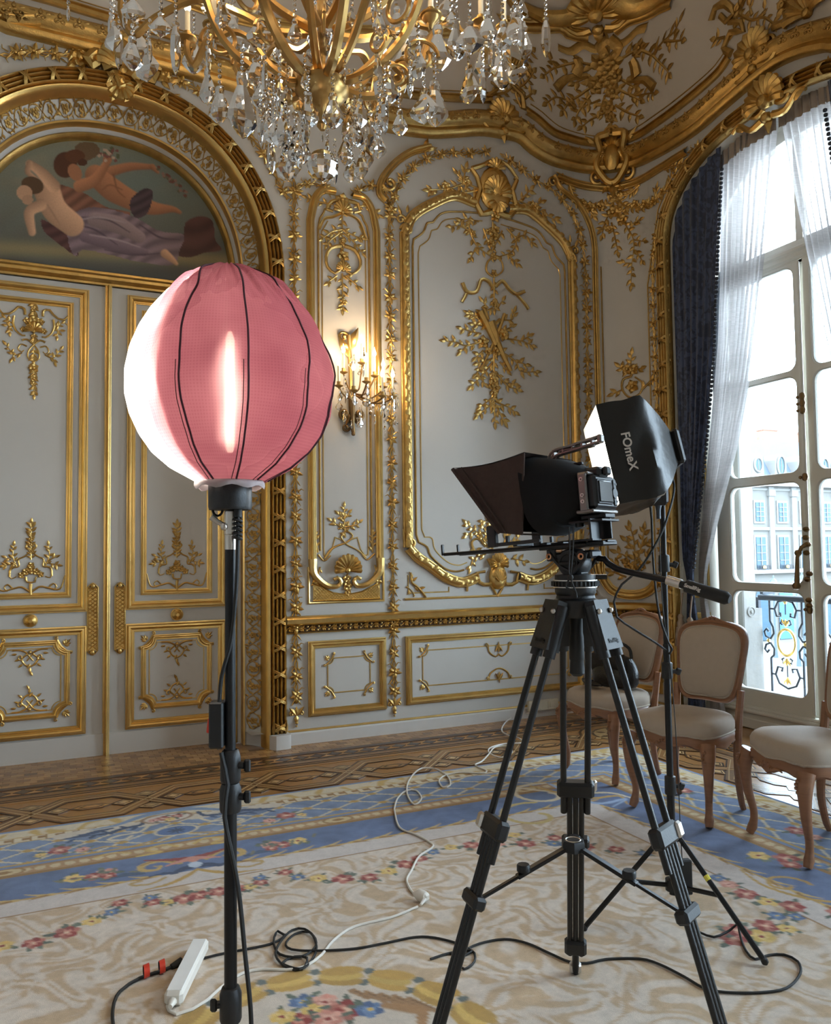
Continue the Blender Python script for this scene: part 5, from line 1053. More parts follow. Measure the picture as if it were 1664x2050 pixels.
for x in (1.40, 2.55, -.15): rp.ell(x, 4.03, .085, .045, gold2); rp.ell(x, 4.03, .072, .036, cl(204, 180, 130)); rp.ell(x, 4.03, .03, .016, gold2)
# corner scrolls
for k in range(3): rp.stroke([(2.5+.12*k, 4.1-.02*k), (2.75, 3.85-.1*k), (2.95, 3.75-.06*k), (3.0-.1*k, 3.55)], [.02, .03, .03, .01], [cream, gold, cl(150, 170, 200)][k])
for a_ in range(2):
    t = np.linspace(0, 5.6, 26); r_ = .22*(1-t/7); rp.stroke(list(zip(2.35+a_*.25+r_*np.cos(t+1), 3.62+a_*.28+r_*np.sin(t+1))), .03, [cl(196, 170, 104), cream][a_], smooth=False)
for x, y, r_, c in ((3.02, 2.62, .06, 'r'), (2.98, 2.56, .045, 'r'), (2.94, 2.70, .05, 'y'), (3.08, 2.5, .04, 'b'), (3.36, 2.85, .055, 'r'), (3.36, 2.75, .04, 'p'), (3.35, 3.6, .05, 'r'), (2.57, 2.43, .05, 'r'), (2.59, 2.34, .042, 'y'), (2.64, 2.27, .05, 'r'), (2.52, 2.24, .035, 'b'), (2.58, 2.20, .03, 'b'), (2.42, 2.20, .05, 'r'), (2.34, 2.15, .05, 'y'), (2.24, 2.18, .055, 'r'), (2.58, 2.53, .04, 'p'), (2.59, 2.60, .035, 'b'), (2.30, 2.22, .05, 'r'), (2.55, 2.8, .04, 'r'), (2.5, 2.95, .035, 'b'), (2.42, 3.05, .04, 'r'), (2.75, 2.15, .05, 'r'), (2.85, 2.05, .04, 'y'), (2.47, 2.15, .035, 'y'), (2.25, 3.3, .04, 'r'), (2.1, 3.42, .035, 'y')): flower(x, y, r_, c)
t = np.linspace(-.4, 5.0, 24); r_ = .10*(1-t/6.5); rp.stroke(list(zip(2.78+r_*np.cos(t), 2.42+r_*np.sin(t))), .018, gold, smooth=False); rp.stroke([(2.74, 2.62), (2.70, 2.45), (2.76, 2.28), (2.92, 2.14)], [.01, .02, .022, .01], gold)
# round medallion with a laurel ring and bouquet
mx_, my_, mr_ = .70, 2.13, .475
rp.ell(mx_, my_, mr_-.03, mr_-.03, cl(206, 192, 176), 0, .02)
for k in range(18):
    a = k*2*math.pi/18+.1
    for dd in (-.030, .0, .030): rp.ell(mx_+(mr_+dd)*math.cos(a), my_+(mr_+dd)*math.sin(a), .075, .030, (gold if dd else yel)*random.uniform(.8, 1.1), a+math.pi/2+dd*4, .15)
    for dd in (-.035, .035): rp.ell(mx_+(mr_+dd)*math.cos(a+.17), my_+(mr_+dd)*math.sin(a+.17), .018, .018, cl(104, 110, 104))
for x, y, r_, c in ((.74, 2.47, .045, 'b'), (.80, 2.44, .045, 'p'), (.75, 2.41, .04, 'y'), (.85, 2.37, .055, 'r'), (.91, 2.34, .045, 'b'), (.78, 2.35, .05, 'p'), (.70, 2.38, .04, 'r'), (.66, 2.42, .04, 'y')): flower(x, y, r_, c)
for k in range(5): rp.stroke([(.90+.035*k, 2.46-.03*k), (.93+.04*k, 2.40-.04*k)], [.028, .02], cl(160, 122, 82)); rp.stroke([(.905+.035*k, 2.455-.03*k), (.945+.04*k, 2.39-.04*k)], .006, cl(120, 86, 54))
rp.stroke([(.96, 2.34), (1.05, 2.26), (1.02, 2.20)], [.03, .05, .03], cl(168, 126, 82))
rp.C *= (1+.05*n3+.04*n2)[:, None]
zz = np.full(len(X), .012); zz[(e < .004)] = 0.0
m = MB(); m.quadgrid(np.stack([Xg, Yg, zz.reshape(Xg.shape)], -1), flip=True); me = m.mesh('rug', attr_mat('wool_pile', .95, .35, 420, .05, .25), False); rp.attr(me)
inst('rug', me, label='large blue and cream floral carpet with gold borders under the tripod and chairs', cat='rug')
# ------------------------------------------------------------------ window
M['wframe'] = mat('window_paint', (.66, .63, .55), .4, var=.04, scale=5)
M['stone'] = mat('limestone', (.21, .20, .185), .85, var=.12, scale=6, bump=.2, bscale=30)
M['iron'] = mat('wrought_iron', (.03, .035, .045), .5, .5)
M['gilt'] = mat('gilt_iron', (.75, .50, .15), .35, .8)
def glassmat(name, ior=1.45, tint=(1, 1, 1), refl=1.0):
    m = bpy.data.materials.new(name); m.use_nodes = True; N = m.node_tree.nodes; L = m.node_tree.links; out = N['Material Output']; N.remove(N['Principled BSDF'])
    t = N.new('ShaderNodeBsdfTransparent'); t.inputs[0].default_value = (*tint, 1); g_ = N.new('ShaderNodeBsdfGlossy'); g_.inputs['Roughness'].default_value = .02; fr = N.new('ShaderNodeFresnel'); fr.inputs[0].default_value = ior
    mx = N.new('ShaderNodeMixShader'); L.new(fr.outputs[0], mx.inputs[0]); L.new(t.outputs[0], mx.inputs[1]); L.new(g_.outputs[0], mx.inputs[2]); L.new(mx.outputs[0], out.inputs[0]); return m
M['pane'] = glassmat('window_glass', 1.3, (.96, .985, 1.0))
def rrect(y0, z0, y1, z1, r, k=5):
    P = []
    for cy_, cz_, a0 in ((y0+r, z0+r, math.pi), (y1-r, z0+r, 1.5*math.pi), (y1-r, z1-r, 0), (y0+r, z1-r, math.pi/2)):
        for i in range(k+1): a = a0+i*math.pi/2/k; P.append((cy_+r*math.cos(a), cz_+r*math.sin(a)))
    return P
def pane_cell(m, y0, z0, y1, z1, py0, pz0, py1, pz1, X, th=.05, r=.07):
    """joinery round one pane: outer rectangle, round-cornered sight opening, moulded edge"""
    P = rrect(py0, pz0, py1, pz1, r); k = len(P)
    cyc, czc = (py0+py1)/2, (pz0+pz1)/2; O = []
    for (a, b) in P:
        dx, dz = a-cyc, b-czc; sx = ((y1 if dx > 0 else y0)-cyc)/(dx if abs(dx) > 1e-6 else 1e-6); sz = ((z1 if dz > 0 else z0)-czc)/(dz if abs(dz) > 1e-6 else 1e-6); s_ = min(sx, sz); O.append((cyc+dx*s_, czc+dz*s_))
    # snap the corners
    for c in ((y0, z0), (y1, z0), (y1, z1), (y0, z1)):
        i = min(range(k), key=lambda j: (O[j][0]-c[0])**2+(O[j][1]-c[1])**2); O[i] = c
    rings = [[(X-th/2, a, b) for a, b in O], [(X-th/2, cyc+(a-cyc)*1.04, czc+(b-czc)*1.03) for a, b in P], [(X-th/2+.012, cyc+(a-cyc)*1.025, czc+(b-czc)*1.02) for a, b in P], [(X-th/2+.008, cyc+(a-cyc)*1.01, czc+(b-czc)*1.008) for a, b in P], [(X-.005, a, b) for a, b in P], [(X+th/2, a, b) for a, b in P], [(X+th/2, a, b) for a, b in O]]
    G = np.array(rings); n_ = len(rings)
    F = [(i*k+j, i*k+(j+1) % k, (i+1)*k+(j+1) % k, (i+1)*k+j) for i in range(n_-1) for j in range(k)]
    m.add(G.reshape(-1, 3), F)
ROWS = [(.30, 1.06), (1.13, 1.88), (1.96, 2.665), (2.72, 3.49)]
def casements(yc, detailed):
    w = empty('window_1' if detailed else 'window_2', (0, 0, 0), kind='structure'); X = WINX
    for sg in (1, -1):
        m = MB(); a0, a1 = (yc+.015, yc+.88) if sg > 0 else (yc-.88, yc-.015); p0, p1 = (yc+.08, yc+.74) if sg > 0 else (yc-.74, yc-.08)
        zs = [.17]+[(ROWS[i][1]+ROWS[i+1][0])/2 for i in range(3)]+[3.53]
        for i, (z0, z1) in enumerate(ROWS): pane_cell(m, a0, zs[i], a1, zs[i+1], p0, z0, p1, z1, X)
        c = m.build('casement', M['wframe'], w, True)
        for i, (z0, z1) in enumerate(ROWS):
            g2 = MB(); g2.box((X, (p0+p1)/2, (z0+z1)/2), (.006, p1-p0+.02, z1-z0+.02)); g2.build('window_pane', M['pane'], c, False)
    m = MB(); m.box((X, yc, 3.575), (.09, 1.80, .10), bev=.02); m.box((X-.03, yc, 3.60), (.06, 1.80, .05), bev=.015); m.box((X, yc, 3.535), (.06, 1.8, .03))
    # fanlight frame
    fa = arch_pts(.78, WSPR-.05, WTOP-.13, 0, 2.25, 14); pts = [(fa[0][0], 3.68)]+fa+[(-x, z) for x, z in fa[::-1]][1:]+[(-fa[0][0], 3.68)]
    mm = MB(lambda V: np.stack([X-V[:, 2], yc+V[:, 0], V[:, 1]], -1)); mm.sweep(pts+[pts[0]], [(-.16, -.025), (-.16, .025), (-.02, .03), (0, .015), (0, -.025)])
    mm.build('fanlight_frame', M['wframe'], w); m.build('transom_bar', M['wframe'], w)
    b = MB(); b.box((X, yc, 4.05), (.05, .06, .8)); b.build('fanlight_bar', M['wframe'], w)
    g2 = MB(); P = [(X, yc+x, z) for x, z in pts]; g2.add(P, [tuple(range(len(P)))]); g2.build('window_pane', M['pane'], w, False)
    # threshold
    m = MB(); m.box((X, yc, .085), (.12, 1.86, .17), bev=.012); m.box((X-.065, yc, .135), (.05, 1.86, .03), bev=.01); m.box((X-.05, yc, .04), (.04, 1.86, .08), bev=.008); m.build('window_sill', M['wframe'], w)
    return w
win = casements(WINY, True)
for yc in WINS[1:]: casements(yc, False)
# espagnolette bolt with bronze handle
m = MB(); m.tube(np.array([(WINX-.045, WINY+.005, .2), (WINX-.045, WINY+.005, 3.5)]), .011, 8); esp = m.build('espagnolette_rod', M['wframe'], win)
m = MB(); yk = WINY+.005
for z_ in (.98, 1.02, 1.17, 1.21, 1.42, 1.47, 1.53, 1.36): m.ball((WINX-.055, yk+random.uniform(-.01, .01), z_), .026, 8, sc=(1, 1, .8))
m.tube(np.array([(WINX-.06, yk, 1.42), (WINX-.09, yk+.02, 1.40), (WINX-.10, yk+.05, 1.33), (WINX-.095, yk+.06, 1.22), (WINX-.09, yk+.07, 1.13)]), [.018, .014, .013, .016, .02], 8); m.ball((WINX-.09, yk+.075, 1.12), .03, 8); m.ball((WINX-.09, yk+.05, 1.36), .026, 8); m.build('window_handle', M['bronze'], win)
m = MB()
for z_ in (1.91, 2.45, 2.5, 2.4, .95): m.ball((WINX-.05, yk, z_), .024, 8, sc=(1, 1, 1.4)); m.ball((WINX-.05, yk+.04, z_), .014, 6)
m.build('bolt_guide', M['bronze'], win)
# reveal and outer wall
XO, OHW = 5.17, .895
for k, yc in enumerate(WINS):
    A = full_arch(WHW, WSPR, WTOP, 0, 2.25, 20, 0, 6); B = full_arch(OHW, WSPR-.03, WTOP-.09, 0, 2.25, 20, 0, 6)
    m = MB(); m.quadgrid([[(XR+(XO-XR)*t0, yc+(a[0]*(1-t)+b[0]*t), a[1]*(1-t)+b[1]*t) for t0, t in ((0, 0), (.3, 0), (.7, .6), (1, 1))] for a, b in zip(A, B)], flip=True)
    rv = m.build('window_reveal', M['wframe'], WR)
    if k == 0:
        # gilded sunk panels on the left jamb
        J = lambda V: (lambda V: np.stack([XR+V[:, 0]*(XO-XR)+V[:, 2]*-.3, yc+WHW-(WHW-OHW)*V[:, 0]-V[:, 2], V[:, 1]], -1))(np.asarray(V, float))
        for z0, z1 in ((.35, .85), (1.02, 3.3)):
            mm = MB(J); mm.sweep([(.24, z0), (.56, z0), (.56, z1), (.24, z1)], Pround(.05, .012, 4), True); mm.build('jamb_moulding', M['gold_b'], rv)
ow = wall_with_openings(YF-.5, 6.4, [(w_, OHW, arch_z(OHW, WSPR-.03, WTOP-.09)) for w_ in WINS], 6.6, lambda V: np.stack([np.full(len(V), XO), V[:, 0], V[:, 1]], -1)); ow.build('outer_wall', M['stone'], WR, False)
m = MB(); m.box((XR+.45, 5.9, 3), (.6, .6, 7)); m.box((2.6, DB+.6, 3), (2.1, .3, 7)); m.box((-2.2, DB+.3, 3), (3.0, .3, 7)); m.box((.4, 6.32, 3), (2.4, .12, 7)); m.box((3.6, DB+.15, 3), (4.0-.05, .2, 7)); m.build('masonry', M['stone'], WB, False)
for yc in WINS:
    L_ = bpy.data.lights.new('window_portal', 'AREA'); L_.shape = 'RECTANGLE'; L_.size = 1.7; L_.size_y = 4.4; L_.cycles.is_portal = True
    ob = bpy.data.objects.new('window_portal', L_); link(ob); ob.location = (XO+.03, yc, 2.3); ob.rotation_euler = Vector((1, 0, 0)).to_track_quat('Z', 'Y').to_euler()
# stone pier and sill outside, with a carved boss
m = MB(); m.box((5.245, 4.95, 1.9), (.15, .26, 6.2), bev=.01); m.box((5.245, 3.15, 1.9), (.15, .26, 6.2), bev=.01); m.box((5.6, WINY, -.3), (.9, 3.0, .5), bev=.02); m.box((5.36, 4.90, .4), (.1, .1, 1.0)); pier = m.build('stone_reveal', M['stone'], WR, True)
m = MB(); m.lathe([(.001, .02), (.012, .02), (.018, .008), (.030, .004), (.034, .012), (.042, .012), (.046, 0)], 16, Matrix.Translation((5.25, 4.82, .88))@Matrix.Rotation(math.pi/2, 4, 'X')); m.build('stone_boss', M['stone'], pier)

# ------------------------------------------------------------------ balcony railing
rl = empty('balcony_railing', (5.42, WINY, .05), label='black wrought iron balcony railing with gilded scrolls outside the window', cat='railing')
XG = 5.42
def rb(name, m, mt='iron'): o = m.build(name, M[mt], None); o.parent = rl; o.location = -Vector(rl.location); return o
m = MB(); m.box((XG, WINY, .99), (.06, 1.66, .045), bev=.008); rb('handrail', m); m = MB(); m.box((XG+.12, WINY, 1.06), (.03, 1.66, .03), bev=.006); m.box((XG+.06, WINY+.8, 1.03), (.14, .03, .03)); m.box((XG+.06, WINY-.8, 1.03), (.14, .03, .03)); rb('upper_rail', m)
m = MB(); m.box((XG, WINY, .215), (.045, 1.66, .03), bev=.006); rb('bottom_rail', m)
def spiral(c, r, a0, turns, dirn, k=20): th = np.linspace(0, turns*2*math.pi, k); rr = r*(1-.75*th/th[-1]); return [(XG, c[0]+rr_*math.cos(a0+dirn*t), c[1]+rr_*math.sin(a0+dirn*t)) for t, rr_ in zip(th, rr)]
for pc_ in (4.625, 4.625-.58, 4.625-1.16):
    for dy in (-.27, .27):
        if pc_ < 4 or dy > 0 or True:
            m = MB(); m.box((XG, pc_+dy, .6), (.028, .028, .78)); rb('post', m)
    for sg in (1, -1):
        m = MB(); y = lambda d_: pc_+sg*d_
        m.tube(np.array([(XG, y(.155), .98), (XG, y(.155), .80)]), .010, 6); m.tube(np.array([(XG, y(.155), .50), (XG, y(.155), .23)]), .010, 6)
        for zc_, d2 in ((.70, 1), (.575, -1)):
            m.tube(np.array([(XG, y(.155), .80 if d2 > 0 else .50), (XG, y(.125), zc_+d2*.05), (XG, y(.12), zc_), (XG, y(.155), zc_-d2*.045), (XG, y(.20), zc_-d2*.03), (XG, y(.215), zc_+d2*.01), (XG, y(.19), zc_+d2*.035), (XG, y(.17), zc_+d2*.01)]), .009, 6)
        m.tube(np.array([(XG, pc_, .975), (XG, y(.07), .96), (XG, y(.105), .90), (XG, y(.085), .84), (XG, y(.045), .845), (XG, y(.05), .875)]), .009, 6)
        m.tube(np.array([(XG, pc_, .27), (XG, y(.08), .30), (XG, y(.115), .37), (XG, y(.09), .435), (XG, y(.045), .43), (XG, y(.055), .40)]), .009, 6)
        m.tube(np.array([(XG, pc_, .80), (XG, y(.04), .815), (XG, y(.05), .785), (XG, y(.03), .775)]), .008, 6); m.tube(np.array([(XG, pc_, .49), (XG, y(.04), .47), (XG, y(.05), .50), (XG, y(.03), .51)]), .008, 6)
        m.tube(np.array([(XG, y(.105), .90), (XG, y(.155), .90)]), .007, 5); m.tube(np.array([(XG, y(.115), .37), (XG, y(.155), .37)]), .007, 5)
        rb('scroll_bar', m)
    m = MB(); t = np.linspace(0, 2*math.pi, 26)[:-1]; m.tube(np.column_stack([np.full(25, XG), pc_+.082*np.cos(t), .637+.105*np.sin(t)]), .012, 6, closed=True); rb('gilded_oval', m, 'gilt')
    for z_, sg in ((.775, 1), (.50, -1), (.955, 1), (.35, -1)):
        m = MB()
        for a in (-.7, 0, .7): m.tube(np.array([(XG, pc_, z_), (XG-.005, pc_+math.sin(a)*.035, z_+sg*.03*math.cos(a)), (XG-.004, pc_+math.sin(a)*.055, z_+sg*.05)]), [.008, .011, .002], 5)
        m.ball((XG, pc_, z_), .014, 6); rb('gilded_leaf', m, 'gilt')
    m = MB(); m.tube(np.array([(XG, pc_, .95), (XG, pc_, .86)]), .006, 5); m.tube(np.array([(XG, pc_, .47), (XG, pc_, .36)]), .005, 5)
    rb('centre_bar', m)
    for sg in (1, -1): m = MB(); m.ball((XG, pc_+sg*.175, .637), .018, 6); rb('gilded_collar', m, 'gilt')

# ------------------------------------------------------------------ square outside: facade with windows, dormers and roof
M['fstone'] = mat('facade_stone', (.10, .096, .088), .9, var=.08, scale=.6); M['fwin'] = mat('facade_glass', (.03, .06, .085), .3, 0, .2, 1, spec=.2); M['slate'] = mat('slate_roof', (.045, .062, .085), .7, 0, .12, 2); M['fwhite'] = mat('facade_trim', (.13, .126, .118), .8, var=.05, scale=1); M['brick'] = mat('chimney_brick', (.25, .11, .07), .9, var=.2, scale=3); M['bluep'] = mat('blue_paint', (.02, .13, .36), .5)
FY = 65.0; FX0, FP = 72.75, 3.62
fac = empty('facade_building', (88, FY, -9), label='pale stone palace across the square with slate roof and dormers', cat='building')
def fpart(name, m, mt, par=None): o = m.build(name, M[mt], None, False); o.parent = par or fac; o.location = -Vector(fac.location) if par is None else (0, 0, 0); return o
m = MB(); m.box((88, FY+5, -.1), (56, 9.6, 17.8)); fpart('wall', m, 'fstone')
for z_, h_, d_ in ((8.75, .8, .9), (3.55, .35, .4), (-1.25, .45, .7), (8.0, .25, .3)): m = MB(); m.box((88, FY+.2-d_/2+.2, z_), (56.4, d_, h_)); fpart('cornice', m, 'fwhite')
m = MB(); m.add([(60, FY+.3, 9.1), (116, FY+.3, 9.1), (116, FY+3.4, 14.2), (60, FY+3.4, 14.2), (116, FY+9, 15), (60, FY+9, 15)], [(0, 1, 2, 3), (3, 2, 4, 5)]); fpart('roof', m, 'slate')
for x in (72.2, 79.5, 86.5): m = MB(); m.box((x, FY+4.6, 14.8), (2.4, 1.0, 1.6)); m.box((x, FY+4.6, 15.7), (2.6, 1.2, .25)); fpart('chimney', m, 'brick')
for k in range(-3, 10):
    x = FX0+k*FP
    for z0, z1, hw_ in ((-.9, 2.6, .72), (4.4, 6.5, .62)):
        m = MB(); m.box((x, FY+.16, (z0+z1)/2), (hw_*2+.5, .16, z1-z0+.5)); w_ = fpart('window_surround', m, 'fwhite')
        m = MB(); m.box((x, FY+.06, (z0+z1)/2), (hw_*2, .10, z1-z0)); g2 = fpart('window', m, 'fwin')
        m = MB(); m.box((x, FY-.02, (z0+z1)/2), (.10, .10, z1-z0)); 
        for q in range(1, 4): m.box((x, FY-.02, z0+(z1-z0)*q/4), (hw_*2, .08, .07))
        m.build('glazing_bar', M['fwhite'], g2, False)
    m = MB(); m.box((x, FY-.3, -.55), (2.0, .06, .06)); m.box((x, FY-.3, -1.0), (2.0, .06, .06))
    for q in range(9): m.box((x-.96+q*.24, FY-.3, -.78), (.05, .05, .5))
    fpart('balconet', m, 'iron'); m = MB(); m.ball((x, FY-.36, -.75), .22, 6); fpart('balconet_boss', m, 'gilt')
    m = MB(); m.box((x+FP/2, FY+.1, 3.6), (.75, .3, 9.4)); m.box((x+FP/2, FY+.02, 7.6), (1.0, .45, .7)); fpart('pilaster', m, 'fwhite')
    # dormer with arched head and round window
    m = MB(); P = [(x-1.0, 9.2), (x+1.0, 9.2), (x+.85, 10.9)]+[(x+.85*math.cos(a), 11.2+.9*math.sin(a)) for a in np.linspace(.2, math.pi-.2, 9)]+[(x-.85, 10.9)]
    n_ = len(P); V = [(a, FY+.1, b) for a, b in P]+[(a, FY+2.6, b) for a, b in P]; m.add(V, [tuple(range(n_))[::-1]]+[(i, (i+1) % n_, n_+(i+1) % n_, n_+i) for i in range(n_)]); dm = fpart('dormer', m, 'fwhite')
    m = MB(); n_ = 16; V = [(x+.45*math.cos(a), FY+.02, 10.75+(.95 if k % 2 else .62)*math.sin(a)) for a in np.linspace(0, 2*math.pi, n_, endpoint=False)]; m.add(V+[(a, b+.1, c) for a, b, c in V], [tuple(range(n_))[::-1]]+[(i, (i+1) % n_, n_+(i+1) % n_, n_+i) for i in range(n_)]); g2 = m.build('dormer_window', M['fwin'], dm, False)
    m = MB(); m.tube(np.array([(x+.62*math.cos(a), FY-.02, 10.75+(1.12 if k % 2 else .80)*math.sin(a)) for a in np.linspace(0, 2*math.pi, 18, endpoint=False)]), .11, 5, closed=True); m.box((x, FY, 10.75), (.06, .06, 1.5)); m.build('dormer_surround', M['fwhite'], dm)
    # arcade at street level
    m = MB(); n_ = 9; V = [(x-1.1, FY+.02, -8.9), (x+1.1, FY+.02, -8.9)]+[(x+1.1*math.cos(a), FY+.02, -4.2+1.1*math.sin(a)) for a in np.linspace(0, math.pi, n_)]; m.add(V, [tuple(range(len(V)))[::-1]]); fpart('arcade_opening', m, 'bluep' if k == 1 else 'fwin')
m = MB(); m.add([(30, -40, -9), (160, -40, -9), (160, 90, -9), (30, 90, -9)], [(0, 1, 2, 3)]); m.build('ground', mat('paving', (.11, .108, .10), .9, var=.1, scale=.4), None, False, kind='structure')
M['lampg'] = mat('lantern_glass', (.55, .62, .66), .2); M['lampi'] = mat('lantern_iron', (.05, .07, .08), .5, .4)
def street_lamp(px, py, Y, label):
    p = on_y(px, py, Y); z_ = float(p[2]); r0 = empty('street_lamp', (float(p[0]), Y, -9), label=label, cat='street lamp', group='lamp posts on the square')
    m = MB(); m.tube(np.array([(0, 0, 0), (0, 0, 1), (0, 0, z_+9-.6)]), [.22, .12, .08], 8); m.build('post', M['lampi'], r0)
    m = MB(); m.lathe([(.12, z_+9-.6), (.30, z_+9+.15)], 6); m.build('lantern', M['lampg'], r0); m = MB(); m.lathe([(.38, z_+9+.15), (.22, z_+9+.4), (.08, z_+9+.5), (.05, z_+9+.75), (.001, z_+9+.8)], 6); m.build('cap', M['lampi'], r0)
street_lamp(1594, 1166, 50, 'tall street lantern seen through the window, left of the pair near the bolt'); street_lamp(1606, 1163, 50, 'tall street lantern seen through the window, nearest the bolt'); street_lamp(1549, 1168, 55, 'street lantern seen low through the middle of the left window panes')

# ------------------------------------------------------------------ curtains
def damask():
    m = mat('blue_damask', (.030, .040, .075), .55, 0, .25, 8); N = m.node_tree.nodes; L = m.node_tree.links; b = N['Principled BSDF']
    tc = N.new('ShaderNodeTexCoord'); mp = N.new('ShaderNodeMapping'); mp.inputs['Scale'].default_value = (6, 16, 9); L.new(tc.outputs['Object'], mp.inputs[0]); nz = N.new('ShaderNodeTexNoise'); nz.inputs['Scale'].default_value = 1.3; nz.inputs['Detail'].default_value = 2.5; nz.inputs['Distortion'].default_value = 1.8; L.new(mp.outputs[0], nz.inputs['Vector'])
    cr = N.new('ShaderNodeValToRGB'); cr.color_ramp.elements[0].position = .47; cr.color_ramp.elements[1].position = .53; cr.color_ramp.elements[0].color = (.017, .026, .060, 1); cr.color_ramp.elements[1].color = (.048, .070, .145, 1); L.new(nz.outputs[0], cr.inputs[0]); L.new(cr.outputs[0], b.inputs['Base Color']); b.inputs['Sheen Weight'].default_value = .4; return m
M['damask'] = damask()
def sheer_mat():
    m = bpy.data.materials.new('sheer_linen'); m.use_nodes = True; N = m.node_tree.nodes; L = m.node_tree.links; out = N['Material Output']; N.remove(N['Principled BSDF'])
    tc = N.new('ShaderNodeTexCoord'); mp = N.new('ShaderNodeMapping'); mp.inputs['Scale'].default_value = (4, 12, 160); L.new(tc.outputs['Object'], mp.inputs[0]); nz = N.new('ShaderNodeTexNoise'); nz.inputs['Scale'].default_value = 1.0; nz.inputs['Detail'].default_value = 3; L.new(mp.outputs[0], nz.inputs['Vector'])
    cr = N.new('ShaderNodeMapRange'); cr.inputs[1].default_value = .3; cr.inputs[2].default_value = .7; cr.inputs[3].default_value = .76; cr.inputs[4].default_value = .97; L.new(nz.outputs[0], cr.inputs[0])
    d_ = N.new('ShaderNodeBsdfDiffuse'); d_.inputs[0].default_value = (.70, .65, .62, 1); t_ = N.new('ShaderNodeBsdfTranslucent'); t_.inputs[0].default_value = (.40, .375, .365, 1); tr = N.new('ShaderNodeBsdfTransparent'); a = N.new('ShaderNodeMixShader'); a.inputs[0].default_value = .55; L.new(d_.outputs[0], a.inputs[1]); L.new(t_.outputs[0], a.inputs[2])
    b = N.new('ShaderNodeMixShader'); L.new(cr.outputs[0], b.inputs[0]); L.new(tr.outputs[0], b.inputs[1]); L.new(a.outputs[0], b.inputs[2]); L.new(b.outputs[0], out.inputs[0]); return m
M['sheer'] = sheer_mat()
def interp_edge(pts, z): zs = [p[1] for p in pts][::-1]; ys = [p[0] for p in pts][::-1]; return np.interp(z, zs, ys)
def drape(edgeL, edgeR, X, pleats, amp, ncol, topf, zs_n=46, sg=1, ph=0.0):
    """pleated cloth between two edges; edges are (y,z) lists, top follows topf(y)"""
    G = np.zeros((ncol, zs_n, 3)); v = np.linspace(0, 1, zs_n)**1.0
    for i in range(ncol):
        f = i/(ncol-1); yt = edgeL[0][0]*(1-f)+edgeR[0][0]*f; zt_ = topf(yt)
        z = zt_*(1-v)+.03*v; zz_ = z.copy()
        nrm = (z-.03)/(zt_-.03)                     # 1 top .. 0 bottom
        zl = .03+nrm*(edgeL[0][1]-.03); zr = .03+nrm*(edgeR[0][1]-.03)
        y = interp_edge(edgeL, zl)*(1-f)+interp_edge(edgeR, zr)*f
        tight = np.exp(-((z-1.08)/.22)**2)
        x = X+amp*(1-.55*tight)*np.sin(f*pleats*2*math.pi+ph+.5*np.sin(z*1.3))+amp*.35*np.sin(f*pleats*4.3*math.pi+z*.9+ph)
        G[i, :, 0] = x; G[i, :, 1] = WINY+sg*(y-WINY); G[i, :, 2] = z
    m = MB(); m.quadgrid(G, flip=sg < 0); return m
topf = lambda y: arch_z(WHW+.10, WSPR, WTOP+.08)(y-WINY)+.10
stopf = lambda y: min(arch_z(WHW+.02, WSPR, WTOP+.02)(y-WINY), 4.60)+.03
bL = [(5.085, 4.0), (5.085, 2.3), (5.07, 1.2), (5.02, 1.02), (5.05, .6), (5.06, .03)]; bR = [(4.50, 4.50), (4.55, 4.05), (4.62, 3.36), (4.66, 2.89), (4.77, 2.19), (4.88, 1.6), (4.95, 1.2), (4.96, 1.02), (4.90, .6), (4.86, .03)]
sL = [(4.60, 4.45), (4.66, 3.4), (4.70, 2.9), (4.81, 2.2), (4.91, 1.6), (4.97, 1.2), (4.975, 1.02), (4.92, .6), (4.88, .03)]; sR = [(4.055, 4.60), (4.16, 3.95), (4.25, 3.44), (4.39, 2.71), (4.545, 2.16), (4.77, 1.59), (4.90, 1.2), (4.915, 1.02), (4.83, .6), (4.74, .03)]
for sg, side_ in ((1, 'left'), (-1, 'right')):
    m = drape(bL, bR, 4.772, 6, .014, 110, topf, 46, sg, .4); c = m.build('curtain', M['damask'], None, label='dark blue damask curtain on the %s side of the window' % side_, cat='curtain', group='window curtains')
    # bobble trim on the leading edge
    mb = MB(); zz_ = np.linspace(4.35, 1.25, 90)
    for z_ in zz_: mb.ball((4.757, WINY+sg*(float(interp_edge(bR, z_))-.012-WINY), z_), .016, 6)
    mb.build('bobble_trim', mat('trim_navy', (.03, .035, .05), .7), c)
    m = drape(sL, sR, 4.855, 9, .020, 150, stopf, 46, sg, 1.1); s_ = m.build('sheer_curtain', M['sheer'], None, label='white linen sheer gathered towards the %s side of the window' % side_, cat='curtain', group='linen sheers')
    mb = MB(); ys = np.linspace(4.60, 4.06, 40); mb.quadgrid([[(4.836+.012*math.sin(i*1.3), WINY+sg*(y_-WINY), stopf(y_)-.0), (4.836+.012*math.sin(i*1.3), WINY+sg*(y_-WINY), stopf(y_)-.17)] for i, y_ in enumerate(ys)]); mb.build('shaded_heading', mat('shaded_heading_cloth', (.42, .34, .27), .9), s_)  # sheer's heading, shade painted in as brown where the dark reveal backs it
M['tassel'] = mat('tassel_silk', (.36, .27, .20), .6, 0, .3, 30, .2, 120)
m = MB(); t = np.linspace(0, 2*math.pi, 22)[:-1]; m.tube(np.column_stack([4.825+.060*np.cos(t), 4.985+.085*np.sin(t), 1.07+.02*np.sin(t)]), .014, 6, closed=True); tie = m.build('tieback_cord', M['tassel'], None, label='twisted silk cord holding back the left blue curtain', cat='tieback')
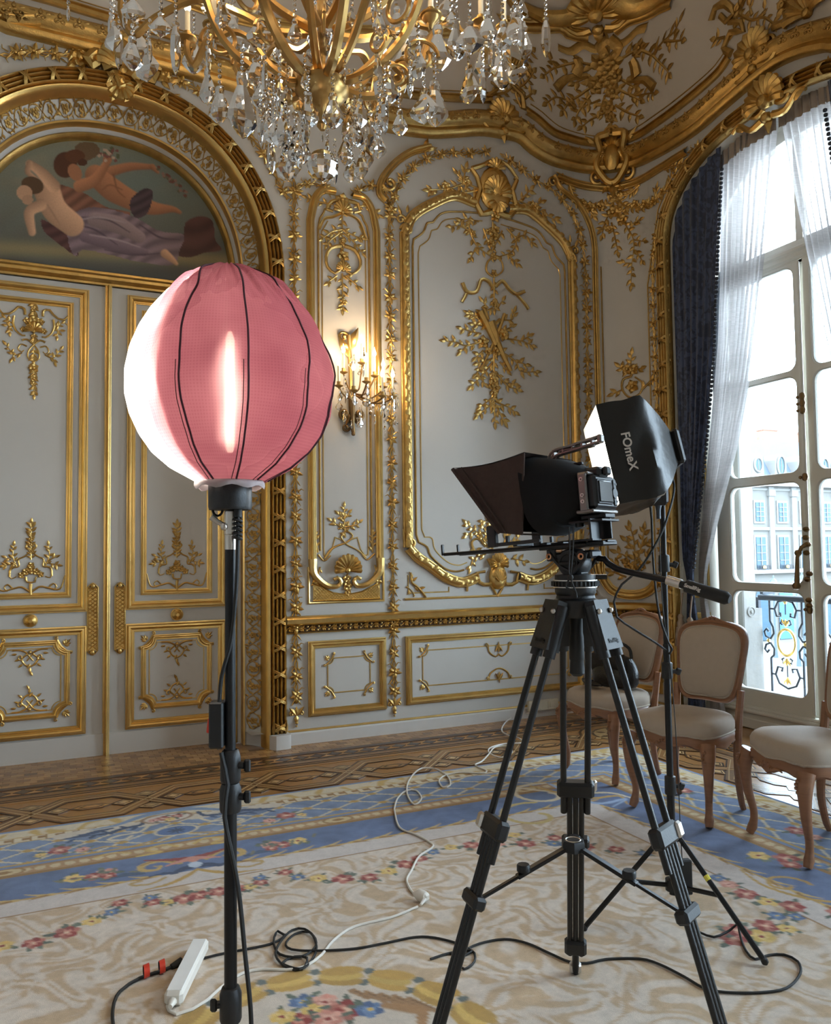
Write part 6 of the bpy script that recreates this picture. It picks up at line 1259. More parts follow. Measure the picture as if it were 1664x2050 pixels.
for k, (y_, zt_) in enumerate(((5.05, 1.0), (4.945, .98))):
    r0 = empty('tassel', (4.715, y_, zt_-.30), label=('silk tassel hanging left, nearer the gilded wall' if k == 0 else 'silk tassel hanging right, nearer the window glass'), cat='tassel', group='tieback tassels')
    m = MB(); m.tube(np.array([(0, 0, .14), (.01, 0, .22), (.03, 0, .34)]), .007, 6); m.build('cord', M['tassel'], r0); m = MB(); m.lathe([(.012, .17), (.026, .15), (.02, .12), (.032, .10), (.028, .07), (.034, .06)], 12); m.build('head', M['tassel'], r0)
    m = MB()
    for q in range(22): a = q*2*math.pi/22; m.tube(np.array([(.030*math.cos(a), .030*math.sin(a), .065), (.040*math.cos(a), .040*math.sin(a), .0), (.046*math.cos(a), .046*math.sin(a), -.09)]), .006, 4)
    m.build('fringe', M['tassel'], r0)
# ------------------------------------------------------------------ crystal, candles
def crystal():
    m = bpy.data.materials.new('cut_crystal'); m.use_nodes = True; b = m.node_tree.nodes['Principled BSDF']; b.inputs['Base Color'].default_value = (.97, .98, 1, 1); b.inputs['Roughness'].default_value = .0; b.inputs['IOR'].default_value = 1.52; b.inputs['Transmission Weight'].default_value = 1.0; return m
M['crystal'] = crystal(); M['wax'] = mat('candle_sleeve', (.80, .72, .55), .5, 0, .05, 8, Subsurface_Weight=.0)
M['flame'] = emat('candle_bulb', (1.0, .82, .55), 16.0)
def drop_mesh(kind):
    m = MB()
    if kind == 'pear':      # faceted pendeloque with a wavy outline
        prof = [(.001, 0), (.010, -.004), (.013, -.02), (.011, -.035), (.020, -.062), (.030, -.095), (.031, -.112), (.022, -.130), (.010, -.146), (.001, -.152)]
        m.lathe(prof, 8, Matrix.Diagonal((1, .45, 1, 1)))
    elif kind == 'kite':
        prof = [(.001, 0), (.012, -.012), (.009, -.03), (.024, -.055), (.040, -.085), (.036, -.105), (.018, -.125), (.001, -.14)]
        m.lathe(prof, 6, Matrix.Diagonal((1, .35, 1, 1)))
    elif kind == 'spear': m.lathe([(.001, 0), (.009, -.01), (.006, -.02), (.011, -.05), (.012, -.10), (.008, -.14), (.001, -.16)], 6)
    elif kind == 'ball': 
        a = np.linspace(math.pi/2, -math.pi/2, 9); m.lathe([(max(.001, .064*math.cos(x)), .064*math.sin(x)) for x in a], 14)
    elif kind == 'bead': m.lathe([(.001, .007), (.006, .004), (.006, -.004), (.001, -.007)], 6)
    return m.mesh(kind+'_crystal', M['crystal'], False)
DROPS = {k: drop_mesh(k) for k in ('pear', 'kite', 'spear', 'ball', 'bead')}
def bulb_mesh():
    m = MB(); m.lathe([(.001, 0), (.008, .002), (.014, .014), (.0145, .022), (.011, .036), (.006, .048), (.0025, .060), (.0005, .072)], 12); return m.mesh('candle_bulb', M['flame'])
BULB = bulb_mesh()
def candle(parent, p, h=.10, r=.011, cup=True, power=2.2, light=True, sc=1.0):
    """cup, wax sleeve, flame bulb and its light, at p = top of the arm"""
    x, y, z = p
    if cup:
        m = MB(); m.lathe([(.004, -.012), (.014, -.006), (.040*sc, .004), (.042*sc, .009), (.016, .008), (.014, .03), (.017, .036), (.0, .036)], 14, Matrix.Translation((x, y, z))); m.build('drip_pan', M['brass'], parent)
    m = MB(); m.cyl((x, y, z+.03), (x, y, z+.03+h), r, 10); c = m.build('candle', M['wax'], parent)
    o = inst('bulb', BULB, c, Matrix.Translation((x, y, z+.03+h)))
    if light:
        L_ = bpy.data.lights.new('candle_light', 'POINT'); L_.energy = power; L_.color = (1.0, .70, .40); L_.shadow_soft_size = .018; lo = bpy.data.objects.new('candle_light', L_); link(lo); lo.location = (x, y, z+.03+h+.03); lo.parent = parent; lo.matrix_parent_inverse = parent.matrix_world.inverted()
    return c
def pendant(parent, p, kind, L, chain=0.0, rz=0.0):
    """crystal of length L whose top is at p, with a string of beads above"""
    base = dict(pear=.152, kite=.14, spear=.16, ball=.128)[kind]; s_ = L/base
    wsc = s_ if kind == 'ball' else min(s_*1.4, 1.75)
    inst('crystal_'+('ball' if kind == 'ball' else 'drop'), DROPS[kind], parent, Matrix.Translation(p)@Matrix.Rotation(rz, 4, 'Z')@Matrix.Diagonal((wsc, wsc, s_, 1)))
    if chain > .01:
        n_ = max(1, int(chain/.022)); m = MB()
        for i in range(n_): m.lathe([(.001, .009), (.007, .004), (.007, -.004), (.001, -.009)], 6, Matrix.Translation((p[0], p[1], p[2]+.012+i*.022)))
        m.build('bead_string', M['crystal'], parent, False, kind='stuff')

# ------------------------------------------------------------------ chandelier
CHD = 3.2
ch0 = at(645, 200, CHD); chx, chy = float(ch0[0]), float(ch0[1])
def chz(py): return float(at(645, py, CHD)[2])
chand = empty('chandelier', (chx, chy, chz(370)), label='great gilt bronze chandelier hung with crystal drops and candle bulbs', cat='chandelier')
chand_parts = empty
def cpart(name, m, mt, smooth=True):
    o = m.build(name, M[mt], None, smooth); o.parent = chand; o.location = -Vector(chand.location); return o
T0 = Matrix.Translation((chx, chy, 0))
z_ = chz
m = MB(); m.lathe([(.001, z_(262)), (.010, z_(262)), (.022, z_(254)), (.020, z_(247)), (.010, z_(243)), (.014, z_(225)), (.030, z_(214)), (.075, z_(205)), (.108, z_(185)), (.110, z_(170)), (.085, z_(165)), (.055, z_(160)), (.046, z_(145)), (.048, z_(138)), (.012, z_(134)), (.012, zt-.0)], 28, T0); cpart('bronze_bowl', m, 'brass')
for y0, y1 in ((128, 62), (60, -4), (-6, -80)):
    m = MB(); h = z_(y1)-z_(y0); b0 = z_(y0); m.lathe([(.016, b0), (.034, b0+h*.06), (.058, b0+h*.2), (.064, b0+h*.32), (.044, b0+h*.5), (.05, b0+h*.62), (.06, b0+h*.78), (.04, b0+h*.93), (.016, b0+h)], 14, T0); cpart('glass_baluster', m, 'crystal')
chw = Matrix.Translation((-chx, -chy, -chz(370)))
pendants_ = []
def arm(ang, pts, r=.0165):
    c, s = math.cos(ang), math.sin(ang); P = spline([(a, b) for a, b in pts], .025); V = np.column_stack([chx+P[:, 0]*c, chy+P[:, 0]*s, P[:, 1]])
    m = MB(); m.tube(V, np.linspace(r*1.15, r*.85, len(V)), 6, flat=.8); return cpart('arm', m, 'brass'), V
def ccandle(x, y, z, pw, light=True, h=.11):
    p = Matrix.Translation((0, 0, 0)); e_ = candle(chand_e, (x, y, z), h, .012, True, pw, light, 1.15); return e_
chand_e = chand
# parts made in world space are offset by the empty's location
_old_candle = candle
def candle_at(par, p, **k): 
    q = Vector(p)-par.location; return _old_candle(par, tuple(q), **k)
for k in range(8):
    a = k*math.pi/4+.30
    o, V = arm(a, [(.05, z_(160)), (.12, z_(158)), (.20, z_(128)), (.25, z_(95)), (.30, z_(62)), (.37, z_(50)), (.425, z_(62)), (.44, z_(40))]); candle_at(chand, (V[-1][0], V[-1][1], V[-1][2]), h=.10, power=2.3, sc=1.1)
    m = MB(); m.lathe([(.001, -.035), (.008, -.03), (.012, -.02), (.034, .0), (.036, .02), (.03, .022), (.001, .01)], 12, Matrix.Translation((float(V[-1][0]), float(V[-1][1]), float(V[-1][2])-.012))); cpart('candle_cup', m, 'brass')
for k in range(8):
    a = k*math.pi/4+.68
    o, V = arm(a, [(.05, z_(168)), (.15, z_(178)), (.26, z_(165)), (.36, z_(130)), (.42, z_(85)), (.47, z_(20)), (.56, z_(-20)), (.62, z_(10)), (.66, z_(35)), (.70, z_(0)), (.70, z_(-30))], .019); candle_at(chand, tuple(V[-1]), h=.10, power=2.3)
for k in range(8):
    a = k*math.pi/4+.1; o, V = arm(a, [(.05, z_(60)), (.2, z_(40)), (.35, z_(-10)), (.55, z_(-60)), (.75, z_(-40)), (.86, z_(-10)), (.92, z_(-60)), (.92, z_(-100))], .019); candle_at(chand, tuple(V[-1]), h=.10, power=2.3, light=k % 2 == 0)
# scroll loops between the arms
for k in range(8):
    a = k*math.pi/4+.49; c, s = math.cos(a), math.sin(a); t = np.linspace(0, 2*math.pi*1.1, 26); rr = .075*(1-t/14); m = MB()
    m.tube(np.column_stack([chx+(.40+rr*np.cos(t))*c, chy+(.40+rr*np.cos(t))*s, z_(95)+rr*np.sin(t)]), .009, 6); m.tube(np.column_stack([chx+(.30+.7*rr*np.cos(t))*c, chy+(.30+.7*rr*np.cos(t))*s, z_(140)+.7*rr*np.sin(t)]), .007, 6); cpart('scroll_loop', m, 'brass')
random.seed(21)
DR = [(137, 0, 45, 's'), (227, 20, 105, 'k'), (275, 30, 135, 'k'), (322, 5, 78, 'k'), (352, 15, 155, 's'), (388, 50, 152, 'p'), (415, 110, 212, 'p'), (440, 145, 252, 'p'), (485, 115, 282, 'p'), (505, 160, 262, 's'), (530, 92, 200, 'k'), (560, 130, 240, 's'), (548, 170, 265, 's'), (575, 155, 270, 'p'), (577, 245, 365, 'p'), (610, 125, 180, 'p'), (618, 160, 258, 'p'), (666, 160, 262, 'p'), (605, 250, 332, 'p'), (690, 130, 172, 's'), (710, 165, 300, 'p'), (731, 180, 352, 's'), (692, 250, 335, 'p'), (702, 285, 368, 'p'), (756, 80, 208, 's'), (740, 200, 305, 's'), (722, 285, 362, 'p'), (832, 0, 118, 'k'), (876, 25, 150, 'p'), (870, 135, 258, 'p'), (903, 0, 62, 'k'), (940, 15, 112, 'k'), (938, 108, 212, 'p'), (966, 112, 210, 's'), (1006, 20, 108, 'p'), (1003, 103, 182, 'p'), (1030, 85, 172, 'k'), (1092, 10, 120, 's'), (1046, -20, 40, 'k'), (848, 148, 252, 'k'), (800, 200, 275, 'p'), (770, 160, 272, 's'), (460, -5, 78, 'p'), (520, 10, 100, 'k'), (705, 0, 60, 'k'), (760, 0, 75, 'p'), (590, 20, 90, 'p'), (560, 60, 130, 'k'), (545, 265, 350, 's'), (560, 190, 300, 'p'), (655, 262, 330, 's'), (735, 260, 340, 'p'), (780, 120, 210, 'p'), (640, 60, 120, 's'), (430, 60, 120, 's'), (300, 60, 130, 's'), (250, -10, 60, 's'), (985, 60, 140, 's'), (820, 110, 200, 's'), (590, 290, 360, 's'), (670, 300, 372, 's'), (612, 190, 300, 's')]
for k in range(18): px = 645+random.choice((-1, 1))*random.uniform(52, 130); y0 = random.uniform(110, 250); DR.append((px, y0, y0+random.uniform(70, 110), random.choice('ppks')))
for k in range(30): px = random.choice([random.uniform(200, 560), random.uniform(740, 1060)]); y0 = random.uniform(-40, 130-abs(px-645)*.12); DR.append((px, y0, y0+random.uniform(75, 115), random.choice('ppks')))
for i, (px, y0, y1, kd) in enumerate(DR):
    dx = (px-645)/500; R_ = .20 if abs(dx) < .16 else (.34 if abs(dx) < .30 else (.52 if abs(dx) < .48 else (.75 if abs(dx) < .72 else 1.02)))
    dd = math.sqrt(max(0, R_*R_-dx*dx))*(1 if random.random() < .4 else -1)*random.uniform(.5, 1); dep = CHD+dd
    p0, p1 = at(px, y0, dep), at(px, y1, dep); L = float(p0[2]-p1[2])
    Lc = min(L*.25, .05); q = Vector(p0)-chand.location; q.z -= Lc
    pendant(chand, q, dict(p='pear', k='kite', s='spear')[kd], L-Lc, Lc+.06, math.atan2(-_r[0]*0+_r[1], _r[0])+random.uniform(-.7, .7))
pb = Vector(at(642, 303, CHD))-chand.location; m = None
inst('crystal_ball', DROPS['ball'], chand, Matrix.Translation((0, 0, chz(336)-chand.location.z)))
pendant(chand, Vector((0, 0, chz(268)-chand.location.z)), 'spear', .04, .0)

# ------------------------------------------------------------------ wall sconce
sc0 = on_y(704, 830, DB-.02); sconce = empty('wall_sconce', (float(sc0[0]), DB, float(sc0[2])), label='gilt bronze wall sconce with lit candle bulbs and crystal drops', cat='wall lamp')
def sp(px, py, n): return Vector(on_y(px, py, DB-n))-sconce.location
o = Orn(lambda V: V)
m = MB(lambda V: np.stack([V[:, 0], -V[:, 2], V[:, 1]], -1)); o = Orn(m.fn)
zz0 = 0.0
o.stem([(0, .0), (.0, .25), (-.01, .45), (-.02, .62)], .022, .015, 8, .05, .02); o.scroll((-.02, .60), math.pi/2, .045, 1.1, 1, .025); o.leaf((-.02, .5), math.pi/2-.4, .2, .08, .03, .02); o.leaf((-.02, .45), math.pi/2+.5, .18, .07, .03, .02)
o.build('backplate', M['brass'], sconce)
o = Orn(m.fn); 
for sg in (-1, 1): o.scroll((sg*.015, -.02), -math.pi/2+sg*.5, .05, 1.1, sg, .03); o.leaf((0, .02), -math.pi/2+sg*.45, .12, .05, .04, .02)
o.stem([(0, .14), (.0, .06), (.0, -.05), (.01, -.14)], .03, .016, 8, .03, .03); o.ball((.01, -.15, .03), .018); o.scroll((-.01, -.10), -math.pi/2, .035, 1.0, -1, .02)
o.build('foot_bracket', M['bronze'], sconce)
for bx, by, cxp, cyp, n_ in ((677, 721, 680, 774, .27), (686, 696, 690, 747, .12), (707, 731, 709, 783, .36), (725, 677, 724, 728, .10), (732, 714, 735, 766, .28), (750, 703, 750, 754, .17), (766, 724, 769, 776, .17), (765, 744, 766, 794, .32), (785, 745, 788, 795, .26)):
    c = sp(cxp, cyp, n_); b_ = sp(bx, by+8, n_); c.x = b_.x = (c.x+b_.x)/2
    st_ = Vector((0, -.05, .16)); m = MB(); m.tube(spline([st_, st_*.6+c*.4+Vector((0, -.05, -.07)), st_*.25+c*.75+Vector((0, -.02, -.05)), c+Vector((0, 0, -.01))], .02), .0065, 6); m.build('arm', M['bronze'], sconce)
    _old_candle(sconce, tuple(c), h=max(.06, b_.z-c.z-.04), r=.0095, power=1.7, sc=.8)
    pendant(sconce, c+Vector((0, -.02, -.02)), 'pear' if n_ > .2 else 'spear', .09, .0, .5)
random.seed(8)
for i in range(30):
    px = random.uniform(676, 800); py = random.uniform(785, 860); pendant(sconce, sp(px, py-12, random.uniform(.08, .33)), random.choice(['kite', 'spear', 'pear']), random.uniform(.05, .085), .03, random.uniform(0, 3))
pendant(sconce, sp(734, 806, .34), 'ball', .065, .03); 
for i in range(8): pendant(sconce, sp(random.uniform(690, 735), random.uniform(690, 740), .08), 'kite', .06, .02, random.uniform(0, 3))
# ------------------------------------------------------------------ equipment materials
M['blk'] = mat('black_metal', (.008, .008, .009), .38, .3, .2, 20); M['blkp'] = mat('black_plastic', (.010, .010, .011), .45, 0, .2, 30, .05, 200); M['rub'] = mat('black_rubber', (.012, .012, .012), .6, 0, .2, 30); M['carbon'] = mat('carbon_tube', (.014, .013, .013), .30, .2, .3, 60, .1, 300)
M['silver'] = mat('brushed_silver', (.62, .58, .53), .3, .95, .1, 40); M['copper'] = mat('copper_ring', (.80, .45, .25), .3, .95); M['cage'] = mat('cage_metal', (.20, .18, .165), .34, .7, .1, 30); M['felt'] = mat('hood_fabric', (.060, .041, .035), .95, 0, .2, 60, .2, 300); M['blackcloth'] = mat('black_cloth', (.006, .006, .007), .98, 0, .2, 40); M['white_ink'] = mat('white_print', (.75, .72, .68), .6); M['dark_ink'] = mat('dark_print', (.004, .004, .004), .6); M['red'] = mat('red_switch', (.75, .06, .03), .35); M['yellow'] = mat('yellow_tape', (.8, .7, .08), .5); M['lcd'] = mat('camera_screen', (.01, .011, .013), .14, 0, .1, 5, spec=.2); M['ivory'] = mat('white_plastic', (.74, .70, .63), .35, 0, .05, 20)
def text(body, size, mtl, parent, mw, name='lettering'):
    cu = bpy.data.curves.new(name, 'FONT'); cu.body = body; cu.size = size; cu.extrude = .0006; cu.offset = size*.022; cu.align_x = 'CENTER'; cu.align_y = 'CENTER'; cu.materials.append(mtl); t_ = bpy.data.objects.new(name, cu); link(t_); dg = bpy.context.evaluated_depsgraph_get(); me = bpy.data.meshes.new_from_object(t_.evaluated_get(dg)); bpy.data.objects.remove(t_); return inst(name, me, parent, mw)
def axes(o, x, y, z): return Matrix(((x[0], y[0], z[0], o[0]), (x[1], y[1], z[1], o[1]), (x[2], y[2], z[2], o[2]), (0, 0, 0, 1)))

# ------------------------------------------------------------------ balloon lamp on a stand
LX, LY = .402, 1.925
lamp = empty('balloon_lamp', (LX, LY, 0), label='glowing balloon lamp with a pink fabric cover on a black stand', cat='lamp')
def lz(py): return float(at(466, py, 1.9)[2])
az0 = math.atan2(-LY, -LX)                                  # towards the camera
prof_px = [(522, 16), (528, 40), (540, 66), (560, 100), (590, 130), (625, 158), (660, 178), (700, 194), (745, 203), (790, 203), (830, 194), (870, 176), (905, 152), (935, 118), (955, 82), (964, 66)]
kpx = 1.9/1600
pr = [(r_*kpx, lz(y_)) for y_, r_ in prof_px]
PRZ = np.array([z for r_, z in pr][::-1]); PRR = np.array([r_ for r_, z in pr][::-1])
def brad(z): return np.interp(z, PRZ, PRR)
zs = np.linspace(lz(964), lz(522), 60)
# luminous white envelope; thin cloth lets the tube inside show through a little
def envelope_mat():
    m = bpy.data.materials.new('luminous_cloth'); m.use_nodes = True; N = m.node_tree.nodes; L = m.node_tree.links; out = N['Material Output']; N.remove(N['Principled BSDF']); e_ = N.new('ShaderNodeEmission'); e_.inputs[0].default_value = (1.0, .92, .80, 1); e_.inputs[1].default_value = 5.0
    t = N.new('ShaderNodeBsdfTransparent'); mx = N.new('ShaderNodeMixShader'); mx.inputs[0].default_value = .97; L.new(t.outputs[0], mx.inputs[1]); L.new(e_.outputs[0], mx.inputs[2]); L.new(mx.outputs[0], out.inputs[0]); return m
def pink_mat():
    m = bpy.data.materials.new('pink_cloth'); m.use_nodes = True; N = m.node_tree.nodes; L = m.node_tree.links; out = N['Material Output']; N.remove(N['Principled BSDF'])
    tc = N.new('ShaderNodeTexCoord'); uv = N.new('ShaderNodeSeparateXYZ'); L.new(tc.outputs['UV'], uv.inputs[0])
    def rip(sock, f):
        a = N.new('ShaderNodeMath'); a.operation = 'MULTIPLY'; a.inputs[1].default_value = f; L.new(sock, a.inputs[0]); b = N.new('ShaderNodeMath'); b.operation = 'SINE'; L.new(a.outputs[0], b.inputs[0]); return b.outputs[0]
    s1, s2 = rip(uv.outputs[0], 900), rip(uv.outputs[1], 900); mxx = N.new('ShaderNodeMath'); mxx.operation = 'MAXIMUM'; L.new(s1, mxx.inputs[0]); L.new(s2, mxx.inputs[1]); nz = N.new('ShaderNodeTexNoise'); nz.inputs['Scale'].default_value = 9; L.new(tc.outputs['Object'], nz.inputs['Vector'])
    ad = N.new('ShaderNodeMath'); ad.operation = 'MULTIPLY_ADD'; ad.inputs[1].default_value = .16; L.new(mxx.outputs[0], ad.inputs[0]); L.new(nz.outputs[0], ad.inputs[2])
    cr = N.new('ShaderNodeValToRGB'); cr.color_ramp.elements[0].position = .25; cr.color_ramp.elements[1].position = .85; cr.color_ramp.elements[0].color = (.27, .075, .105, 1); cr.color_ramp.elements[1].color = (.43, .155, .185, 1); L.new(ad.outputs[0], cr.inputs[0])
    tl = N.new('ShaderNodeBsdfTranslucent'); L.new(cr.outputs[0], tl.inputs[0]); df = N.new('ShaderNodeBsdfDiffuse'); df.inputs[0].default_value = (.26, .075, .09, 1); a = N.new('ShaderNodeMixShader'); a.inputs[0].default_value = .35; L.new(tl.outputs[0], a.inputs[1]); L.new(df.outputs[0], a.inputs[2])
    tp = N.new('ShaderNodeBsdfRefraction'); tp.inputs['IOR'].default_value = 1.22; tp.inputs['Roughness'].default_value = .72; tp.inputs[0].default_value = (.92, .52, .50, 1); b = N.new('ShaderNodeMixShader'); b.inputs[0].default_value = .92; L.new(tp.outputs[0], b.inputs[1]); L.new(a.outputs[0], b.inputs[2]); tt_ = N.new('ShaderNodeBsdfTransparent'); tt_.inputs[0].default_value = (1, .8, .65, 1); b2 = N.new('ShaderNodeMixShader'); b2.inputs[0].default_value = .99; L.new(tt_.outputs[0], b2.inputs[1]); L.new(b.outputs[0], b2.inputs[2]); L.new(b2.outputs[0], out.inputs[0]); return m
M['env'] = envelope_mat(); M['pink'] = pink_mat()
A0, A1 = math.radians(-47), math.radians(190)
m = MB(); m.quadgrid([[(float(brad(z))*math.cos(az0+a), float(brad(z))*math.sin(az0+a), float(z)) for z in zs] for a in np.linspace(A1-.12-2*math.pi, A0+.12, 50)], flip=True); m.build('envelope', M['env'], lamp, 'all')
m = MB(); zt0, zt1 = lz(905), lz(655); m.tube(np.array([(0, 0, zt0), (0, 0, zt0+.02), (0, 0, zt0*.5+zt1*.5), (0, 0, zt1-.02), (0, 0, zt1)]), [.006, .011, .012, .011, .005], 16); m.build('lamp_tube', emat('discharge_tube', (1, .90, .78), 25.0), lamp, 'all')
m = MB(); m.quadgrid([[((float(brad(z))-.006)*math.cos(az0+a), (float(brad(z))-.006)*math.sin(az0+a), float(z)) for z in zs] for a in np.linspace(A1-.10-2*math.pi, A0+.10, 50)]); m.build('glow_blocking_liner', mat('glow_blocking_cloth', (.22, .17, .16), .8), lamp, 'all'); m = MB(); m = MB(); m.cyl((0, 0, lz(968)), (0, 0, zt0), .018, 14); m.build('tube_socket', M['blkp'], lamp)  # dark inner sheet added to stop the envelope's glow showing through the cover
# cover: covers all but the left side
def cover_pt(az, z, off=.005):
    g_ = (az-math.radians(-25))/math.radians(35.5); pil = abs(math.sin(g_*math.pi)); top = np.clip((z-lz(640))/.1, 0, 1)
    wr = .010*math.sin(az*23+2.5*math.sin(z*30+az*3))*top+.006*math.sin(az*47+z*60)*top+.004*math.sin(az*13+z*25)*(.3+top)+.003*math.sin(az*9-z*40)
    r_ = float(brad(z))*(1+.012*pil)+off+wr*(.4+float(brad(z))*3); a = az0+az
    return (r_*math.cos(a), r_*math.sin(a), float(z))
na, nz_ = 150, 64; zc_ = np.linspace(lz(963), lz(521), nz_)
G = np.array([[cover_pt(A0+(A1-A0)*i/(na-1), zc_[j]) for j in range(nz_)] for i in range(na)])
m = MB(); m.quadgrid(G, flip=False); me = m.mesh('pink_cover', M['pink'], 'all'); uvl = me.uv_layers.new(name='UVMap'); 
uvs = np.zeros((len(me.loops), 2), np.float32); vi = np.zeros(len(me.loops), np.int32); me.loops.foreach_get('vertex_index', vi); uvs[:, 0] = (vi//nz_)/na*1.0; uvs[:, 1] = (vi % nz_)/nz_*.55; uvl.data.foreach_set('uv', uvs.ravel())
cov = inst('pink_cover', me, lamp)
M['seam'] = mat('seam_cloth', (.055, .014, .022), .9)
for d_ in (-25, 9, 44.5, 80, 115.5, 151):
    m = MB(); m.tube(np.array([cover_pt(math.radians(d_), z, .008) for z in zc_]), .0024, 5); m.tube(np.array([cover_pt(math.radians(d_)-.010/max(.08, float(brad(z))), z, .006) for z in zc_[:30]]), .001, 4); m.build('seam', M['seam'], cov)
m = MB(); th = np.linspace(0, 2*math.pi, 40, endpoint=False); G = [[(r_*(1+.02*math.sin(a*9))*math.cos(a), r_*(1+.02*math.sin(a*9))*math.sin(a), z+.004*math.sin(a*7+1)) for a in np.r_[th, 0]] for r_, z in ((.076, lz(957)), (.082, lz(964)), (.083, lz(971)), (.080, lz(976)))]; m.quadgrid(G); m.build('hem', mat('hem_cloth', (.42, .36, .36), .9, 0, .2, 40), lamp)
m = MB(); m.lathe([(.001, lz(966)), (.050, lz(966)), (.0515, lz(970)), (.0515, lz(1014)), (.049, lz(1020)), (.001, lz(1020))], 32); m.build('lamp_base', M['blkp'], lamp)
m = MB(); m.box((.0, 0, lz(1046)), (.026, .026, .062), bev=.004); m.cyl((0, 0, lz(1070)), (0, 0, lz(1100)), .0135, 16); m.build('spigot', M['silver'], lamp)
rv = np.array([_r[0], _r[1], 0]); rv /= np.linalg.norm(rv); fv = np.array([-LX, -LY, 0]); fv /= np.linalg.norm(fv)
m = MB(); m.tube(np.array([rv*-.014+fv*.01+np.array([0, 0, lz(1052)]), rv*-.03+fv*.012+np.array([0, 0, lz(1044)]), rv*-.045+fv*.014+np.array([0, 0, lz(1034)])]), [.006, .006, .008], 8); m.ball(tuple(rv*-.014+fv*.012+np.array([0, 0, lz(1054)])), .010); m.build('locking_lever', M['silver'], lamp)
m = MB(); m.tube(np.array([rv*-.03+np.array([0, 0, lz(1018)])+np.array([.0, 0, -.016*math.sin(t)])+rv*.012*math.cos(t) for t in np.linspace(0, math.pi, 9)]), .003, 6); m.build('hook', M['blk'], lamp)
c0 = rv*.018+fv*.012; m = MB(); m.cyl(c0+np.array([0, 0, lz(1020)]), c0+np.array([0, 0, lz(1035)]), .010, 12); t = np.linspace(0, 5*2*math.pi, 70); m.tube(np.column_stack([c0[0]+.009*np.cos(t), c0[1]+.009*np.sin(t), np.linspace(lz(1035), lz(1080), 70)]), .0035, 5); m.build('strain_relief', M['rub'], lamp)
m = MB(); cp = [c0+np.array([0, 0, lz(1030)]), c0+np.array([0, 0, lz(1090)]), rv*.014+fv*.014+np.array([0, 0, lz(1180)]), rv*.002+fv*.018+np.array([0, 0, lz(1280)]), rv*-.02+fv*.016+np.array([0, 0, lz(1350)]), rv*-.026+fv*.014+np.array([0, 0, lz(1404)])]; m.tube(spline(cp, .02), .0048, 8); m.build('lamp_lead', M['rub'], lamp)
Mb = Matrix.Translation(Vector(rv*-.030+fv*.004+np.array([0, 0, lz(1447)])))@Matrix.Rotation(math.atan2(rv[1], rv[0]), 4, 'Z'); m = MB(); m.box((0, 0, 0), (.034, .040, .108), Mb, .004); bal = m.build('switch_box', M['blkp'], lamp); m = MB(); m.box((-.018, -.004, -.004), (.008, .018, .034), Mb@Matrix.Rotation(.12, 4, 'Y'), .002); m.build('rocker_switch', M['red'], bal)
for z0, z1, r_, nm in ((.30, lz(1096), .0125, 'pole'), (.10, lz(1560), .0150, 'lower_pole')): m = MB(); m.cyl((0, 0, z0), (0, 0, z1), r_, 16); m.build(nm, M['blk'], lamp)
for y0, y1, r_, sd in ((1498, 1562, .024, 1), (1562, 1620, .0255, 1), (1957, 2024, .0255, -1)):
    m = MB(); m.lathe([(.0155, lz(y0)), (r_*.8, lz(y0+2)), (r_, lz(y0+14)), (r_, lz(y1-6)), (r_*.9, lz(y1)), (.0155, lz(y1))], 20); k_ = m.build('clamp', M['blkp'], lamp); zk = lz((y0+y1)/2-2); d_ = rv*sd*.9+fv*.25; m = MB(); m.cyl(d_*.018+np.array([0, 0, zk]), d_*.036+np.array([0, 0, zk]), .0085, 12); m.box((0, 0, 0), (.016, .010, .030), axes(d_*.044+np.array([0, 0, zk]), rv, -fv, (0, 0, 1)), .004); m.build('clamp_knob', M['blkp'], k_)
for k in range(3):
    a = az0+math.pi+.5+k*2*math.pi/3; d_ = np.array([math.cos(a), math.sin(a), 0])
    m = MB(); m.tube(np.array([d_*.03+(0, 0, .24), d_*.28+(0, 0, .032)]), .009, 8); m.tube(np.array([d_*.02+(0, 0, .12), d_*.15+(0, 0, .125)]), .006, 6); m.ball(tuple(d_*.285+np.array([0, 0, .026])), .013); m.build('leg', M['blk'], lamp)
m = MB(); m.lathe([(.016, .21), (.03, .22), (.03, .26), (.016, .27)], 16); m.build('leg_collar', M['blkp'], lamp); m = MB(); m.lathe([(.016, .105), (.024, .11), (.024, .135), (.016, .14)], 16); m.build('leg_hub', M['blkp'], lamp)
L_ = bpy.data.lights.new('lamp_glow', 'POINT')
bpy.data.lights.remove(L_)

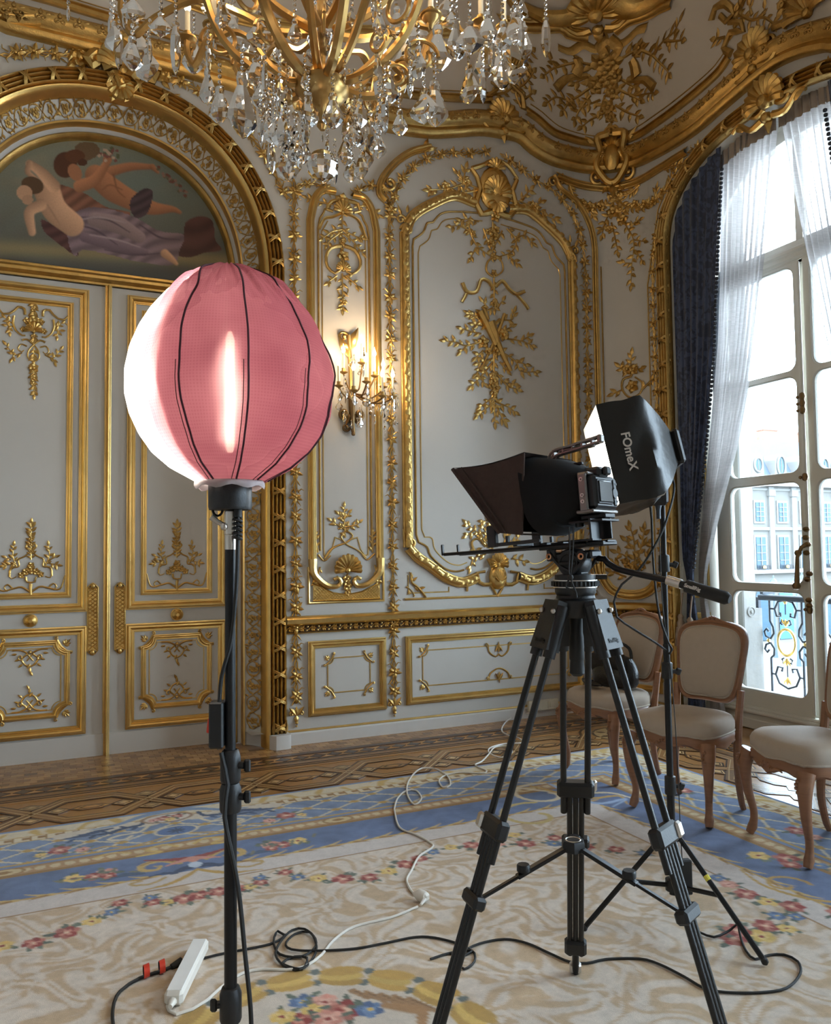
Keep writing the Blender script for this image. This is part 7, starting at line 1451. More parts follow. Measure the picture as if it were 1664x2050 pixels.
# ------------------------------------------------------------------ video tripod
TC = np.array([1.342, 1.842, 0.0]); FR = np.array([1.322, 1.851, 0]); TR = .469; TPH = .9545
trip = empty('video_tripod', (float(TC[0]), float(TC[1]), 0), label='black video tripod with fluid head and pan handle, holding the camera', cat='tripod')
def tp(name, m, mt, par=None, smooth=True):
    o = m.build(name, M[mt], None, smooth)
    if par is None: o.parent = trip; o.location = -Vector(trip.location)
    else: o.parent = par
    return o
for k in range(3):
    a = TPH+k*2*math.pi/3; d_ = np.array([math.cos(a), math.sin(a), 0]); s_ = np.array([-d_[1], d_[0], 0]); T = TC+d_*.066+np.array([0, 0, 1.235]); Fo = FR+d_*TR; ax = (Fo-T); Ln = np.linalg.norm(ax); ax /= Ln; nrm = np.cross(s_, ax)
    P = lambda t, w=0.0, o_=0.0: T+ax*(t*Ln)+s_*w+nrm*o_
    m = MB(); v0 = .075
    G = [[P(-.02, -.038, .018), P(-.02, .038, .018), P(.085, .047, .02), P(.085, -.047, .02)], [P(-.02, -.038, -.018), P(-.02, .038, -.018), P(.085, .047, -.02), P(.085, -.047, -.02)]]
    m.add(np.array(G).reshape(-1, 3), [(0, 1, 2, 3), (7, 6, 5, 4), (0, 4, 5, 1), (1, 5, 6, 2), (2, 6, 7, 3), (3, 7, 4, 0)])
    for w in (-.036, .036): m.tube(np.array([P(-.01, w), P(.10, w)]), .017, 12)
    leg = tp('leg', m, 'blkp')
    for w in (-.036, .036):
        m = MB(); m.tube(np.array([P(.05, w), P(.52, w)]), .0095, 12); m.build('upper_tube', M['carbon'], leg)
        m = MB(); m.ball(tuple(P(.005, w*.9, -.022)), .008, 8); m.build('pivot_screw', M['silver'], leg)
    m = MB()
    for w in (-.0, .0): pass
    Mx = axes(P(.455), s_, nrm, -ax); m.box((0, 0, 0), (.112, .036, .052), Mx, .008); m.build('mid_clamp', M['blkp'], leg); m = MB(); Mx2 = axes(P(.60), s_, nrm, -ax); m.box((0, 0, 0), (.085, .036, .034), Mx2, .007); m.build('lower_clamp', M['blkp'], leg)
    for w in (-.018, .018, 0): m = MB(); m.tube(np.array([P(.44, w), P(.93, w)]), .0085, 10); m.build('lower_tube', M['carbon'], leg)
    m = MB(); m.box((0, 0, 0), (.030, .016, .040), axes(P(.455, -.050*(1 if k != 2 else -1), -.018), s_, nrm, -ax), .006); m.build('lever_lock', M['silver'], leg)
    m = MB(); m.box((0, 0, 0), (.070, .034, .055), axes(P(.905), s_, nrm, -ax), .008); m.build('foot_clamp', M['blkp'], leg); m = MB(); m.tube(np.array([P(.90), P(.985)]), .011, 10); m.build('foot_rod', M['blk'], leg)
    m = MB(); m.box((0, 0, 0), (.038, .030, .032), axes(Fo+np.array([0, 0, .032]), s_, d_, (0, 0, 1)), .006); m.build('foot_spike', M['silver'], leg)
    # spreader arm with knob
    hub = FR+np.array([0, 0, .595]); e_ = T+ax*(.60*Ln); e_ = e_-d_*.02; m = MB(); dv = (e_-hub); L2 = np.linalg.norm(dv); dv /= L2; u2 = np.cross(dv, s_); m.box((0, 0, 0), (.020, L2*.62, .011), axes(hub+dv*L2*.31, s_, dv, -u2), .002); m.box((0, 0, 0), (.014, L2*.6, .008), axes(hub+dv*L2*.7, s_, dv, -u2), .002); sp_ = tp('spreader_arm', m, 'blk'); m = MB(); c = hub+dv*L2*.55+np.array([0, 0, .012]); m.lathe([(.001, .012), (.016, .012), (.018, .008), (.018, -.006), (.001, -.006)], 10, Matrix.Translation(c)); m.build('spreader_knob', M['blkp'], sp_)
    if k: text('SmallRig', .016, M['dark_ink'], leg, axes(P(.068, 0, .0215) if nrm@(EYE-P(.06)) > 0 else P(.068, 0, -.0215), s_*(1 if s_@_r > 0 else -1), -ax, np.cross(s_*(1 if s_@_r > 0 else -1), -ax)))
m = MB(); m.lathe([(.001, .012), (.030, .012), (.034, .006), (.034, -.016), (.001, -.016)], 6, Matrix.Translation(hub)); tp('spreader_hub', m, 'blkp'); m = MB(); m.lathe([(.018, .0125), (.020, .0135), (.022, .0125)], 20, Matrix.Translation(hub)); tp('hub_emblem', m, 'silver')
Tc = lambda z: Matrix.Translation((TC[0], TC[1], z))
m = MB(); m.lathe([(.001, 1.215), (.055, 1.215), (.062, 1.225), (.062, 1.262), (.05, 1.27), (.001, 1.27)], 24, Matrix.Translation((TC[0], TC[1], 0))); tp('crown', m, 'blkp')
m = MB(); m.lathe([(.054, 1.268), (.052, 1.275), (.0565, 1.283), (.0565, 1.296)], 28, Matrix.Translation((TC[0], TC[1], 0))); tp('bowl', m, 'blkp')
for z_, h in ((1.297, .0025), (1.3155, .003)): m = MB(); m.lathe([(.05, z_), (.060, z_), (.060, z_+h), (.05, z_+h)], 32, Matrix.Translation((TC[0], TC[1], 0))); tp('silver_ring', m, 'silver')
m = MB(); m.lathe([(.05, 1.299), (.062, 1.30), (.062, 1.3155), (.05, 1.3155)], 32, Matrix.Translation((TC[0], TC[1], 0)))
for k in range(32): a = k*math.pi/16; m.box((TC[0]+.0625*math.cos(a), TC[1]+.0625*math.sin(a), 1.3077), (.006, .006, .013), None)
tp('knurled_ring', m, 'rub')
m = MB(); m.lathe([(.001, 1.318), (.056, 1.318), (.056, 1.332), (.04, 1.334), (.001, 1.334)], 28, Matrix.Translation((TC[0], TC[1], 0))); m.cyl(TC+np.array([0, 0, 1.326])+_r*.05, TC+np.array([0, 0, 1.326])+_r*.088, .007, 10); tp('pan_base', m, 'blkp')
m = MB(); m.tube(np.array([TC+(0, 0, 1.22), TC+(0, 0, 1.17), TC+(0, 0, 1.16), TC+(0, 0, 1.10), TC+(0, 0, 1.095), TC+(0, 0, 1.06), TC+(0, 0, 1.052)]), [.018, .018, .020, .021, .019, .021, .012], 14); tp('bowl_handle', m, 'rub')
# rig frame: x right, y towards the subject, z up
RA = math.radians(25.1); ay = np.array([-math.sin(RA), math.cos(RA), 0]); axr = np.array([math.cos(RA), math.sin(RA), 0])
TILT = math.radians(-4.0); ayt = ay*math.cos(TILT)+np.array([0, 0, 1])*math.sin(TILT); azt = np.cross(axr, ayt)
RM = axes(TC+np.array([0, 0, 1.40]), axr, ayt, azt)
HM = axes(TC+np.array([0, 0, 1.365]), axr, ay, (0, 0, 1))
m = MB(); m.lathe([(.001, -.032), (.036, -.032), (.040, -.024), (.040, .024), (.036, .032), (.001, .032)], 24, HM@Matrix.Rotation(math.pi/2, 4, 'Y')); m.box((0, 0, -.02), (.05, .06, .03), HM, .006); tp('fluid_drum', m, 'blkp')
m = MB(); m.lathe([(.026, 0), (.030, .004), (.030, .008), (.024, .008), (.022, .006), (.001, .006)], 24, HM@Matrix.Translation((-.032, 0, 0))@Matrix.Rotation(-math.pi/2, 4, 'Y')); m.box((-.043, 0, 0), (.010, .05, .012), HM, .004); tp('drag_dial', m, 'rub')
m = MB(); m.box((0, -.005, .040), (.062, .125, .022), RM@Matrix.Translation((0, 0, -.055)), .005); m.box((-.032, .055, .022), (.008, .03, .035), HM, .003)
for s_ in (-1, 1): m.tube(spline([tuple(HM@Vector((s_*.034, .06, .03))), tuple(HM@Vector((s_*.036, .03, -.005))), tuple(HM@Vector((s_*.036, -.01, -.025)))], .01), .006, 6); m.tube(spline([tuple(HM@Vector((s_*.034, -.055, .03))), tuple(HM@Vector((s_*.036, -.04, -.0))), tuple(HM@Vector((s_*.036, -.01, -.03)))], .01), .006, 6)
tp('tilt_cradle', m, 'blkp')
for yy in (.058, -.042): m = MB(); m.lathe([(.004, 0), (.009, 0), (.009, .004), (.006, .005), (.004, .002)], 14, HM@Matrix.Translation((-.04, yy, .018))@Matrix.Rotation(-math.pi/2, 4, 'Y')); tp('copper_socket', m, 'copper')
m = MB(); m.lathe([(.006, 0), (.016, .001), (.016, .005), (.006, .005)], 18, HM@Matrix.Translation((-.037, -.042, .018))@Matrix.Rotation(-math.pi/2, 4, 'Y')); tp('rosette', m, 'rub')
m = MB(); m.box((-.034, .03, .034), (.006, .02, .009), HM, .003); tp('bubble_level', m, 'copper')
# pan bar
pb0 = HM@Vector((.01, -.065, .012)); pe = at(1462, 1200, 1.93); d_ = (Vector(pe)-pb0); m = MB(); q = [pb0, pb0+d_*.06+Vector((0, 0, .004)), pb0+d_*.16+Vector((0, 0, -.012)), pb0+d_*.6, pb0+d_*.66]; m.tube(spline(q, .02), .0085, 12); pbar = tp('pan_bar', m, 'blk')
m = MB(); m.tube(np.array([pb0+d_*.56, pb0+d_*.66]), .0125, 14); m.build('pan_bar_joint', M['silver'], pbar); m = MB(); m.tube(np.array([pb0+d_*.66, pb0+d_*.69, pb0+d_*.70, pb0+d_*.97, pb0+d_*1.0]), [.010, .010, .0165, .0165, .010], 16); m.build('grip', M['rub'], pbar)
dd_ = d_.normalized(); gx = np.array(dd_); gz = -_f-gx*(gx@(-_f)); gz /= np.linalg.norm(gz); gy = np.cross(gz, gx); text('SmallRig', .013, M['white_ink'], pbar, axes(np.array(pb0+d_*.76)+gz*.0168, gx, gy, gz))

# ------------------------------------------------------------------ teleprompter
prom = empty('teleprompter', tuple(TC+np.array([0, 0, 1.40])), label='teleprompter with brown fabric hood in front of the camera', cat='teleprompter')
def rg(root, name, m, mt, par=None, smooth=True):
    o = m.build(name, M[mt], None, smooth); o.parent = par or root
    if par is None: o.location = -Vector(root.location)
    return o
R_ = lambda x, y, z: np.array(RM@Vector((x, y, z)))
m = MB(); m.box((0, -.01, .012), (.085, .20, .012), RM, .002); m.box((0, -.085, .0165), (.05, .06, .006), RM, .001); m.box((.0, .045, .022), (.03, .04, .008), RM, .001); rg(prom, 'base_plate', m, 'blk')
for x in (-.04, .04): m = MB(); m.tube(np.array([R_(x, -.06, .014), R_(x, .43, .022)]), .005, 8); m.box((x, .435, .036), (.012, .006, .034), RM, .002); rg(prom, 'rail_rod', m, 'blk')
# hood: side panels, roof and black rear bag
HW = .150
A, B, Cc, D_ = (.292, .262), (.055, .272), (.092, .050), (.158, .062)     # (y,z): front top, rear top, rear bottom, front bottom
for s_ in (-1, 1):
    nS = 10; G = []
    for i in range(nS+1):
        u = i/nS; row = []
        for j in range(9):
            v = j/8; t = (A[0]*(1-u)+B[0]*u, A[1]*(1-u)+B[1]*u); b = (D_[0]*(1-u)+Cc[0]*u, D_[1]*(1-u)+Cc[1]*u); y, z = t[0]*(1-v)+b[0]*v, t[1]*(1-v)+b[1]*v
            wv = HW*(1-.10*u)*(1-.12*v)-.010*math.sin(u*math.pi)*math.sin(v*math.pi); row.append(R_(s_*wv, y, z-.010*math.sin(u*math.pi)*(1-v)))
        G.append(row)
    m = MB(); m.quadgrid(G, flip=s_ > 0); hs = rg(prom, 'hood_side', m, 'felt'); m = MB(); m.tube(np.array([R_(s_*HW, *A), R_(s_*HW*.88, *D_)]), .006, 6); m.tube(np.array([R_(s_*(HW*.985), A[0]-.03, A[1]-.0), R_(s_*HW*.87, D_[0]-.02, D_[1])]), .003, 5); m.build('hood_hem', M['felt'], hs); m = MB(); m.tube(np.array([R_(s_*HW*.905, *B), R_(s_*HW*.80, *Cc)]), .004, 6); m.build('hood_seam', M['felt'], hs)
m = MB(); m.quadgrid([[R_(s_*HW*(1-.10*u), A[0]*(1-u)+B[0]*u, A[1]*(1-u)+B[1]*u+.003-.01*math.sin(u*math.pi)) for s_ in (-1, -.3, .3, 1)] for u in np.linspace(0, 1, 8)]); m.quadgrid([[R_(s_*HW*.88*(1-.1*u), D_[0]*(1-u)+Cc[0]*u, D_[1]*(1-u)+Cc[1]*u) for s_ in (-1, 1)] for u in (0, 1)]); rg(prom, 'hood_roof', m, 'felt')
sec = []
for u in np.linspace(0, 1, 9):
    y = .075*(1-u)-.075*u; hw = .138*(1-u**1.5)+.058*u**1.5; zt_ = .276*(1-u**1.6)+.215*u**1.6; zb = .045*(1-u**1.4)+.105*u**1.4; sec.append([R_(hw*math.copysign(abs(math.cos(a))**.6, math.cos(a)), y+(.02*math.sin(a) if u < .5 else 0), (zt_+zb)/2+(zt_-zb)/2*math.copysign(abs(math.sin(a))**.6, math.sin(a))) for a in np.linspace(0, 2*math.pi, 25)])
m = MB(); m.quadgrid(sec); rg(prom, 'rear_bag', m, 'blackcloth')
m = MB(); m.quadgrid([[R_(s_*HW*.8, .10+.17*u, .06+.16*u) for u in (0, 1)] for s_ in (-1, 1)]); rg(prom, 'mirror', m, 'lcd', None, False)
for s_ in (-1, 1): m = MB(); m.box((s_*.12, .19, .055), (.018, .03, .062), RM, .003); m.box((s_*.12, .12, .030), (.014, .17, .010), RM, .002); m.box((s_*.12, .14, .042), (.010, .008, .02), RM); m.box((s_*.08, .115, .026), (.09, .014, .012), RM, .002); rg(prom, 'bracket', m, 'blkp')
m = MB(); c = R_(-.10, -.045, .06); cpts = [c, c+(0, 0, -.06), c+(-.004, 0, -.12), c+(0, 0, -.135)]; m.tube(spline(cpts, .01), .0022, 6); m.tube(spline([c+_r*.012, c+_r*.008+(0, 0, -.07), c+(0, 0, -.135)], .01), .0022, 6); m.ball(tuple(c+np.array([0, 0, -.135])), .009, 8); m.tube(spline([c+(0, 0, -.135), c-_r*.012+(0, 0, -.16), c+_r*.012+(0, 0, -.172), c+_r*.016+(0, 0, -.19)], .006), .0024, 6); m.tube(spline([c+(0, 0, -.135), c+_r*.008+(0, 0, -.158), c+_r*.016+(0, 0, -.178)], .006), .0024, 6); rg(prom, 'drawstring', m, 'rub')

# ------------------------------------------------------------------ camera in its cage
cam_ = empty('video_camera', tuple(R_(0, -.10, .06)), label='mirrorless camera in a metal cage with a top handle on the tripod', cat='camera')
cg = lambda n, m, mt, par=None, smooth=True: rg(cam_, n, m, mt, par, smooth)
m = MB(); m.box((.003, -.085, .150), (.128, .052, .092), RM, .008); m.box((0, -.082, .205), (.062, .060, .030), RM, .008); m.box((.05, -.078, .150), (.034, .072, .088), RM, .010); cg('camera_body', m, 'blkp')
m = MB(); m.box((-.012, -.114, .150), (.074, .008, .058), RM, .002); cg('screen', m, 'lcd'); m = MB(); m.box((-.012, -.1115, .150), (.084, .006, .068), RM, .003); cg('screen_bezel', m, 'blkp')
m = MB(); m.box((0, -.118, .207), (.032, .016, .024), RM, .005); cg('eyecup', m, 'rub')
m = MB(); m.lathe([(.001, .002), (.014, .002), (.015, 0), (.015, -.004)], 18, RM@Matrix.Translation((.046, -.114, .148))@Matrix.Rotation(math.pi/2, 4, 'X'))
for dx, dz in ((.0, .03), (.012, .026), (.0, -.026), (.013, -.022)): m.lathe([(.001, .001), (.004, .001), (.004, -.002)], 10, RM@Matrix.Translation((.044+dx, -.114, .148+dz))@Matrix.Rotation(math.pi/2, 4, 'X'))
cg('control_dial', m, 'blkp')
m = MB(); m.lathe([(.034, 0), (.040, .01), (.040, .06), (.045, .065), (.045, .10), (.038, .10)], 24, RM@Matrix.Translation((0, -.055, .150))@Matrix.Rotation(-math.pi/2, 4, 'X')); cg('lens', m, 'blk')
m = MB(); m.box((-.069, -.078, .150), (.010, .026, .105), RM, .004); m.box((0, -.080, .098), (.148, .052, .010), RM, .003); m.box((-.03, -.078, .2015), (.072, .034, .008), RM, .003); m.box((.070, -.07, .15), (.008, .02, .10), RM, .003); cage = cg('cage', m, 'cage')
for z_ in (.125, .142, .185): m = MB(); m.lathe([(.003, 0), (.0055, .0), (.0055, .003), (.003, .003)], 12, RM@Matrix.Translation((-.074, -.078, z_))@Matrix.Rotation(-math.pi/2, 4, 'Y')); m.build('cage_socket', M['silver'], cage)
m = MB(); m.box((0, -.08, .085), (.06, .075, .014), RM, .003); m.box((-.015, -.075, .072), (.10, .10, .006), RM, .001); m.box((.0, -.095, .050), (.006, .045, .055), RM); m.box((-.045, -.09, .050), (.05, .006, .055), RM); m.box((-.045, -.06, .022), (.05, .07, .005), RM); m.lathe([(.001, 0), (.012, 0), (.012, .01), (.001, .01)], 14, RM@Matrix.Translation((-.05, -.05, .060))); cg('riser_plate', m, 'blk')
hp = [(-.02, .035, .212), (-.02, .042, .245), (-.02, .040, .268), (-.02, .02, .283), (-.02, -.04, .290), (-.02, -.115, .300)]
for s_ in (-1, 1): m = MB(); m.tube(spline([R_(x+s_*.009, y, z) for x, y, z in hp], .01), .0042, 6); m.tube(spline([R_(x+s_*.009, y-.004, z-.014) for x, y, z in hp[2:]], .01), .0036, 6); cg('handle_rail', m, 'cage')
m = MB(); 
for q in range(5): y = .025-q*.030; m.box((-.02, y, .283-(y-.02)*.118-.006), (.022, .006, .018), RM, .001)
m.box((-.02, .033, .222), (.022, .024, .05), RM, .004); m.box((-.02, -.118, .294), (.024, .014, .024), RM, .004); m.box((-.02, -.045, .2795), (.020, .11, .010), RM, .004); cg('top_handle', m, 'cage'); m = MB(); m.box((-.02, -.005, .212), (.03, .06, .01), RM, .002); m.box((-.02, -.03, .226), (.008, .012, .02), RM, .002); m.box((-.02, -.045, .236), (.012, .028, .008), RM, .002); cg('handle_mount', m, 'blk')

# ------------------------------------------------------------------ softbox light and its stand
stand = empty('light_stand', (2.13, 2.36, 0), label='black light stand with tripod legs carrying the softbox', cat='light stand')
ST = np.array([2.13, 2.36, 0.0])
def sz(py): return float(CAMH+_f[2]*0+ (lambda d: d[2]*(np.hypot(ST[0], ST[1])/np.hypot(d[0], d[1])))(ray(1340, py)))
for z0, z1, r_ in ((.12, sz(1560), .0145), (sz(1590), sz(1290), .0125), (sz(1320), sz(905), .0105)): m = MB(); m.cyl((0, 0, z0), (0, 0, z1), r_, 14); m.build('pole', M['blk'], stand)
for y0, y1 in ((1325, 1358), (1552, 1590), (1110, 1145)):
    m = MB(); m.lathe([(.012, sz(y0)), (.020, sz(y0+2)), (.021, sz(y1-3)), (.019, sz(y1)), (.012, sz(y1))], 16); c = m.build('collar', M['blkp'], stand); zk = sz((y0+y1)/2+3); q = np.array([_r[0], _r[1], 0]); m = MB(); m.cyl(q*.018+(0, 0, zk), q*.034+(0, 0, zk), .008, 10); m.box((0, 0, 0), (.022, .010, .026), axes(q*.042+np.array([0, 0, zk]), q, np.cross((0, 0, 1), q), (0, 0, 1))@Matrix.Rotation(.4, 4, 'Y'), .004); m.build('collar_knob', M['blkp'], c)
feet = [np.array([1.793, 2.454, 0])-ST, np.array([2.183, 1.995, 0])-ST]; feet.append(-(feet[0]+feet[1]))
zh, zl = .34, .155
for k, F_ in enumerate(feet):
    u_ = F_/np.linalg.norm(F_); m = MB(); a = u_*.03+np.array([0, 0, zh]); b = F_*(1.0)+np.array([0, 0, .028]); m.tube(np.array([a, b]), .0095, 8); leg = m.build('leg', M['blk'], stand); m = MB(); mid = a*.50+b*.50; m.box((0, 0, 0), (.012, np.linalg.norm(mid-(u_*.02+np.array([0, 0, zl]))), .016), axes((mid+u_*.02+np.array([0, 0, zl]))/2, np.cross((mid-(u_*.02+np.array([0, 0, zl])))/np.linalg.norm(mid-(u_*.02+np.array([0, 0, zl]))), (0, 0, 1)), (mid-(u_*.02+np.array([0, 0, zl])))/np.linalg.norm(mid-(u_*.02+np.array([0, 0, zl]))), (0, 0, 1)), .003); m.build('brace', M['blk'], leg); m = MB(); m.ball(tuple(b), .013, 8); m.build('rubber_foot', M['rub'], leg)
    if k == 1: m = MB(); m.tube(np.array([a*.66+b*.34, a*.62+b*.38]), .0102, 8); m.build('tape_mark', M['yellow'], leg)
m = MB(); m.lathe([(.014, zh-.02), (.032, zh-.02), (.032, zh+.025), (.014, zh+.03)], 16); m.build('leg_collar', M['blkp'], stand); m = MB(); m.lathe([(.014, zl-.02), (.028, zl-.02), (.028, zl+.02), (.014, zl+.02)], 16); m.build('leg_hub', M['blkp'], stand)
sdep = 2.80; s_ = sdep/1600; P0 = at(1193, 811, sdep); _rd = ray(1193, 811); e1 = s_*(46*_r-193*_u-37*_rd); e2 = s_*(-29*_r-50*_u+200*_rd); e2 -= e1*((e2@e1)/(e1@e1))*.6; nn_ = np.cross(e1, e2); nn_ /= np.linalg.norm(nn_); nn_ = nn_*(1 if nn_@_r < 0 else -1); back = -nn_
sb = empty('softbox_light', tuple(P0+(e1+e2)/2+back*.16), label='black softbox light with a glowing white front and FOMEX lettering', cat='light')
sbp = lambda n, m, mt, par=None, smooth=True: rg(sb, n, m, mt, par, smooth)
M['softfront'] = emat('diffuser_glow', (1, .93, .80), 7.0); M['sbcloth'] = mat('softbox_nylon', (.012, .011, .010), .34, 0, .2, 30, .12, 40); M['sbwhite'] = mat('softbox_lining', (.78, .74, .66), .7)
c4 = [P0, P0+e1, P0+e1+e2, P0+e2]; ctr = sum(c4)/4
rim = lambda k, d, sc=1.0: ctr+(c4[k % 4]-ctr)*sc+back*d
m = MB(); m.add([rim(k, .016, .93) for k in range(4)], [(0, 1, 2, 3)]); m.add([rim(k, .020, .93) for k in range(4)], [(3, 2, 1, 0)]); sbp('diffuser', m, 'softfront', None, False)
m = MB(); 
for k in range(4): m.add([rim(k, 0, 1), rim(k+1, 0, 1), rim(k+1, .016, .93), rim(k, .016, .93)], [(0, 1, 2, 3)])
sbp('front_lip', m, 'sbwhite', None, False)
for k in range(4):
    G = []
    for i in range(17):
        u = i/16; a, b = rim(k, 0, 1.004)*(1-u)+rim(k+1, 0, 1.004)*u, None; row = []
        for j in range(13):
            v = j/12; d = .265*v; sc = 1.004 if d < .15 else 1.004-.72*((d-.15)/.115)**1.3; p = ctr+(a-back*0-ctr)*sc+back*d; wob = .007*math.sin(u*math.pi)*math.sin(v*7+k+u*3)+.005*math.sin(u*9+v*14+k)*math.sin(v*math.pi); out = (a-ctr)/np.linalg.norm(a-ctr); row.append(p+out*wob*math.sin(math.pi*min(1, v*1.1)))
        G.append(row)
    m = MB(); m.quadgrid(G); sd = sbp('side_panel', m, 'sbcloth')
    if k == 0:
        ex = e1/np.linalg.norm(e1); ez = np.cross(ex, back); ez = ez*(1 if ez@(-_f) > 0 else -1); ey = np.cross(ez, ex); text('FOmeX', .042, M['white_ink'], sd, axes(P0+e1*.52+back*.072+ez*.010, ex, ey, ez))
hubp = ctr+back*.275
m = MB(); m.box((0, 0, 0), (.13, .13, .03), axes(hubp, e1/np.linalg.norm(e1), e2/np.linalg.norm(e2), np.cross(e1, e2)/np.linalg.norm(np.cross(e1, e2))), .01); sbp('light_head', m, 'blkp')
top = ST+np.array([0, 0, sz(905)]); m = MB(); m.tube(np.array([hubp, hubp*.4+top*.6+np.array([0, 0, .03]), top+np.array([0, 0, .03])]), .014, 10); m.lathe([(.001, -.016), (.030, -.016), (.034, 0), (.030, .016), (.001, .016)], 20, axes(top+np.array([0, 0, .045]), _f, _u, -_r)@Matrix.Rotation(math.pi/2, 4, 'Y')); m.tube(np.array([top+(0, 0, .05), top-_r*.018+(0, 0, .115)]), [.012, .009], 8); m.lathe([(.012, -.035), (.018, -.03), (.018, .02), (.012, .03)], 14, Matrix.Translation(top)); sbp('tilt_bracket', m, 'blkp')
bb_ = at(1312, 968, 2.99); m = MB(); m.box((0, 0, 0), (.085, .06, .165), axes(bb_, np.array([_r[0], _r[1], 0])/np.hypot(_r[0], _r[1]), (np.array([_f[0], _f[1], 0])/np.hypot(_f[0], _f[1])), (0, 0, 1)), .012); pbx = sbp('power_box', m, 'blkp'); m = MB(); bt = at(1318, 1012, 2.99); m.tube(np.array([bt, bt+(0, 0, -.02), bt+(0, 0, -.05)]), [.012, .008, .008], 10); m.build('connector', mat('blue_grey_plastic', (.06, .08, .11), .4), pbx)
def cable(name, pts, r_, mt, label, cat='cable', step=.03, n=7, grp=None): m = MB(); m.tube(spline(pts, step), r_, n); return m.build(name, M[mt], None, label=label, cat=cat, group=grp)
dS = 2.95
cable('light_cable', [at(1302, 1012, dS), at(1305, 1040, dS), at(1306, 1080, dS), at(1310, 1150, 2.9), at(1320, 1230, 2.9), at(1338, 1285, 2.9), at(1346, 1300, 2.9), at(1340, 1310, 2.9)], .0042, 'rub', 'black lead hanging straight from the softbox power box')
cable('looped_cable', [at(1345, 945, 3.02), at(1350, 925, 3.03), at(1340, 908, 3.03), at(1330, 918, 3.02), at(1350, 970, 3.02), at(1338, 1030, 2.93), at(1318, 1080, 2.88), at(1280, 1140, 2.86), at(1245, 1170, 2.85), at(1229, 1205, 2.85), at(1235, 1235, 2.85), at(1270, 1260, 2.86), at(1310, 1285, 2.88), at(1334, 1302, 2.9)], .0042, 'rub', 'black lead looping wide to the left of the light stand')
cable('thin_cable', [at(1320, 1060, 2.98), at(1326, 1200, 2.92), at(1338, 1300, 2.92), at(1350, 1420, 2.93), at(1358, 1560, 2.93), at(1362, 1650, 2.93), at(1366, 1722, 2.93)], .0018, 'rub', 'thin black lead running down the light stand to the power adapter')
pa = at(1372, 1755, 2.94); m = MB(); m.box((0, 0, 0), (.045, .030, .125), axes(pa, np.array([_r[0], _r[1], 0])/np.hypot(_r[0], _r[1]), (np.array([_f[0], _f[1], 0])/np.hypot(_f[0], _f[1])), (0, 0, 1))@Matrix.Rotation(.15, 4, 'Z'), .004); m.build('power_adapter', M['blkp'], None, label='black power adapter strapped to the foot of the light stand', cat='adapter')
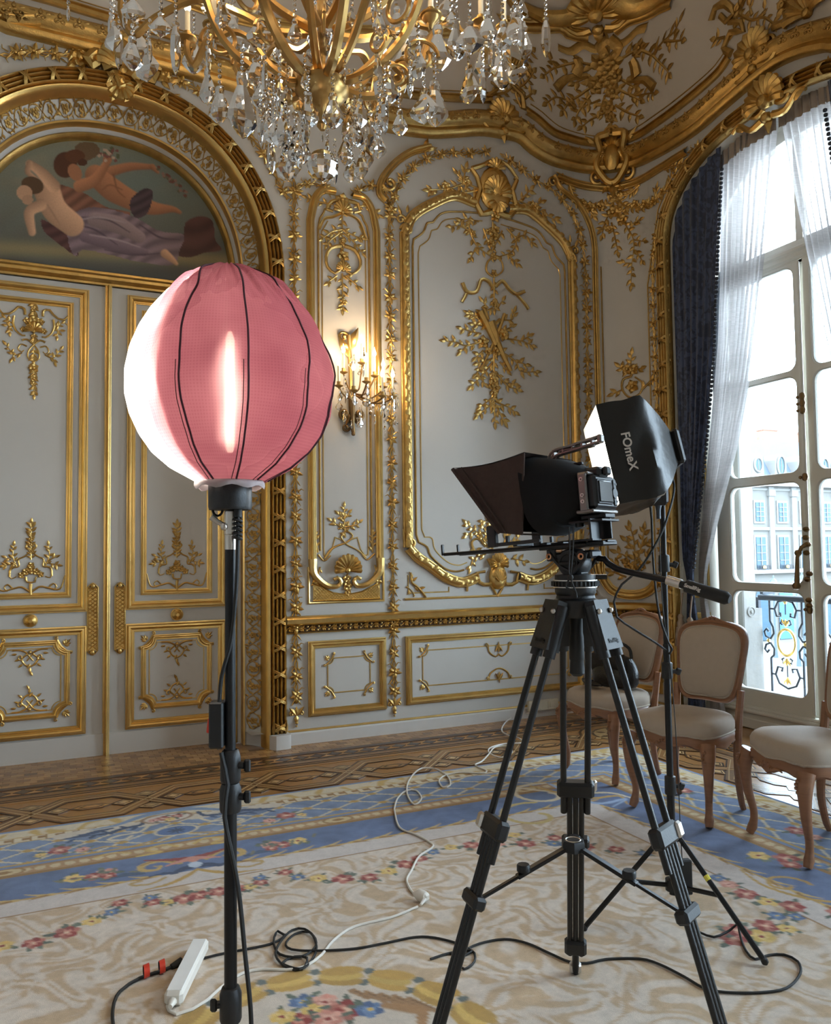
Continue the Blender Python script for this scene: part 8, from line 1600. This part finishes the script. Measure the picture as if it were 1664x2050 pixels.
# ------------------------------------------------------------------ chairs
M['beech'] = mat('waxed_beech', (.30, .145, .075), .36, 0, .3, 5, .06, 60, (1, 1, 12)); M['uph'] = mat('beige_upholstery', (.47, .39, .31), .75, 0, .06, 30, .1, 350); M['gimp'] = mat('gimp_braid', (.50, .43, .35), .8, 0, .15, 90, .3, 400)
def smoothgrid(m, G, flip=False): m.quadgrid(np.array(G), flip=flip)
def make_chair(loc, face, label):
    """seat front towards local +y"""
    rz = math.atan2(face[1], face[0])-math.pi/2
    t = empty('dining_chair', (loc[0], loc[1], .019), rz, label=label, cat='chair', group='upholstered carved chairs by the window')
    def W_(v): return .245*(v)+.205*(1-v)                     # half width front/back
    yf, yb = .215, -.185
    # cabriole front legs
    for s in (-1, 1):
        P = spline([(s*.222, .185, .40), (s*.236, .205, .33), (s*.232, .20, .22), (s*.216, .178, .10), (s*.220, .186, .03), (s*.226, .198, .0)], .02); R = np.interp(np.linspace(0, 1, len(P)), [0, .12, .35, .7, .86, .95, 1], [.040, .036, .026, .018, .018, .024, .019])
        m = MB(); m.tube(P, R, 10, up=(1, 0, 0)); l = m.build('leg', M['beech'], t); m = MB()
        for q in range(4): a = q*1.0-1.5; m.ball((s*.236+.012*math.cos(a), .237, .345+.016*q-.02), .010, 6)
        m.build('knee_carving', M['beech'], l)
        P = spline([(s*.185, -.175, .42), (s*.185, -.165, .30), (s*.188, -.160, .16), (s*.190, -.185, .03), (s*.190, -.20, .0)], .03); m = MB(); m.tube(P, np.linspace(.024, .016, len(P)), 8, up=(1, 0, 0)); m.build('leg', M['beech'], t)
    # serpentine seat rails
    def edge(u, z0, drop):  # closed outline parameter u in 0..4
        pass
    rail = MB(); rows = []
    N_ = 72; out = []
    for i in range(N_):
        a = 2*math.pi*i/N_; cx_, sy = math.cos(a), math.sin(a); ex = .55; x = math.copysign(abs(cx_)**ex, cx_); y = math.copysign(abs(sy)**ex, sy)
        v = (y+1)/2; out.append((x*W_(v), yb+(yf-yb)*v+(.020*(1-x*x) if y > .9 else 0), x, y))
    for i in range(N_+1):
        x, y, ux, uy = out[i % N_]; scal = .020*math.cos(ux*math.pi*2)*(1 if abs(uy) > .8 else 0)+.012*math.cos(uy*math.pi*2)*(1 if abs(ux) > .9 and abs(uy) < .95 else 0)
        zb = .362-scal*(1 if uy > -.5 else .3); zt_ = .425; rows.append([(x*.93, y*.93, zb+.004), (x*.985, y*.985, zb), (x*1.02, y*1.02, zb+.010), (x*1.01, y*1.01, zb+.028), (x*1.02, y*1.02, zt_-.015-scal*.4), (x*.99, y*.99, zt_-scal*.4), (x*.90, y*.90, zt_)])
    rail.quadgrid(rows, flip=True); rl_ = rail.build('seat_rail', M['beech'], t)
    m = MB()
    for q in range(7): m.ball((-.05+.0167*q, .238, .385+.012*math.cos(q*1.05-3.1)), .011, 6)
    for s in (-1, 1): m.tube(spline([(s*.055, .24, .372), (s*.09, .238, .385), (s*.12, .234, .378)], .01), [.008, .006, .003], 6)
    m.build('rail_carving', M['beech'], rl_)
    G = []
    for i in range(N_+1):
        x, y, ux, uy = out[i % N_]; scal = .020*math.cos(ux*math.pi*2)*(1 if abs(uy) > .8 else 0); row = []
        for k, (sc, z) in enumerate(((1.0, .424-scal*.4), (1.022, .445), (1.02, .475), (.975, .497), (.88, .510), (.6, .522), (.3, .527), (.001, .528))): row.append((x*sc, (y-.015)*sc+.015, z))
        G.append(row)
    m = MB(); m.quadgrid(G, flip=True); cush = m.build('seat', M['uph'], t, 'all'); m = MB(); m.tube(np.array([(r[0][0]*1.008, r[0][1]*1.008, r[0][2]+.004) for r in G[:-1]]), .0055, 5, closed=True); m.build('braid', M['gimp'], cush)
    # back: raked frame with shaped crest, upholstered panel
    rake = lambda z: -.175-.20*max(0, z-.42)
    def bo(sc, n=48):
        P = []
        for i in range(n):
            a = 2*math.pi*i/n; c, s = math.cos(a), math.sin(a); x = math.copysign(abs(c)**.40, c); z = math.copysign(abs(s)**.46, s); hw = .196+.024*z; zz = .745+z*.215; 
            if z > 0: zz += .022*(1-abs(x))**1.0
            else: zz += .018*(1-x*x)
            P.append((x*hw*sc, .745+(zz-.745)*sc))
        return P
    def loft(P, off): return [(x, rake(z)+off, z) for x, z in P]
    m = MB(); rings = [loft(bo(.86), .012), loft(bo(.87), .026), loft(bo(.92), .022), loft(bo(.96), .030), loft(bo(1.0), .022), loft(bo(1.01), 0), loft(bo(1.0), -.018), loft(bo(.88), -.018), loft(bo(.86), .012)]
    m.quadgrid([[r[i % 48] for r in rings] for i in range(49)], flip=False); fr = m.build('back_frame', M['beech'], t)
    m = MB(); 
    for q in range(5): m.ball((-.028+.014*q, rake(.985)+.014, .985+.010*math.cos((q-2)*.8)), .012, 6)
    for s in (-1, 1): m.tube(spline([(s*.03, rake(.98)+.016, .985), (s*.06, rake(.97)+.016, .978), (s*.09, rake(.97)+.014, .972)], .01), [.010, .006, .003], 6)
    m.build('crest_carving', M['beech'], fr)
    for s in (-1, 1): m = MB(); m.tube(spline([(s*.185, -.172, .40), (s*.187, rake(.50)-.0, .50), (s*.192, rake(.60)+.002, .62)], .02), [.024, .020, .020], 8, up=(1, 0, 0)); m.build('back_stile', M['beech'], fr)
    for sgn, nm in ((1, 'backrest'), (-1, 'back_panel')):
        G = []
        for i in range(49):
            row = []
            for sc, o_ in ((.875, .012 if sgn > 0 else -.016), (.85, .030 if sgn > 0 else -.020), (.78, .040 if sgn > 0 else -.022), (.5, .046 if sgn > 0 else -.024), (.001, .048 if sgn > 0 else -.024)): q = bo(sc); x, z = q[i % 48]; row.append((x, rake(z)+o_, z))
            G.append(row)
        m = MB(); m.quadgrid(G, flip=sgn < 0); ob = m.build(nm, M['uph'], t, 'all')
        if sgn > 0: m = MB(); m.tube(np.array(loft(bo(.872), .026)), .0045, 5, closed=True); m.build('braid', M['gimp'], ob)
    return t
chA = make_chair((3.135, 3.325), (-.968, -.25), 'carved wooden chair with empty beige seat, middle of the three, right of the light stand')
chB = make_chair((3.25, 2.648), (-.956, .29), 'carved wooden chair cut off by the right edge of the picture')
chC = make_chair((3.235, 4.09), (-.997, -.08), 'carved wooden chair against the corner with a black handbag on it')

# ------------------------------------------------------------------ handbag on the far chair
bz = .012+.512; bp_ = on_z(1238, 1388, bz); bag = empty('handbag', (3.245, 4.06, bz+.030), math.radians(90+12), label='black leather handbag lying on the far beige chair', cat='bag')
M['leather'] = mat('black_leather', (.010, .010, .011), .35, 0, .2, 20, .3, 60)
G = []
for i in range(25):
    a = 2*math.pi*i/24; c, s = math.cos(a), math.sin(a); x = math.copysign(abs(c)**.5, c); y = math.copysign(abs(s)**.6, s); row = []
    for k, (sc, z) in enumerate(((.001, 0), (.9, .0), (1.0, .02), (1.02, .08), (.97, .14), (.80, .185), (.4, .20), (.001, .205))): row.append((x*.155*sc, y*.068*sc*(1 if z < .1 else .8), z+.012*math.sin(x*3+1)*(z > .1)))
    G.append(row)
m = MB(); m.quadgrid(G, flip=True); m.build('body', M['leather'], bag)
m = MB(); G = [[(x, .075*math.cos(v*1.3)+.004, .20-.16*v+.01*math.sin(x*30)) for v in np.linspace(0, 1, 8)] for x in np.linspace(-.14, .14, 16)]; m.quadgrid(G); m.build('flap', M['leather'], bag)
for s in (-1, 1): m = MB(); m.tube(spline([(-.09, s*.05, .17), (-.07, s*.055, .23), (0, s*.05+.01, .262), (.07, s*.055, .23), (.09, s*.05, .17)], .02), .010, 8); m.build('strap', M['leather'], bag)
for x in (-.09, .09): m = MB(); t_ = np.linspace(0, 2*math.pi, 12, endpoint=False); m.tube(np.column_stack([x+.014*np.cos(t_), np.full(12, .062), .178+.014*np.sin(t_)]), .003, 5, closed=True); m.build('ring', M['gilt'], bag)
m = MB(); m.tube(spline([(.10, .09, .02), (.13, .13, .03), (.06, .15, .02), (.0, .13, .015)], .02), [.02, .03, .03, .02], 8, flat=.5); m.build('glove_strap', M['leather'], bag)
m = MB(); pz_ = on_z(1272, 1393, .55); G = [[(3.205+u*.05+.01*v, 3.895+v*.075, .5395+.005*math.sin(u*5+v*3)) for v in np.linspace(0, 1, 6)] for u in np.linspace(0, 1, 6)]; m.quadgrid(G); m.build('folded_paper', M['ivory'], None, label='small folded white paper on the edge of the far chair seat', cat='paper')

# ------------------------------------------------------------------ floor cables, power strip, sockets
RZ = .012
def fl(L, ox=0, oy=0, sc=1.0, z=.017): return [tuple(on_z(ox+x/sc, oy+y/sc, z)) for x, y in L]
s0, s1_ = on_z(346, 2006, .03), on_z(402, 1893, .03); dv = s1_-s0; dv[2] = 0; Ls = np.linalg.norm(dv); dv /= Ls; sv = np.array([dv[1], -dv[0], 0])
strip = empty('power_strip', tuple((s0+s1_)/2*np.array([1, 1, 0])+np.array([0, 0, RZ])), label='white multi-socket power strip lying on the carpet near the lamp stand', cat='power strip')
up_ = np.array([0, 0, 1.0])*.80-sv*.6*1; up_ = np.array([0, 0, 1.0])
Ms = axes((0, 0, .024), sv, dv, (0, 0, 1)); m = MB(); m.box((0, 0, 0), (.058, Ls, .044), Ms, .010); bd = m.build('body', M['ivory'], strip); m = MB()
for q in range(6):
    for sx in (-1, 1): m.lathe([(.001, .001), (.003, .001), (.003, -.001)], 8, Ms@Matrix.Translation((sx*.018, -Ls*.40+q*Ls*.16, .0222)))
m.build('screw', M['blkp'], bd); m = MB(); m.box((0, 0, .0225), (.046, Ls*.93, .002), Ms, .0008); m.build('cover_plate', mat('strip_plate', (.80, .79, .76), .4), bd)
e0 = s0-dv*.004; m = MB(); m.tube(np.array([(0, -Ls/2-.0, 0), (0, -Ls/2-.03, 0)])@np.array([[sv[0], sv[1], 0], [dv[0], dv[1], 0], [0, 0, 1]])+np.array([0, 0, .02]), [.013, .007], 10); m.build('cord_grip', M['ivory'], bd)
cw = fl([(1600, 105), (1540, 92), (1470, 130), (1440, 180), (1470, 210), (1540, 230), (1560, 258), (1450, 266), (1370, 290), (1370, 322), (1440, 345), (1500, 315), (1480, 280), (1400, 285), (1360, 330), (1320, 370), (1282, 388), (1300, 402), (1350, 425), (1320, 440), (1200, 435), (1110, 450), (1068, 482), (1090, 522), (1132, 512), (1120, 460), (1050, 415), (970, 410), (920, 440), (880, 500), (880, 570), (920, 625), (962, 590), (930, 542), (870, 545), (820, 590), (800, 654)], 520, 1400, 2.971)
cw += fl([(1312, 140), (1345, 245), (1450, 290), (1540, 340), (1555, 372), (1470, 430), (1420, 520), (1390, 580), (1415, 645), (1450, 680)], 380, 1580, 3.2)
wp_ = W(1052, 1440); cw[0] = (cw[0][0], DB-.065, .05)
cable('white_cable', cw, .0050, 'ivory', 'white extension lead curling from the wall socket across the carpet', step=.02)
cable('white_cable', fl([(1400, 245), (1290, 290), (1130, 330), (1040, 390), (990, 450), (920, 500), (840, 515), (740, 512), (650, 530), (560, 590), (500, 645), (440, 682), (370, 705), (338, 690), (330, 668)], 180, 1700, 2.133), .0050, 'ivory', 'white lead of the power strip running to the white plug', step=.03)
pg = on_z(845, 1806, RZ); plug = empty('plug_connector', (float(pg[0]), float(pg[1]), RZ), .5, label='white plug joined to a socket on the carpet', cat='plug'); m = MB(); m.lathe([(.001, 0), (.018, .002), (.022, .01), (.022, .035), (.016, .045), (.008, .06)], 16, Matrix.Translation((0, 0, .024))@Matrix.Rotation(math.pi/2, 4, 'X')@Matrix.Rotation(math.pi, 4, 'Y')@Matrix.Translation((0, 0, -.02))); m.build('socket', M['ivory'], plug); m = MB(); m.box((.004, -.012, .022), (.034, .030, .032), None, .008); m.tube(np.array([(-.01, -.02, .02), (-.045, -.026, .012)]), [.010, .005], 8); m.build('plug', M['ivory'], plug)
kc = fl([(230, 2075), (226, 2020), (240, 1985), (280, 1958), (320, 1945), (352, 1932)], z=.019)
lead = [(LX-.02, LY-.03, lz(1620)), (LX+.012, LY-.025, lz(1760)), (LX+.03, LY-.02, lz(1900)), (LX+.042, LY-.02, lz(2000)), (LX+.05, LY-.0, lz(2100)), (LX+.07, LY+.05, .10), (LX+.04, LY+.14, .025)]
cable('lamp_cable', [(LX-.024, LY-.012, lz(1500)), (LX-.012, LY-.028, lz(1560))]+lead+[(LX-.08, LY+.22, .018), (LX-.20, LY+.35, .018)]+kc, .0055, 'rub', 'thick black lamp lead hanging beside the pole and crossing the carpet')
m = MB(); a_, b_ = np.array(kc[-2]), np.array(kc[-1]); m.tube(np.array([a_*.3+b_*.7, b_, b_+(b_-a_)*.4+np.array([0, 0, .006])]), [.009, .013, .013], 10); m.build('black_plug', M['rub'], None, label='black plug pushed into the white power strip', cat='plug')
tie_c = on_z(312, 1948, .02); strp = empty('cable_tie', (float(tie_c[0]), float(tie_c[1]), RZ), label='red and black hook-and-loop strap around the lamp lead', cat='cable tie')
for k in range(2):
    t_ = np.linspace(0, 2*math.pi, 18, endpoint=False); G = [[((-.03+k*.05)+w, .024*math.cos(a)+.006*k, .022+.020*math.sin(a)+.004*math.sin(w*60)) for w in (-.009, .009)] for a in np.r_[t_, 0]]; m = MB(); m.quadgrid(G); m.build('red_loop', M['red'], strp); m = MB(); m.quadgrid([[(x, y*.9, .022+(z-.022)*.9) for x, y, z in r] for r in G], flip=True); m.build('black_lining', M['rub'], strp)
coil = [(408, 1918), (450, 1908), (540, 1890), (570, 1872), (556, 1866), (548, 1885), (560, 1910), (600, 1918), (628, 1900), (632, 1880), (610, 1862), (585, 1862), (562, 1885), (552, 1915), (575, 1938), (605, 1940), (615, 1920), (590, 1915), (565, 1928), (600, 1942), (622, 1925), (634, 1895), (620, 1868), (590, 1870), (572, 1892), (600, 1905), (700, 1900), (770, 1888), (830, 1876), (870, 1877), (920, 1890), (945, 1905), (930, 1913), (900, 1908)]
cable('black_cable', [tuple(np.array(p)+np.array([0, 0, .004*(i % 3 == 1 and 2 < i < 26)])) for i, p in enumerate(fl(coil))], .0042, 'rub', 'black mains lead with a tangled coil behind the lamp stand', step=.02)
cable('black_cable', fl([(862, 1920), (900, 1908), (945, 1903), (950, 1925), (930, 1940), (915, 1932), (930, 1905), (960, 1889), (1010, 1880), (1055, 1888), (1100, 1908), (1140, 1925), (1175, 1928), (1215, 1920), (1280, 1919), (1320, 1930), (1370, 1955), (1410, 1978), (1450, 1986), (1520, 1987), (1575, 1978), (1602, 1950), (1598, 1925), (1570, 1911), (1540, 1912), (1512, 1920), (1495, 1905), (1484, 1880)])+[tuple(on_z(1476, 1850, .05)), tuple(on_z(1462, 1862, .03)), tuple(on_z(1430, 1876, .02)), tuple(on_z(1400, 1866, .02))], .0042, 'rub', 'black lead under the tripod looping out to the right around the stand leg', step=.02)
M['sock'] = mat('socket_plastic', (.70, .64, .50), .4)
sx0, sx1 = W(1053, 1425)[0], W(1112, 1415)[0]; sck = empty('wall_socket', ((sx0+sx1)/2, DB-.012, .10), label='cream double wall socket on the white baseboard behind the chair', cat='socket')
m = MB(); m.box((0, -.024, .0), (sx1-sx0, .026, .088), None, .004); sb_ = m.build('housing', M['sock'], sck)
for k in (-1, 1): m = MB(); m.box((k*(sx1-sx0)/4+.008, -.039, 0), (.085, .006, .07), None, .003); m.box((k*(sx1-sx0)/4+.008, -.043, 0), (.05, .004, .045), None, .002); m.build('socket_plate', M['sock'], sb_)
